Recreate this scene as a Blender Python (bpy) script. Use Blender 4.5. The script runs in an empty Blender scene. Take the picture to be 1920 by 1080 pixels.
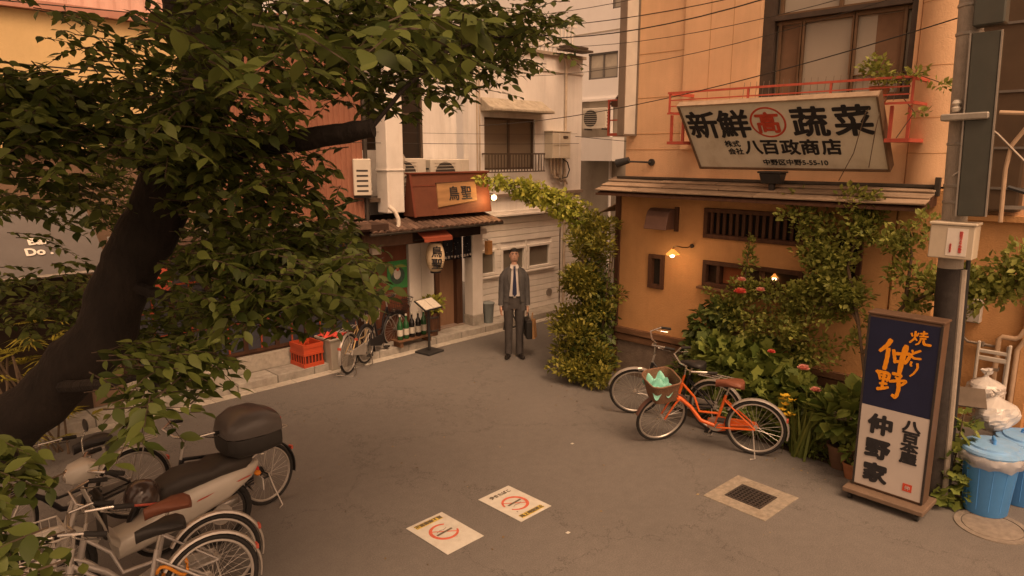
import bpy, bmesh, math, random
import numpy as np
from mathutils import Vector, Matrix, Euler
R = math.radians
rnd = random.Random(7)
nrng = np.random.default_rng(7)
scene = bpy.context.scene
C = scene.collection

# ---------------------------------------------------------------- camera, sky, sun, exposure
# world frame: +x runs along the row of shops on the left and into the alley, +y runs away from the orange restaurant's front
cd = bpy.data.cameras.new('camera'); cam = bpy.data.objects.new('camera', cd); C.objects.link(cam)
cam.location = (0, 0, 3.35); cam.rotation_euler = (R(90 - 11.013), 0, R(-45))
cd.sensor_width = 36; cd.lens = 36 * 1300 / 1920; cd.clip_start = .05; cd.clip_end = 500
scene.camera = cam
world = bpy.data.worlds.new('World'); scene.world = world; world.use_nodes = True
wt = world.node_tree; wn = wt.nodes; wn.clear()
sky = wn.new('ShaderNodeTexSky'); sky.sky_type = 'NISHITA'; sky.sun_disc = False
SUN_EL, SUN_AZ = 58, 200          # azimuth counted clockwise from +y
sky.sun_elevation = R(SUN_EL); sky.sun_rotation = R(SUN_AZ); sky.dust_density = 4; sky.air_density = 1; sky.ozone_density = .6
hs = wn.new('ShaderNodeHueSaturation'); hs.inputs['Saturation'].default_value = .2
mul = wn.new('ShaderNodeMix'); mul.data_type = 'RGBA'; mul.blend_type = 'MULTIPLY'; mul.inputs['Factor'].default_value = 1
mul.inputs['B'].default_value = (1, .60, .365, 1)         # low warm overcast
bg = wn.new('ShaderNodeBackground'); bg.inputs['Strength'].default_value = .14
wo = wn.new('ShaderNodeOutputWorld')
wt.links.new(sky.outputs[0], hs.inputs['Color']); wt.links.new(hs.outputs[0], mul.inputs['A'])
wt.links.new(mul.outputs['Result'], bg.inputs['Color']); wt.links.new(bg.outputs[0], wo.inputs['Surface'])
sl = bpy.data.lights.new('sun', 'SUN'); sl.energy = .9; sl.angle = R(30); sl.color = (1, .66, .40)
sun = bpy.data.objects.new('sun', sl); C.objects.link(sun); sun.location = (0, 0, 20)
sv = Vector((math.sin(R(SUN_AZ)) * math.cos(R(SUN_EL)), math.cos(R(SUN_AZ)) * math.cos(R(SUN_EL)), math.sin(R(SUN_EL))))
sun.rotation_euler = (-sv).to_track_quat('-Z', 'Y').to_euler()
vs = scene.view_settings; vs.view_transform = 'Standard'; vs.look = 'None'; vs.gamma = 1; vs.use_curve_mapping = False
vs.exposure = 0.85
scene.cycles.max_bounces = 6; scene.cycles.diffuse_bounces = 5; scene.cycles.transparent_max_bounces = 6
scene.cycles.use_denoising = True

# ---------------------------------------------------------------- materials
MATS = {}
def nodes_of(name):
    m = bpy.data.materials.new(name); m.use_nodes = True
    nt = m.node_tree; b = nt.nodes['Principled BSDF']
    return m, nt, b
def mat(name, col, rough=.7, var=.12, scale=6, bump=.0, bscale=60, metal=0, dirt=0, dirtcol=(.12, .09, .06), dscale=2.2,
        emit=0, rand=0, stretch=(1, 1, 1), spec=.35, trans=0, alpha=1, coat=0):
    """col = base colour; soft noise varies it, dirt adds shaped stains, rand varies it per object"""
    if name in MATS: return MATS[name]
    m, nt, b = nodes_of(name); N = nt.nodes; L = nt.links
    geo = N.new('ShaderNodeNewGeometry'); mp = N.new('ShaderNodeMapping'); mp.inputs['Scale'].default_value = stretch
    L.new(geo.outputs['Position'], mp.inputs['Vector'])
    nz = N.new('ShaderNodeTexNoise'); nz.inputs['Scale'].default_value = scale; nz.inputs['Detail'].default_value = 6
    nz.inputs['Roughness'].default_value = .62
    L.new(mp.outputs[0], nz.inputs['Vector'])
    rp = N.new('ShaderNodeMapRange'); rp.inputs[1].default_value = .3; rp.inputs[2].default_value = .7
    rp.inputs[3].default_value = 1 - var; rp.inputs[4].default_value = 1 + var
    L.new(nz.outputs['Fac'], rp.inputs[0])
    mx = N.new('ShaderNodeMix'); mx.data_type = 'RGBA'; mx.blend_type = 'MULTIPLY'; mx.inputs['Factor'].default_value = 1
    mx.inputs['A'].default_value = (*col, 1); L.new(rp.outputs[0], mx.inputs['B'])
    out = mx.outputs['Result']
    if rand:
        oi = N.new('ShaderNodeObjectInfo'); r2 = N.new('ShaderNodeMapRange'); r2.inputs[3].default_value = 1 - rand; r2.inputs[4].default_value = 1 + rand
        L.new(oi.outputs['Random'], r2.inputs[0])
        m2 = N.new('ShaderNodeMix'); m2.data_type = 'RGBA'; m2.blend_type = 'MULTIPLY'; m2.inputs['Factor'].default_value = 1
        L.new(out, m2.inputs['A']); L.new(r2.outputs[0], m2.inputs['B']); out = m2.outputs['Result']
    if dirt:
        n2 = N.new('ShaderNodeTexNoise'); n2.inputs['Scale'].default_value = dscale; n2.inputs['Detail'].default_value = 8; n2.inputs['Roughness'].default_value = .7
        mp2 = N.new('ShaderNodeMapping'); mp2.inputs['Scale'].default_value = (1, 1, .35); L.new(geo.outputs['Position'], mp2.inputs['Vector']); L.new(mp2.outputs[0], n2.inputs['Vector'])
        r3 = N.new('ShaderNodeMapRange'); r3.inputs[1].default_value = .5; r3.inputs[2].default_value = .72; r3.inputs[3].default_value = 0; r3.inputs[4].default_value = dirt
        L.new(n2.outputs['Fac'], r3.inputs[0])
        m3 = N.new('ShaderNodeMix'); m3.data_type = 'RGBA'; m3.inputs['B'].default_value = (*dirtcol, 1)
        L.new(r3.outputs[0], m3.inputs['Factor']); L.new(out, m3.inputs['A']); out = m3.outputs['Result']
    L.new(out, b.inputs['Base Color'])
    b.inputs['Roughness'].default_value = rough; b.inputs['Metallic'].default_value = metal
    b.inputs['Specular IOR Level'].default_value = spec
    if coat: b.inputs['Coat Weight'].default_value = coat; b.inputs['Coat Roughness'].default_value = .15
    if trans: b.inputs['Transmission Weight'].default_value = trans
    if alpha < 1: b.inputs['Alpha'].default_value = alpha
    if emit: b.inputs['Emission Color'].default_value = (*col, 1); b.inputs['Emission Strength'].default_value = emit
    if bump:
        n4 = N.new('ShaderNodeTexNoise'); n4.inputs['Scale'].default_value = bscale; n4.inputs['Detail'].default_value = 5
        L.new(mp.outputs[0], n4.inputs['Vector'])
        bp = N.new('ShaderNodeBump'); bp.inputs['Strength'].default_value = bump; bp.inputs['Distance'].default_value = .02
        L.new(n4.outputs['Fac'], bp.inputs['Height']); L.new(bp.outputs[0], b.inputs['Normal'])
    MATS[name] = m; return m
def leaf_mat(name, c1, c2, rough=.5, transl=.3, obj_rand=False):
    if name in MATS: return MATS[name]
    m, nt, b = nodes_of(name); N = nt.nodes; L = nt.links
    geo = N.new('ShaderNodeNewGeometry'); cr = N.new('ShaderNodeValToRGB')
    cr.color_ramp.elements[0].color = (*c1, 1); cr.color_ramp.elements[1].color = (*c2, 1)
    if obj_rand:
        oi = N.new('ShaderNodeObjectInfo'); L.new(oi.outputs['Random'], cr.inputs[0])
    else:
        L.new(geo.outputs['Random Per Island'], cr.inputs[0])
    L.new(cr.outputs[0], b.inputs['Base Color']); b.inputs['Roughness'].default_value = rough; b.inputs['Specular IOR Level'].default_value = .3
    tr = N.new('ShaderNodeBsdfTranslucent'); L.new(cr.outputs[0], tr.inputs['Color'])
    ms = N.new('ShaderNodeMixShader'); ms.inputs[0].default_value = transl
    L.new(b.outputs[0], ms.inputs[1]); L.new(tr.outputs[0], ms.inputs[2]); L.new(ms.outputs[0], nt.nodes['Material Output'].inputs['Surface'])
    MATS[name] = m; return m

# ---------------------------------------------------------------- mesh builder
class MB:
    def __init__(s): s.v = []; s.f = []
    def add(s, vs, fs):
        o = len(s.v); s.v += [tuple(v) for v in vs]; s.f += [tuple(i + o for i in f) for f in fs]; return s
    def box(s, x0, x1, y0, y1, z0, z1, m=None):
        if x0 > x1: x0, x1 = x1, x0
        if y0 > y1: y0, y1 = y1, y0
        if z0 > z1: z0, z1 = z1, z0
        v = [(x0,y0,z0),(x1,y0,z0),(x1,y1,z0),(x0,y1,z0),(x0,y0,z1),(x1,y0,z1),(x1,y1,z1),(x0,y1,z1)]
        if m is not None: v = [m @ Vector(p) for p in v]
        return s.add(v, [(0,3,2,1),(4,5,6,7),(0,1,5,4),(1,2,6,5),(2,3,7,6),(3,0,4,7)])
    def cyl(s, p0, p1, r0, r1=None, n=12, cap=True):
        if r1 is None: r1 = r0
        p0 = Vector(p0); p1 = Vector(p1); d = (p1 - p0).normalized()
        u = d.orthogonal().normalized(); w = d.cross(u)
        vs = []
        for p, r in ((p0, r0), (p1, r1)):
            for i in range(n):
                t = 2 * math.pi * i / n; vs.append(p + (u * math.cos(t) + w * math.sin(t)) * r)
        fs = [(i, (i + 1) % n, n + (i + 1) % n, n + i) for i in range(n)]
        if cap: fs += [tuple(range(n - 1, -1, -1)), tuple(range(n, 2 * n))]
        return s.add(vs, fs)
    def tube(s, pts, r, n=8, closed=False, cap=True):
        pts = [Vector(p) for p in pts]; k = len(pts)
        rs = r if isinstance(r, (list, tuple)) else [r] * k
        vs = []; u = None
        for i, p in enumerate(pts):
            if closed: d = pts[(i + 1) % k] - pts[i - 1]
            else: d = pts[min(i + 1, k - 1)] - pts[max(i - 1, 0)]
            d = d.normalized() if d.length > 1e-9 else Vector((0, 0, 1))
            if u is None: u = d.orthogonal().normalized()
            u = (u - d * u.dot(d)); u = u.normalized() if u.length > 1e-6 else d.orthogonal().normalized()
            w = d.cross(u)
            for j in range(n):
                t = 2 * math.pi * j / n; vs.append(p + (u * math.cos(t) + w * math.sin(t)) * rs[i])
        fs = []
        for i in range(k if closed else k - 1):
            a = i * n; b = ((i + 1) % k) * n
            for j in range(n): fs.append((a + j, a + (j + 1) % n, b + (j + 1) % n, b + j))
        if cap and not closed: fs += [tuple(range(n - 1, -1, -1)), tuple(range((k - 1) * n, k * n))]
        return s.add(vs, fs)
    def lathe(s, prof, c=(0, 0, 0), n=20, m=None, cap=True):
        vs = []; c = Vector(c)
        for r, z in prof:
            for j in range(n):
                t = 2 * math.pi * j / n; p = Vector((r * math.cos(t), r * math.sin(t), z))
                if m is not None: p = m @ p
                vs.append(p + c)
        fs = []
        for i in range(len(prof) - 1):
            for j in range(n): fs.append((i * n + j, i * n + (j + 1) % n, (i + 1) * n + (j + 1) % n, (i + 1) * n + j))
        if cap: fs += [tuple(range(n - 1, -1, -1)), tuple(range((len(prof) - 1) * n, len(prof) * n))]
        return s.add(vs, fs)
    def loft(s, rings, cap=True):
        n = len(rings[0]); vs = [p for r in rings for p in r]; fs = []
        for i in range(len(rings) - 1):
            for j in range(n): fs.append((i * n + j, i * n + (j + 1) % n, (i + 1) * n + (j + 1) % n, (i + 1) * n + j))
        if cap: fs += [tuple(range(n - 1, -1, -1)), tuple(range((len(rings) - 1) * n, len(rings) * n))]
        return s.add(vs, fs)
    def prism(s, poly, h0, h1, axis='z'):
        n = len(poly)
        def P(p, h):
            return {'z': (p[0], p[1], h), 'x': (h, p[0], p[1]), 'y': (p[0], h, p[1])}[axis]
        vs = [P(p, h0) for p in poly] + [P(p, h1) for p in poly]
        fs = [(i, (i + 1) % n, n + (i + 1) % n, n + i) for i in range(n)] + [tuple(range(n - 1, -1, -1)), tuple(range(n, 2 * n))]
        return s.add(vs, fs)
    def ball(s, c, r, n=12, k=8, sc=(1, 1, 1)):
        prof = [(math.sin(math.pi * i / k) * r + 1e-5, -math.cos(math.pi * i / k) * r) for i in range(k + 1)]
        m = Matrix.Diagonal((*sc, 1)); return s.lathe(prof, c, n, m)
    def torus(s, c, r, t, axis='y', n=36, k=8, a0=0, a1=360, t2=None):
        c = Vector(c); pts = []
        full = abs(a1 - a0) >= 360
        m = n if full else n + 1
        for i in range(m):
            a = R(a0 + (a1 - a0) * i / n); q = (math.cos(a) * r, math.sin(a) * r)
            pts.append(c + Vector({'y': (q[0], 0, q[1]), 'z': (q[0], q[1], 0), 'x': (0, q[0], q[1])}[axis]))
        return s.tube(pts, t, k, closed=full)
    def mesh(s, name, smooth=False, bevel=0, seg=1, fix=True):
        me = bpy.data.meshes.new(name); me.from_pydata(s.v, [], s.f)
        bm = bmesh.new(); bm.from_mesh(me)
        if fix: bmesh.ops.recalc_face_normals(bm, faces=bm.faces)
        if bevel:
            es = [e for e in bm.edges if len(e.link_faces) == 2 and e.calc_face_angle(0) > R(35)]
            bmesh.ops.bevel(bm, geom=es, offset=bevel, segments=seg, affect='EDGES', profile=.6, clamp_overlap=True)
        if smooth:
            for f_ in bm.faces: f_.smooth = True
            for e in bm.edges:
                if len(e.link_faces) == 2 and e.calc_face_angle(0) > R(42): e.smooth = False
        bm.to_mesh(me); bm.free(); return me

def add_obj(name, me, parent=None, w=False):
    o = bpy.data.objects.new(name, me); C.objects.link(o)
    if parent is not None:
        o.parent = parent
        if w: o.matrix_parent_inverse = Matrix.Translation(-Vector(root_loc(parent)))
    return o
def root_loc(p):
    v = Vector((0, 0, 0))
    while p is not None:
        if p.type == 'EMPTY': v = v + p.location
        p = p.parent
    return v
def tag(o, label=None, cat=None, group=None, kind=None):
    if label: o['label'] = label
    if cat: o['category'] = cat
    if group: o['group'] = group
    if kind: o['kind'] = kind
    return o
def thing(name, label, cat, loc=(0, 0, 0), rot=(0, 0, 0), group=None):
    o = bpy.data.objects.new(name, None); C.objects.link(o); o.location = loc; o.rotation_euler = rot; o.empty_display_size = .2
    return tag(o, label, cat, group)
def part(parent, name, mb, m, smooth=False, bevel=0, w=True, seg=1, kind=None, label=None):
    """a mesh part; w=True: the vertices are world coordinates, w=False: local to the parent"""
    me = mb if isinstance(mb, bpy.types.Mesh) else mb.mesh(name, smooth, bevel, seg)
    if len(me.materials) == 0: me.materials.append(m)
    # a part whose parent is a mesh part built in world coordinates needs no second shift
    o = bpy.data.objects.new(name, me); C.objects.link(o)
    if parent is not None:
        o.parent = parent
        if w and parent.type == 'EMPTY': o.matrix_parent_inverse = Matrix.Translation(-parent.location)
    return tag(o, label, None, None, kind)
def piece(parent, name, me, m, loc, rot=(0, 0, 0), scale=(1, 1, 1)):
    """one of many alike pieces sharing mesh data; loc is in world coordinates"""
    if m is not None and len(me.materials) == 0: me.materials.append(m)
    o = bpy.data.objects.new(name, me); C.objects.link(o); o.parent = parent
    o.location = loc; o.rotation_euler = rot; o.scale = scale
    if parent is not None and parent.type == 'EMPTY': o.matrix_parent_inverse = Matrix.Translation(-parent.location)
    return o
def single(name, mb, m, label, cat, group=None, smooth=False, bevel=0, kind=None, seg=1):
    me = mb if isinstance(mb, bpy.types.Mesh) else mb.mesh(name, smooth, bevel, seg)
    if len(me.materials) == 0: me.materials.append(m)
    o = bpy.data.objects.new(name, me); C.objects.link(o)
    return tag(o, label, cat, group, kind)
def copy_tree(o, parent=None):
    c = o.copy(); C.objects.link(c); c.parent = parent
    for ch in list(o.children): copy_tree(ch, c)
    return c
def unit_box(name, sx, sy, sz, bevel=0):
    return MB().box(-sx / 2, sx / 2, -sy / 2, sy / 2, -sz / 2, sz / 2).mesh(name, False, bevel)
def text_mesh(s, size=1, bold=0, extrude=.002, shear=0, spacing=1, sx=1):
    """lettering as a flat solid, centred on x and y"""
    cu = bpy.data.curves.new('lettering', 'FONT'); cu.body = s; cu.size = size; cu.align_x = 'CENTER'; cu.align_y = 'CENTER'
    cu.offset = 0; cu.extrude = extrude; cu.shear = shear; cu.space_line = spacing; cu.resolution_u = 4
    o = bpy.data.objects.new('lettering', cu); C.objects.link(o)
    dg = bpy.context.evaluated_depsgraph_get(); me = bpy.data.meshes.new_from_object(o.evaluated_get(dg))
    bpy.data.objects.remove(o); bpy.data.curves.remove(cu)
    xs = np.empty(len(me.vertices) * 3, 'f'); me.vertices.foreach_get('co', xs); xs = xs.reshape(-1, 3)
    if len(xs):
        c = (xs.min(0) + xs.max(0)) / 2; xs[:, :2] -= c[:2]; xs[:, 0] *= sx
        me.vertices.foreach_set('co', xs.ravel()); me.update()
    me.materials.clear()
    if bold:                                   # heavier strokes: the glyph repeated round a small circle, each a hair proud of the last
        bm = bmesh.new(); k = 8
        for i in range(k + 1):
            d = Vector((0, 0, 0)) if i == k else Vector((math.cos(i * 2 * math.pi / k) * bold, math.sin(i * 2 * math.pi / k) * bold, .00025 * (i + 1)))
            t = me.copy(); t.transform(Matrix.Translation(d)); bm.from_mesh(t); bpy.data.meshes.remove(t)
        bm.to_mesh(me); bm.free()
    return me
def letters(parent, name, s, size, m, loc, rot, bold=0, sx=1, w=True, spacing=1, shear=0):
    me = text_mesh(s, size, bold, .002, shear, spacing, sx); me.materials.append(m)
    o = bpy.data.objects.new(name, me); C.objects.link(o); o.parent = parent; o.location = loc; o.rotation_euler = rot
    if w and parent is not None and parent.type == 'EMPTY': o.matrix_parent_inverse = Matrix.Translation(-parent.location)
    return o
def grid_cells(u0, u1, z0, z1, openings):
    us = sorted({u0, u1, *[min(max(o[0], u0), u1) for o in openings], *[min(max(o[1], u0), u1) for o in openings]})
    zs = sorted({z0, z1, *[min(max(o[2], z0), z1) for o in openings], *[min(max(o[3], z0), z1) for o in openings]})
    for i in range(len(us) - 1):
        run = None
        for j in range(len(zs) - 1):
            cu = (us[i] + us[i + 1]) / 2; cz = (zs[j] + zs[j + 1]) / 2
            hole = any(o[0] < cu < o[1] and o[2] < cz < o[3] for o in openings)
            if not hole: yield us[i], us[i + 1], zs[j], zs[j + 1]
def wall_x(x0, x1, y0, y1, z0, z1, openings=()):       # a wall facing -x, openings as (y0, y1, z0, z1)
    m = MB()
    for a, b, c, d in grid_cells(y0, y1, z0, z1, openings): m.box(x0, x1, a, b, c, d)
    return m
def wall_y(y0, y1, x0, x1, z0, z1, openings=()):       # a wall facing -y, openings as (x0, x1, z0, z1)
    m = MB()
    for a, b, c, d in grid_cells(x0, x1, z0, z1, openings): m.box(a, b, y0, y1, c, d)
    return m
# leaves: numpy batch of folded leaf blades ------------------------------------------------
LEAF_T = np.array([(0,0,0),(-.26,.28,.07),(-.30,.55,.08),(0,1,-.05),(.30,.55,.08),(.26,.28,.07)], 'f')
LEAF_F = [(0,5,4,3),(0,3,2,1)]
def leaf_batch(pos, axis, size, tmpl=LEAF_T, faces=LEAF_F, roll=None, jitter=.35, width=1.0):
    pos = np.asarray(pos, 'f'); n = len(pos); ax = np.asarray(axis, 'f').copy()
    ax += nrng.normal(0, jitter, ax.shape); ax /= np.linalg.norm(ax, axis=1, keepdims=True) + 1e-9
    up = np.tile(np.array([0, 0, 1.], 'f'), (n, 1)) + nrng.normal(0, .45, (n, 3))
    x = np.cross(ax, up); x /= np.linalg.norm(x, axis=1, keepdims=True) + 1e-9
    z = np.cross(x, ax)
    sz = np.asarray(size, 'f').reshape(-1, 1, 1) * np.ones((n, 1, 1), 'f')
    t = tmpl[None] * sz
    V = pos[:, None] + t[..., 0:1] * width * x[:, None] + t[..., 1:2] * ax[:, None] + t[..., 2:3] * z[:, None]
    return V
def leaf_mesh(name, V, faces=LEAF_F, m=None):
    n, k, _ = V.shape; fl = len(faces); fv = [len(f) for f in faces]
    me = bpy.data.meshes.new(name)
    me.vertices.add(n * k); me.vertices.foreach_set('co', V.astype('f').ravel())
    lp = np.concatenate([np.array(f) for f in faces]); loops = (lp[None] + (np.arange(n) * k)[:, None]).ravel()
    st = np.cumsum([0] + fv[:-1]); tot = sum(fv)
    starts = (st[None] + (np.arange(n) * tot)[:, None]).ravel()
    me.loops.add(len(loops)); me.loops.foreach_set('vertex_index', loops.astype('i'))
    me.polygons.add(n * fl); me.polygons.foreach_set('loop_start', starts.astype('i'))
    me.polygons.foreach_set('use_smooth', np.ones(n * fl, dtype=bool))
    me.update(calc_edges=True)
    if m: me.materials.append(m)
    return me
def blob_points(n, centre, radius, shell=.55):
    """points spread through an ellipsoid, denser near the outside"""
    d = nrng.normal(size=(n, 3)); d /= np.linalg.norm(d, axis=1, keepdims=True)
    r = (shell + (1 - shell) * nrng.random(n)) ** .8
    return np.asarray(centre) + d * r[:, None] * np.asarray(radius), d
# ---------------------------------------------------------------- ground
def asphalt():
    m, nt, b = nodes_of('asphalt'); N = nt.nodes; L = nt.links
    geo = N.new('ShaderNodeNewGeometry')
    def noise(sc, det=6, ro=.6):
        n = N.new('ShaderNodeTexNoise'); n.inputs['Scale'].default_value = sc; n.inputs['Detail'].default_value = det; n.inputs['Roughness'].default_value = ro
        L.new(geo.outputs['Position'], n.inputs['Vector']); return n
    def rng(src, a, b_, c, d):
        r = N.new('ShaderNodeMapRange'); r.inputs[1].default_value = a; r.inputs[2].default_value = b_; r.inputs[3].default_value = c; r.inputs[4].default_value = d
        L.new(src, r.inputs[0]); return r.outputs[0]
    def mulc(a, f):
        x = N.new('ShaderNodeMix'); x.data_type = 'RGBA'; x.blend_type = 'MULTIPLY'; x.inputs['Factor'].default_value = 1
        L.new(a, x.inputs['A']); L.new(f, x.inputs['B']); return x.outputs['Result']
    big = noise(.55, 5, .6); fine = noise(240, 2); mid = noise(9, 6, .7)
    cr = N.new('ShaderNodeValToRGB'); cr.color_ramp.elements[0].position = .3; cr.color_ramp.elements[1].position = .7
    cr.color_ramp.elements[0].color = (.138, .130, .120, 1); cr.color_ramp.elements[1].color = (.166, .156, .144, 1)
    L.new(big.outputs['Fac'], cr.inputs[0])
    c = mulc(cr.outputs[0], rng(fine.outputs['Fac'], .3, .7, .66, 1.34)); c = mulc(c, rng(mid.outputs['Fac'], .3, .7, .92, 1.07)); gr = noise(75, 3, .8); c = mulc(c, rng(gr.outputs['Fac'], .32, .68, .80, 1.20))
    # oil drips and old stains
    st = noise(2.3, 9, .75); c = mulc(c, rng(st.outputs['Fac'], .64, .76, 1, .84))
    # fine hairline cracks
    vo = N.new('ShaderNodeTexVoronoi'); vo.feature = 'DISTANCE_TO_EDGE'; vo.inputs['Scale'].default_value = .45
    wp = noise(3, 5, .7); ad = N.new('ShaderNodeVectorMath'); ad.operation = 'ADD'
    L.new(geo.outputs['Position'], ad.inputs[0]); L.new(wp.outputs['Color'], ad.inputs[1]); L.new(ad.outputs[0], vo.inputs['Vector'])
    c = mulc(c, rng(vo.outputs['Distance'], .0, .006, .62, 1))
    L.new(c, b.inputs['Base Color'])
    L.new(rng(big.outputs['Fac'], .3, .7, .78, .9), b.inputs['Roughness']); b.inputs['Specular IOR Level'].default_value = .3
    bp = N.new('ShaderNodeBump'); bp.inputs['Strength'].default_value = .35; bp.inputs['Distance'].default_value = .004
    L.new(fine.outputs['Fac'], bp.inputs['Height']); L.new(bp.outputs[0], b.inputs['Normal'])
    return m
me = MB()
me.v = [(-60, -60, 0), (90, -60, 0), (90, 90, 0), (-60, 90, 0)]; me.f = [(0, 1, 2, 3)]
g = single('ground', me, asphalt(), None, None); g['kind'] = 'structure'

CONC = mat('concrete', (.36, .34, .30), .9, .2, 9, .4, 120, dirt=.45, rand=.12)
CONC2 = mat('concrete_pale', (.46, .43, .37), .9, .18, 14, .4, 140, dirt=.3, rand=.1)
IRON = mat('cast_iron', (.07, .06, .055), .65, .3, 40, .3, 150, metal=.4, dirt=.4, dirtcol=(.14, .09, .05))
# raised pavement of stone slabs in front of the shops
pav = bpy.data.objects.new('pavement', None); C.objects.link(pav); pav['kind'] = 'structure'
base = MB().box(-6, 12.4, 9.42, 9.95, -.05, .098); part(pav, 'bedding', base, mat('mortar', (.16, .15, .13), .95, .2, 12))
slab = unit_box('slab', .586, .40, .13, .008); slab.materials.append(CONC)
for i in range(-10, 22):
    rz = rnd.uniform(-.004, .004)
    piece(pav, 'slab', slab, None, (i * .6, 9.605, .052 + rnd.uniform(-.003, .004)), (rnd.uniform(-.006, .006), rnd.uniform(-.006, .006), rz))
# flush concrete gutter blocks
gut = bpy.data.objects.new('gutter', None); C.objects.link(gut); gut['kind'] = 'structure'
gb = unit_box('gutter_block', .594, .17, .10, .006); gb.materials.append(CONC2)
for i in range(-10, 22):
    piece(gut, 'gutter_block', gb, None, (i * .6 + .2, 9.315, -.042 + rnd.uniform(-.002, .003)), (0, 0, rnd.uniform(-.005, .005)))
# storm drain with concrete collar: bars over a flat plate coloured with the shade below
dr = thing('storm_drain', 'square iron storm drain grate set in a pale concrete collar', 'drain', (6.17, 2.82, 0), (0, 0, R(-3)))
m = MB()
for x0, x1, y0, y1 in ((-.33, -.17, -.33, .33), (.17, .33, -.33, .33), (-.17, .17, -.33, -.19), (-.17, .17, .19, .33)): m.box(x0, x1, y0, y1, -.04, .006)
part(dr, 'collar', m, mat('collar_concrete', (.31, .275, .22), .95, .25, 18, .6, 90, dirt=.5, dirtcol=(.2, .15, .1), dscale=6), w=False)
part(dr, 'pit_shade_plate', MB().box(-.168, .168, -.188, .188, .0015, .003), mat('pit_shade', (.012, .01, .008), .95), w=False)  # flat near-black plate, the shade of the hole put into its colour
fr = MB().box(-.17, .17, -.19, -.17, .003, .012).box(-.17, .17, .17, .19, .003, .012).box(-.17, -.15, -.17, .17, .003, .012).box(.15, .17, -.17, .17, .003, .012)
part(dr, 'grate_frame', fr, IRON, w=False)
bar = unit_box('grate_bar', .30, .012, .01); bar.materials.append(IRON)
bar2 = unit_box('cross_bar', .012, .34, .008); bar2.materials.append(IRON)
for i in range(8):
    o = piece(dr, 'grate_bar', bar, None, (0, -.148 + i * .042, .0075)); o.matrix_parent_inverse = Matrix()
for i in range(7):
    o = piece(dr, 'cross_bar', bar2, None, (-.129 + i * .043, 0, .0095)); o.matrix_parent_inverse = Matrix()
# manhole ring beside the blue bins
mh = thing('manhole_cover', 'round concrete manhole cover below the blue bin', 'manhole', (7.2, 1.0, 0))
part(mh, 'cover', MB().lathe([(.235, -.03), (.235, .008), (.22, .011), (.001, .011)], n=40, cap=False), mat('manhole_concrete', (.24, .21, .175), .9, .2, 14, .4, 120, dirt=.4), True, w=False)
part(mh, 'ring', MB().lathe([(.245, -.03), (.245, .010), (.30, .010), (.30, -.03)], n=40, cap=False), MATS['manhole_concrete'], True, w=False)

# ---------------------------------------------------------------- orange restaurant (front plane x = 8.5, faces -x)
PL = mat('orange_plaster', (.57, .315, .135), .92, .10, 2.2, .35, 55, dirt=.22, dirtcol=(.36, .17, .065), dscale=1.3)
PL2 = mat('orange_plaster_upper', (.70, .46, .275), .9, .08, 1.8, .3, 70, dirt=.18, dirtcol=(.45, .25, .12), dscale=1.1)
DWOOD = mat('dark_wood', (.085, .04, .022), .7, .3, 14, .3, 60, stretch=(1, 1, .15), rand=.15)
BWOOD = mat('brown_wood', (.16, .085, .045), .75, .3, 14, .3, 60, stretch=(1, .2, 1), rand=.2)
TAN = mat('weathered_board', (.31, .235, .165), .85, .28, 16, .4, 70, stretch=(1, .12, 1), rand=.2, dirt=.35, dirtcol=(.16, .11, .07), dscale=4)
GLASSD = mat('dark_glass', (.03, .026, .022), .12, .1, 2, spec=.6)
FROST = mat('frosted_pane', (.33, .30, .25), .35, .06, 1.2, spec=.5)
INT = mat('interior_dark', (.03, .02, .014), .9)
FLASH = mat('flashing', (.075, .065, .055), .5, .2, 8, metal=.5)
rest = thing('restaurant_building', 'orange plastered corner restaurant with wood-trimmed windows and board eave', 'building', (8.5, 4.2, 0))
ops = [(5.41, 5.65, 1.43, 1.90), (3.42, 4.79, 2.235, 2.615), (3.42, 4.77, 1.57, 1.905), (2.76, 3.09, 1.50, 2.42)]
part(rest, 'wall', wall_x(8.5, 8.62, 2.44, 6.20, .74, 2.98, ops), PL, label='orange plaster lower wall')
part(rest, 'side_wall', MB().box(8.62, 15, 6.08, 6.2, 0, 7.6), PL)
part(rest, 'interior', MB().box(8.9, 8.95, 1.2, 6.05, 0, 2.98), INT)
# base: stone plinth and timber sill
part(rest, 'plinth', MB().box(8.50, 8.6, 2.44, 6.2, 0, .54), mat('plinth_stone', (.20, .155, .12), .9, .25, 8, .5, 40, dirt=.4))
for i, (b0, b1) in enumerate(((2.45, 3.38), (3.385, 4.80), (4.805, 6.21))):
    part(rest, 'sill_board', MB().box(8.44, 8.53, b0, b1, .655, .745), BWOOD, bevel=.006)
    part(rest, 'skirt_board', MB().box(8.46, 8.53, b0, b1, .54, .64), BWOOD, bevel=.006)
part(rest, 'corner_post', MB().box(8.47, 8.57, 6.19, 6.28, 0, 2.75), DWOOD, bevel=.006)
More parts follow.
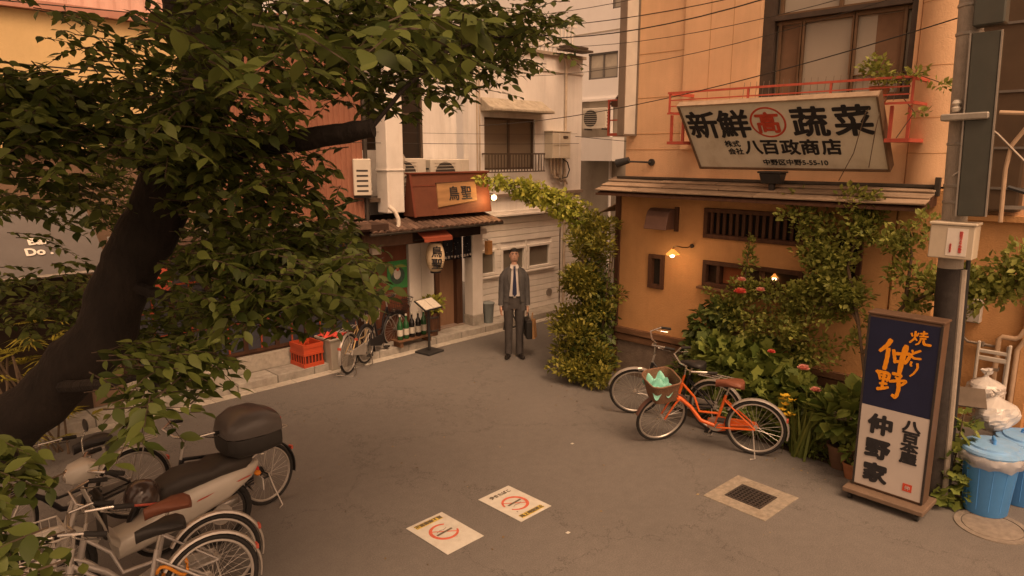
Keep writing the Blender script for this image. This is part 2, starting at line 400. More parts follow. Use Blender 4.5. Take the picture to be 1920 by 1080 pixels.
# windows of the lower wall
def streaks(m, amt=.16, sc=5.0):
    nt = m.node_tree; b = nt.nodes['Principled BSDF']; src = b.inputs['Base Color'].links[0].from_socket
    g_ = nt.nodes.new('ShaderNodeNewGeometry'); mp = nt.nodes.new('ShaderNodeMapping'); mp.inputs['Scale'].default_value = (1, 1, .06); nt.links.new(g_.outputs['Position'], mp.inputs[0])
    n_ = nt.nodes.new('ShaderNodeTexNoise'); n_.inputs['Scale'].default_value = sc; n_.inputs['Detail'].default_value = 9; n_.inputs['Roughness'].default_value = .75; nt.links.new(mp.outputs[0], n_.inputs['Vector'])
    r_ = nt.nodes.new('ShaderNodeMapRange'); r_.inputs[1].default_value = .45; r_.inputs[2].default_value = .75; r_.inputs[3].default_value = 1; r_.inputs[4].default_value = 1 - amt; nt.links.new(n_.outputs['Fac'], r_.inputs[0])
    x_ = nt.nodes.new('ShaderNodeMix'); x_.data_type = 'RGBA'; x_.blend_type = 'MULTIPLY'; x_.inputs['Factor'].default_value = 1; nt.links.new(src, x_.inputs['A']); nt.links.new(r_.outputs[0], x_.inputs['B']); nt.links.new(x_.outputs['Result'], b.inputs['Base Color'])
streaks(PL, .13, 2.6); streaks(PL2, .13, 2.6)
def frame_x(parent, y0, y1, z0, z1, x=8.46, t=.045, d=.09, m=None, mull=()):
    mb = MB().box(x, x + d, y0 - .01, y1 + .01, z1 - t, z1 + .012).box(x, x + d, y0 - .01, y1 + .01, z0 - .012, z0 + t)
    mb.box(x, x + d, y0 - .01, y0 + t, z0 + t, z1 - t).box(x, x + d, y1 - t, y1 + .01, z0 + t, z1 - t)
    for q in mull: mb.box(x + .01, x + d, q - t / 2, q + t / 2, z0 + t, z1 - t)
    return part(parent, 'frame', mb, m or DWOOD, bevel=.004)
w1 = part(rest, 'window', MB().box(8.545, 8.555, 5.45, 5.61, 1.47, 1.86), GLASSD, label='small upright window in dark wood frame')
frame_x(w1, 5.41, 5.65, 1.43, 1.90)
w2 = part(rest, 'window', MB().box(8.56, 8.57, 3.46, 4.75, 2.28, 2.57), GLASSD, label='long window behind upright wooden slats')
frame_x(w2, 3.42, 4.79, 2.235, 2.615)
sm = unit_box('slat', .03, .042, .295, .003); sm.materials.append(DWOOD)
for i in range(14): piece(w2, 'slat', sm, None, (8.515, 4.70 - i * .0915, 2.425))
w3 = part(rest, 'window', MB().box(8.575, 8.58, 3.46, 4.73, 1.61, 1.86), mat('lit_glass', (.05, .03, .018), .15, .1), label='long low window with a lamp glowing inside')
frame_x(w3, 3.42, 4.77, 1.57, 1.905, mull=(4.55, 3.95))
part(w3, 'sill', MB().box(8.40, 8.5, 3.36, 4.83, 1.525, 1.556), BWOOD, bevel=.004)
part(w3, 'curtain', MB().box(8.568, 8.572, 4.22, 4.52, 1.62, 1.86), mat('dim_curtain', (.30, .10, .04), .9, .2, 10))
w4 = part(rest, 'window', MB().box(8.56, 8.57, 2.80, 3.05, 1.54, 2.38), GLASSD, label='tall dark window half hidden by the climbing plant')
frame_x(w4, 2.76, 3.09, 1.50, 2.42, mull=(2.925,))
# board eave: three courses of weathered boards on a dark soffit
eave = part(rest, 'eave_roof', MB().prism([(8.505, 2.98), (8.06, 2.80), (8.06, 2.775), (8.505, 2.80)], 2.06, 6.30, 'y') if False else
            MB().add([(8.505, y, z) if k == 0 else (8.06, y, z) for y in (2.06, 6.30) for k, z in ((0, 2.975), (1, 2.795), (1, 2.765), (0, 2.80))],
                     [(0, 1, 2, 3), (4, 7, 6, 5), (0, 4, 5, 1), (1, 5, 6, 2), (2, 6, 7, 3), (3, 7, 4, 0)]), DWOOD)
sl_ = math.atan2(.18, .445)
for c in range(3):
    y = 2.05
    while y < 6.28:
        ln = min(rnd.uniform(.7, 1.15), 6.33 - y)
        if 6.33 - y - ln < .3: ln = 6.33 - y
        bm_ = unit_box('roof_board', .185, ln - .008, .018, .003); bm_.materials.append(TAN)
        t = .5 + c; x = 8.06 + (.445 / 3) * t - .016; z = 2.795 + .18 / 3 * t + .024
        piece(eave, 'roof_board', bm_, None, (x, y + ln / 2, z), (rnd.uniform(-.012, .012), -sl_ + .15 + rnd.uniform(-.01, .01), rnd.uniform(-.006, .006)))
        y += ln
part(eave, 'flashing', MB().box(8.40, 8.5, 2.04, 6.22, 2.985, 3.02).box(8.38, 8.42, 2.02, 2.075, 2.9, 3.10), FLASH, bevel=.005)
part(eave, 'gutter_edge', MB().box(8.035, 8.058, 2.05, 6.32, 2.755, 2.785), DWOOD)
# upper storey
uop = [(2.46, 4.20, 3.93, 6.6)]
part(rest, 'upper_wall', wall_x(8.56, 8.70, 2.42, 6.18, 3.0, 7.6, uop), PL2)
part(rest, 'raised_panel', wall_x(8.515, 8.56, 4.20, 5.25, 3.4, 7.6, ()), PL2)
for y in (4.55, 4.87): part(rest, 'panel_joint', MB().box(8.512, 8.52, y - .003, y + .003, 3.6, 7.6), mat('joint_dark', (.46, .27, .135), .95))
for z in (3.40, 3.62, 4.12, 4.72, 5.25):
    part(rest, 'score_joint', MB().box(8.556, 8.562, 5.25, 6.18, z - .0035, z + .0035), MATS['joint_dark'])
cm = MB().lathe([(.235, 3.0), (.235, 7.6)], (8.66, 2.2, 0), 32)
part(rest, 'column', cm, PL2, True)
part(rest, 'column_foot', MB().box(8.49, 8.66, 1.975, 2.435, 0, 2.975), PL, bevel=.02)
for z in (3.35, 3.72, 4.25, 4.9): part(rest, 'score_joint', MB().torus((8.66, 2.2, z), .234, .005, 'z', 32, 6), MATS['joint_dark'])
BRZ = mat('bronze_frame', (.15, .095, .055), .45, .15, 6, metal=.3)
w5 = part(rest, 'window', MB().box(8.70, 8.71, 2.5, 4.16, 3.97, 6.5), FROST, label='wide bronze-framed upstairs window with drawn curtains')
fm = MB().box(8.60, 8.69, 2.46, 2.53, 3.93, 6.6).box(8.60, 8.69, 4.05, 4.20, 3.93, 6.6)
fm.box(8.61, 8.69, 2.53, 4.05, 3.93, 3.98).box(8.58, 8.69, 2.53, 4.05, 4.93, 4.985)
part(w5, 'frame', fm, mat('window_reveal_dark', (.06, .045, .035), .6, .2, 8))
fm = MB()
for y in (2.60, 3.12, 3.14, 3.72, 3.74, 4.0): fm.box(8.65, 8.70, y - .018, y + .018, 3.98, 4.93)
fm.box(8.655, 8.70, 2.53, 4.05, 4.88, 4.927).box(8.655, 8.70, 2.53, 4.05, 3.982, 4.02)
for y in (2.60, 3.3, 4.0): fm.box(8.65, 8.70, y - .02, y + .02, 4.986, 6.5)
fm.box(8.655, 8.70, 2.53, 4.05, 4.99, 5.02).box(8.655, 8.70, 2.53, 3.12, 4.22, 4.235)
part(w5, 'sash', fm, BRZ, bevel=.003)
for a_, b_, c_ in ((3.76, 3.98, 4.02), (2.62, 2.90, 4.24)): part(w5, 'curtain', MB().box(8.696, 8.6985, a_, b_, c_, 4.87), mat('brown_curtain', (.17, .105, .065), .9, .15, 5))
# right-hand bay: orange wall with a dark brown panel above it
part(rest, 'bay_wall', MB().box(8.62, 8.74, -2.0, 1.97, 0, 2.66).box(8.56, 8.74, -2.0, 1.97, 2.66, 2.72), PL)
part(rest, 'bay_upper_wall', MB().box(8.70, 8.8, -2.0, 1.97, 2.72, 7.6), PL2)
part(rest, 'shutter_panel', MB().box(8.50, 8.69, 1.34, 1.92, 2.76, 6.6), mat('shutter_brown', (.085, .055, .032), .6, .15, 3, dirt=.2), bevel=.03, seg=2)
for z in (3.0, 3.4, 3.95, 4.6): part(rest, 'shutter_rail', MB().box(8.485, 8.5, 1.2, 1.92, z - .012, z + .012), mat('grey_steel', (.22, .2, .18), .5, .15, 10, metal=.6))
part(rest, 'bay_pilaster', MB().box(8.54, 8.64, 1.06, 1.17, 0, 2.66), PL, bevel=.01)
part(rest, 'roof', MB().box(8.4, 15.2, -2, 6.3, 7.6, 7.75), FLASH)
# vent hood
vh = MB()
prof = [(0, 0), (-.02, 0)] 
pts = [(8.498, 2.585), (8.40, 2.585), (8.34, 2.55), (8.30, 2.48), (8.27, 2.36), (8.25, 2.30), (8.498, 2.30)]
vh.prism(pts, 5.26, 5.62, 'y') if False else vh.add([(p[0], y, p[1]) for y in (5.26, 5.62) for p in pts], [tuple(range(7)), tuple(range(13, 6, -1))] + [(i, i + 7, (i + 1) % 7 + 7, (i + 1) % 7) for i in range(7)])
part(rest, 'vent_hood', vh, mat('brown_metal', (.20, .125, .10), .45, .12, 5, metal=.35), bevel=.006, label='curved brown metal vent hood')
part(rest, 'vent_back', MB().box(8.47, 8.5, 5.2, 5.26, 2.27, 2.61), DWOOD)
# red balcony frame
RED = mat('red_paint', (.50, .10, .065), .5, .15, 10, dirt=.25, dirtcol=(.25, .06, .04), dscale=8)
bal = thing('balcony_railing', 'red painted steel balcony railing under the upstairs window', 'railing', (8.2, 3.6, 3.4))
def rod(a, b, t=.018): return MB().cyl(a, b, t, n=6)
def sqrod(x0, x1, y0, y1, z0, z1): return MB().box(x0, x1, y0, y1, z0, z1)
bx0, bx1, by0, by1 = 7.93, 8.52, 2.24, 5.10
part(bal, 'top_rail', sqrod(bx0, bx0 + .024, by0, by1, 4.092, 4.116), RED)
for y in (by0, by1 - .035):
    part(bal, 'side_rail', sqrod(bx0 + .036, bx1, y, y + .035, 4.08, 4.12), RED)
    part(bal, 'side_rail', sqrod(bx0 + .036, bx1, y, y + .03, 3.84, 3.87), RED)
for z in (3.93, 4.005): part(bal, 'rail_bar', sqrod(bx0 + .008, bx0 + .026, by0 + .036, by1 - .036, z, z + .014), RED)
part(bal, 'lower_rail', sqrod(bx0, bx0 + .024, by0, by1, 3.838, 3.862), RED)
for y in (by0 + .002, 3.05, 4.0, by1 - .037):
    part(bal, 'post', sqrod(bx0 + .002, bx0 + .022, y, y + .022, 3.863, 4.091), RED)
for y0 in (by0, by1 - .24):
    part(bal, 'hanging_bracket', sqrod(bx0 + .05, bx0 + .08, y0 + .02, y0 + .05, 3.50, 3.829).box(bx0 + .05, bx0 + .08, y0 + .19, y0 + .22, 3.50, 3.829).box(bx0 + .02, bx1, y0, y0 + .24, 3.46, 3.498), RED)
wire = unit_box('wire', .004, .004, .30); wire.materials.append(mat('thin_wire', (.25, .22, .18), .4, metal=.7))
for i in range(22): piece(bal, 'wire', wire, None, (bx0 + .12, 2.45 + i * .08, 4.03), (rnd.uniform(-.1, .1), .1, 0))
# shop sign: a tapering light box leaning forward
sg = thing('shop_sign', 'large weathered white shop sign with black brush characters and red circle', 'sign', (7.98, 3.66, 3.12), (0, 0, R(-90)))
sg.scale = (.978, 1, .965)
tilt = math.atan2(.62, .79)
SM = Matrix.Translation((0, .35, .04)) @ Matrix.Rotation(tilt, 4, 'X')       # local: x right, z up along the board, y into the wall
def sgbox(m_, *a): return m_.box(*a, m=SM)
SIGNW = mat('sign_cream', (.74, .71, .60), .6, .08, 2, dirt=.5, dirtcol=(.44, .37, .26), dscale=3.4)
SIGNF = mat('sign_frame', (.16, .105, .065), .6, .25, 10)
part(sg, 'board', sgbox(MB(), -1.165, 1.165, .012, .07, .012, .988), SIGNW, w=False)
part(sg, 'top_strip', sgbox(MB(), -1.185, 1.185, -.012, .075, .99, 1.012), mat('sign_top', (.36, .27, .19), .7, .2, 10), w=False)
part(sg, 'side_strip', sgbox(MB(), -1.187, -1.166, -.008, .12, -.01, .989), SIGNF, w=False)
part(sg, 'side_strip', sgbox(MB(), 1.166, 1.187, -.008, .12, -.01, .989), SIGNF, w=False)
part(sg, 'bottom_strip', sgbox(MB(), -1.165, 1.165, -.008, .12, -.012, .011), SIGNF, w=False)
INK = mat('sign_ink', (.022, .022, .026), .55, .25, 20)
INKR = mat('sign_red', (.52, .07, .035), .55, .2, 20)
def sgtext(s, x, z, size, bold, m_=INK, sx=1.0):
    M4 = SM @ Matrix.Translation((x, .008, z)) @ Matrix.Rotation(R(90), 4, 'X')
    return letters(sg, 'lettering', s, size, m_, M4.to_translation(), M4.to_euler(), bold, sx, w=False)
for ch, x in (('新', -.925), ('鮮', -.505), ('蔬', .42), ('菜', .89)): sgtext(ch, x, .695, .43, .0105, sx=1.0)
sgtext('髙', -.07, .70, .31, .009, INKR)
ring = MB()
for i in range(48):
    pass
ring.torus((0, 0, 0), .208, .013, 'z', 48, 6)
ro = part(sg, 'red_ring', ring, INKR, w=False); M4 = SM @ Matrix.Translation((-.07, .012, .70)) @ Matrix.Rotation(R(90), 4, 'X')
ro.location = M4.to_translation(); ro.rotation_euler = M4.to_euler(); ro.scale = (1, 1, .35)
for ch, x in (('八', -.345), ('百', -.125), ('政', .12), ('商', .355), ('店', .60)): sgtext(ch, x, .335, .235, .0065, sx=1.0)
sgtext('株式', -.605, .395, .105, .0015); sgtext('会社', -.59, .275, .105, .0015)
sgtext('中野区中野5-55-10', .13, .105, .098, .0012, sx=1.0)
part(sg, 'strut', MB().cyl((-.95, .37, .06), (-.95, .55, .30), .012, n=6).cyl((.95, .37, .06), (.95, .55, .30), .012, n=6), SIGNF, w=False)
# wall lamp with a petal shade
def glow(name, col, strength):
    if name in MATS: return MATS[name]
    m_, nt, b = nodes_of(name); b.inputs['Base Color'].default_value = (*col, 1); b.inputs['Emission Color'].default_value = (*col, 1); b.inputs['Emission Strength'].default_value = strength
    MATS[name] = m_; return m_
BULB = glow('warm_bulb', (1, .62, .30), 5)
lp = thing('wall_lamp', 'small wall lamp with orange petal glass shade beside the small window', 'lamp', (8.5, 4.97, 2.09))
part(lp, 'wall_plate', MB().cyl((8.498, 4.97, 2.09), (8.47, 4.97, 2.09), .028, n=16), IRON)
part(lp, 'arm', MB().tube([(8.47, 4.97, 2.09), (8.40, 4.99, 2.075), (8.33, 5.03, 2.08), (8.27, 5.07, 2.10), (8.23, 5.10, 2.085), (8.22, 5.11, 2.05)], .009, 8), mat('aged_brass', (.28, .19, .09), .35, metal=.9), True)
shade = MB(); n = 24
prof = [(.018, .05), (.03, .035), (.055, .01), (.085, -.025)]
vsx = []
for r_, z_ in prof:
    for j in range(n):
        t = 2 * math.pi * j / n; k = 1 + .22 * math.sin(5 * t) * (r_ / .085); vsx.append((8.22 + r_ * k * math.cos(t), 5.11 + r_ * k * math.sin(t), 2.01 + z_ + .01 * math.cos(5 * t) * r_ / .085))
shade.add(vsx, [(i * n + j, i * n + (j + 1) % n, (i + 1) * n + (j + 1) % n, (i + 1) * n + j) for i in range(3) for j in range(n)])
part(lp, 'shade', shade, mat('amber_glass', (.85, .32, .06), .25, .1, 20, emit=.55), True)
part(lp, 'bulb', MB().ball((8.22, 5.11, 1.975), .035, 12, 8), BULB, True)
pl_ = bpy.data.lights.new('wall_lamp_light', 'POINT'); pl_.energy = 1.1; pl_.color = (1, .6, .28); pl_.shadow_soft_size = .05
po = bpy.data.objects.new('wall_lamp_light', pl_); C.objects.link(po); po.parent = lp; po.location = (-.30, .15, -.20)
# lamp seen through the low window
il = thing('pendant_lamp', 'small glowing pendant lamp behind the low window glass', 'lamp', (8.55, 3.78, 1.84))
part(il, 'bulb', MB().ball((8.545, 3.80, 1.77), .026, 12, 8), BULB, True)
part(il, 'shade', MB().lathe([(.012, .05), (.02, .035), (.045, .005)], (8.545, 3.80, 1.785), 16, cap=False), MATS['amber_glass'], True)
part(il, 'cord', MB().cyl((8.545, 3.80, 1.83), (8.545, 3.80, 1.862), .003, n=6), IRON)
# floodlight on the eave and the swivel spotlight at the corner
fl = thing('floodlight', 'black box floodlight standing on the board eave', 'floodlight', (8.25, 3.80, 2.9))
part(fl, 'housing', MB().add([(8.20, 3.66, 2.985), (8.20, 3.90, 2.985), (8.30, 3.90, 2.985), (8.30, 3.66, 2.985), (8.14, 3.65, 3.11), (8.14, 3.91, 3.11), (8.34, 3.91, 3.11), (8.34, 3.65, 3.11)],
     [(0, 1, 2, 3), (4, 7, 6, 5), (0, 4, 5, 1), (1, 5, 6, 2), (2, 6, 7, 3), (3, 7, 4, 0)]), mat('black_plastic', (.03, .03, .03), .45, .15, 10), bevel=.008)
part(fl, 'lid', MB().box(8.125, 8.355, 3.635, 3.925, 3.111, 3.135), MATS['black_plastic'], bevel=.006)
part(fl, 'foot', MB().box(8.22, 8.28, 3.75, 3.81, 2.86, 2.986), MATS['black_plastic'])
sp = thing('spotlight', 'black swivel spotlight on an arm at the restaurant corner', 'spotlight', (8.56, 5.72, 3.22))
part(sp, 'wall_plate', MB().cyl((8.558, 5.72, 3.22), (8.53, 5.72, 3.22), .05, n=16), MATS['black_plastic'])
part(sp, 'arm', MB().cyl((8.53, 5.72, 3.22), (8.42, 6.06, 3.23), .013, n=8), MATS['black_plastic'])
part(sp, 'head', MB().cyl((8.42, 6.02, 3.25), (8.36, 6.20, 3.20), .045, .06, 14), MATS['black_plastic'], True)
# upright white sign on the corner
us = thing('upright_sign', 'tall narrow white sign with faded lettering on the restaurant corner', 'sign', (8.3, 6.0, 3.6))
part(us, 'board', MB().box(8.27, 8.55, 6.03, 6.11, 3.62, 7.2), mat('upright_white', (.62, .60, .54), .6, .1, 3, dirt=.3))
part(us, 'frame', MB().box(8.25, 8.27, 6.015, 6.125, 3.60, 7.2).box(8.27, 8.57, 6.015, 6.125, 3.595, 3.618).box(8.551, 8.58, 6.0, 6.125, 3.6, 7.2), mat('dull_metal', (.24, .2, .16), .5, metal=.4))
for i, ch in enumerate(('焼', 'と', 'り')):
    pass
# things on the alley side of the restaurant
sb = thing('side_balcony', 'small red railed balcony on the alley side of the restaurant', 'balcony', (9.4, 6.6, 3.6))
part(sb, 'floor', MB().box(9.1, 10.2, 6.22, 6.95, 3.62, 3.66), RED)
for x in (9.1, 9.45, 9.8, 10.17): part(sb, 'post', MB().box(x, x + .03, 6.92, 6.95, 3.66, 4.15), RED)
part(sb, 'rail', MB().box(9.1, 10.2, 6.92, 6.955, 4.15, 4.18).box(9.1, 9.13, 6.22, 6.92, 4.15, 4.18).box(9.1, 9.13, 6.22, 6.92, 3.85, 3.87), RED)
th_ = thing('shingled_canopy', 'flaring brown shingled canopy above the side balcony', 'canopy', (9.4, 6.5, 4.3))
cu = MB()
shm = unit_box('shingle', .20, .045, .012, .002); shm.materials.append(mat('shingle_brown', (.15, .105, .075), .85, .3, 20, rand=.3))
bk = MB()
for i in range(10):
    t = i / 9; bk.box(9.0, 10.2, 6.21, 6.26 + .55 * (1 - t) ** 2, 4.06 + i * .085, 4.10 + i * .085 + .045)
part(th_, 'backing', bk, DWOOD)
for i in range(10):
    t = i / 9; yo = 6.27 + .55 * (1 - t) ** 2
    for k in range(6): piece(th_, 'shingle', shm, None, (9.1 + k * .2, yo + .012, 4.11 + i * .085), (R(-50 + 45 * t), 0, rnd.uniform(-.06, .06)))
wb = thing('lean_to_roof', 'low lean-to roof of pale boards behind the corner bush', 'roof', (9.4, 6.5, 2.2))
part(wb, 'frame', MB().box(9.0, 11.5, 6.21, 6.28, 2.0, 2.75), DWOOD)
pb = unit_box('pale_board', 2.5, .14, .018, .003); pb.materials.append(TAN)
for i in range(6): piece(wb, 'pale_board', pb, None, (10.2, 6.30 + i * .115, 2.72 - i * .055), (R(-24), 0, 0))
rb = thing('red_sign_panel', 'red panel sign with black spotlight down the alley', 'sign', (10.4, 6.6, 2.6))
part(rb, 'panel', MB().box(10.6, 10.66, 6.25, 6.75, 2.75, 3.25), RED)
part(rb, 'bracket', MB().box(10.55, 10.6, 6.22, 6.8, 3.26, 3.32), DWOOD)
# small pipes, meter and gas main on the bay wall
PIPE = mat('cream_pipe', (.50, .36, .24), .6, .12, 10)
pp = thing('wall_pipes', 'cream water pipes climbing the orange wall behind the bins', 'pipe', (8.56, 1.3, 0))
for pts in ([(8.56, 1.36, .02), (8.56, 1.36, 1.44), (8.56, 1.33, 1.47), (8.56, 1.22, 1.47), (8.56, 1.18, 1.50), (8.56, 1.08, 1.74), (8.56, .98, 1.78)], [(8.55, 1.19, .02), (8.55, 1.19, 1.36), (8.55, 1.12, 1.50), (8.55, .95, 1.55)]):
    part(pp, 'pipe', MB().tube(pts, .026, 10), PIPE, True)
part(pp, 'thin_pipe', MB().cyl((8.58, 1.27, .02), (8.58, 1.27, 1.37), .017, n=8), mat('grey_pipe', (.36, .35, .34), .5), True)
part(pp, 'feed_pipe', MB().tube([(8.58, 1.70, 1.56), (8.58, 1.70, 1.42), (8.58, 1.64, 1.36), (8.58, 1.39, 1.35)], .015, 8), MATS['dull_metal'], True)
part(pp, 'valve', MB().cyl((8.58, 1.50, 1.33), (8.58, 1.50, 1.38), .022, n=10), MATS['dull_metal'])
for z in (.55, 1.1): part(pp, 'clip', MB().box(8.53, 8.60, 1.325, 1.395, z, z + .03), MATS['dull_metal'])
mt = thing('wall_meter', 'small grey meter box on the orange wall beside the pole', 'meter', (8.55, 1.62, 1.6))
part(mt, 'box', MB().box(8.52, 8.62, 1.54, 1.68, 1.58, 1.84), mat('meter_grey', (.42, .38, .33), .6), bevel=.01)
part(mt, 'face', MB().cyl((8.519, 1.61, 1.75), (8.512, 1.61, 1.75), .04, n=16), GLASSD)
# ---------------------------------------------------------------- cream two-storey house at the alley mouth (front plane y = 9.83, faces -y)
CREAM = mat('cream_render', (.76, .74, .71), .9, .07, 1.6, .25, 60, dirt=.38, dirtcol=(.50, .45, .38), dscale=1.7)
CREAM2 = mat('cream_board', (.80, .78, .73), .75, .05, 5, .1, 60, stretch=(.3, 1, 1), rand=.04, dirt=.15, dirtcol=(.52, .45, .36), dscale=2.5)
CTRIM = mat('cream_trim', (.72, .69, .64), .75, .1, 6)
streaks(CREAM, .22, 4); streaks(CREAM2, .12, 4)
GREYP = mat('greenish_pane', (.17, .155, .125), .25, .1, 2, spec=.5)
AL = mat('aluminium', (.36, .33, .29), .45, .12, 10, metal=.5)
RAILD = mat('rail_brown', (.10, .075, .055), .55, .15, 10, metal=.3)
ch = thing('cream_house', 'cream rendered two-storey house with plank-clad ground floor at the alley mouth', 'building', (10.3, 9.83, 0))
part(ch, 'upper_wall', wall_y(9.86, 10.0, 8.72, 12.0, 2.12, 5.30, [(9.12, 10.52, 3.03, 4.02)]), CREAM)
part(ch, 'side_wall', MB().box(11.9, 12.0, 10.0, 16, 0, 5.30), CREAM)
part(ch, 'lower_wall', wall_y(9.87, 10.0, 8.72, 12.0, 0, 2.12, [(8.98, 9.38, 1.0, 1.47), (9.56, 10.22, 1.0, 1.47), (10.32, 11.0, 1.0, 1.47)]), CREAM)
part(ch, 'cornice', MB().box(8.70, 12.05, 9.80, 10.02, 5.30, 5.36), mat('cornice_grey', (.34, .29, .23), .8, .2, 6, dirt=.4))
part(ch, 'parapet_band', MB().box(8.72, 12.02, 9.838, 9.859, 4.98, 5.02), CTRIM)
part(ch, 'floor_band', MB().box(8.74, 12.03, 9.70, 9.859, 2.13, 2.17).box(8.74, 12.03, 9.76, 9.859, 2.17, 2.23), CTRIM, bevel=.004)
part(ch, 'band_soffit_board', MB().box(8.74, 12.02, 9.80, 9.859, 2.50, 2.56), mat('band_brown', (.22, .17, .13), .8, .2, 8))  # brown soffit board above the floor band
# ground-floor planks, each its own piece, broken around the windows
zs_ = 0.10; row = 0
wins = [(8.98, 9.38), (9.56, 10.22), (10.32, 11.0)]
while zs_ < 2.10:
    hgt = .124; top = min(zs_ + hgt, 2.115); cuts = [(8.90, 11.98)]
    if top > .985 and zs_ < 1.485:
        cuts = [(8.90, 8.95), (9.41, 9.53), (10.25, 10.29), (11.03, 11.98)]
    else:
        pass
    for a, b in cuts:
        pm = MB().box(a + .002, b - .002, 9.845 + .006 * 0, 9.869, zs_ + .010, top - .003)
        part(ch, 'plank', pm, CREAM2, bevel=.004)
    zs_ += hgt; row += 1
for a, b in wins:
    wn_ = part(ch, 'window', MB().box(a + .03, b - .03, 9.89, 9.9, 1.03, 1.44), GREYP)
    part(wn_, 'frame', MB().box(a - .03, b + .03, 9.832, 9.90, 1.44, 1.49).box(a - .03, b + .03, 9.832, 9.90, .98, 1.03).box(a - .03, a + .03, 9.832, 9.90, 1.03, 1.44).box(b - .03, b + .03, 9.832, 9.90, 1.03, 1.44), CREAM2, bevel=.004)
part(ch, 'window_sill', MB().box(8.90, 11.12, 9.79, 9.868, .925, .962), CTRIM, bevel=.006)
part(ch, 'round_vent', MB().cyl((10.97, 9.845, .40), (10.97, 9.825, .40), .085, n=24), AL)
part(ch, 'footing', MB().box(8.9, 12.0, 9.80, 9.87, 0.0, .125), CONC)
part(ch, 'drainpipe', MB().tube([(11.42, 9.82, .1), (11.42, 9.82, 5.15), (11.42, 9.86, 5.28)], .03, 10), mat('pipe_cream', (.50, .42, .33), .7, .2, 8), True)
part(ch, 'drainpipe', MB().cyl((11.30, 9.83, .1), (11.30, 9.83, 2.1), .012, n=8), RAILD, True)
for x in (8.92, 8.985): part(ch, 'cable_conduit', MB().cyl((x, 9.84, 2.6), (x, 9.84, 4.9), .014, n=8), MATS['pipe_cream'], True)
# upstairs window, hood and rail
w6 = part(ch, 'window', MB().box(9.16, 10.48, 9.94, 9.95, 3.07, 3.98), mat('amber_pane', (.19, .155, .115), .3, .08, 2, spec=.5), label='upstairs window behind a dark rail')
part(w6, 'frame', MB().box(9.12, 10.52, 9.90, 9.96, 3.98, 4.02).box(9.12, 10.52, 9.90, 9.96, 3.03, 3.07).box(9.12, 9.16, 9.90, 9.96, 3.07, 3.98).box(10.48, 10.52, 9.90, 9.96, 3.07, 3.98).box(9.80, 9.85, 9.915, 9.96, 3.07, 3.98), RAILD)
hood = MB()
hood.add([(x, y, z) for x in (9.02, 10.72) for y, z in ((9.86, 4.38), (9.62, 4.22), (9.50, 4.17), (9.50, 4.12), (9.86, 4.12))], [(0, 1, 2, 3, 4), (9, 8, 7, 6, 5)] + [(i, i + 5, (i + 1) % 5 + 5, (i + 1) % 5) for i in range(5)])
part(ch, 'window_hood', hood, mat('mossy_concrete', (.40, .355, .28), .95, .25, 9, .4, 60, dirt=.6, dirtcol=(.17, .15, .09), dscale=4), bevel=.01)
part(ch, 'window_rail', MB().box(9.05, 10.66, 9.70, 9.73, 3.32, 3.35).box(9.05, 10.66, 9.70, 9.73, 2.98, 3.0).box(9.05, 9.08, 9.73, 9.86, 3.32, 3.35).box(10.63, 10.66, 9.73, 9.86, 3.32, 3.35), RAILD)
bmz = unit_box('baluster', .014, .014, .318); bmz.materials.append(RAILD)
for i in range(20): piece(ch, 'baluster', bmz, None, (9.10 + i * .081, 9.715, 3.16))
# roof terrace fence
for i in range(26): part(ch, 'roof_paling', MB().box(8.8 + i * .12, 8.84 + i * .12, 10.0, 10.03, 5.36, 6.05), CTRIM)
part(ch, 'roof_fence_rail', MB().box(8.75, 11.95, 9.985, 9.999, 5.95, 6.0).box(8.75, 11.95, 9.985, 9.999, 5.5, 5.55), CTRIM)
part(ch, 'corner_canopy', MB().box(11.1, 11.9, 9.5, 9.8, 5.40, 5.44).box(11.15, 11.8, 9.55, 9.8, 5.46, 5.50), RAILD)
# water heater
wh = thing('water_heater', 'cream gas water heater box with pipes beside the upstairs window', 'water heater', (11.1, 9.75, 3.2))
part(wh, 'body', MB().box(10.80, 11.36, 9.62, 9.858, 3.24, 3.77), mat('heater_cream', (.58, .53, .43), .5, .06, 4, dirt=.15), bevel=.012)
part(wh, 'top_cap', MB().box(10.79, 11.37, 9.61, 9.858, 3.772, 3.80), MATS['heater_cream'], bevel=.005)
part(wh, 'exhaust', MB().box(11.12, 11.26, 9.605, 9.62, 3.66, 3.70), RAILD)
part(wh, 'front_plate', MB().box(11.00, 11.015, 9.612, 9.62, 3.25, 3.76), CTRIM)
for k, (x, zz) in enumerate(((10.90, 2.95), (11.0, 2.85), (11.10, 2.92), (11.2, 2.8))):
    part(wh, 'pipe', MB().tube([(x, 9.75, 3.239), (x, 9.75, zz + .08), (x + .04, 9.77, zz), (x + .2, 9.80, zz - .02), (x + .3, 9.82, zz - .1)], .02, 8), MATS['pipe_cream'], True)
part(wh, 'hose', MB().tube([(11.25, 9.75, 3.239), (11.38, 9.72, 3.16), (11.45, 9.72, 3.0), (11.40, 9.74, 2.85), (11.2, 9.77, 2.82)], .013, 8), MATS['black_plastic'], True)

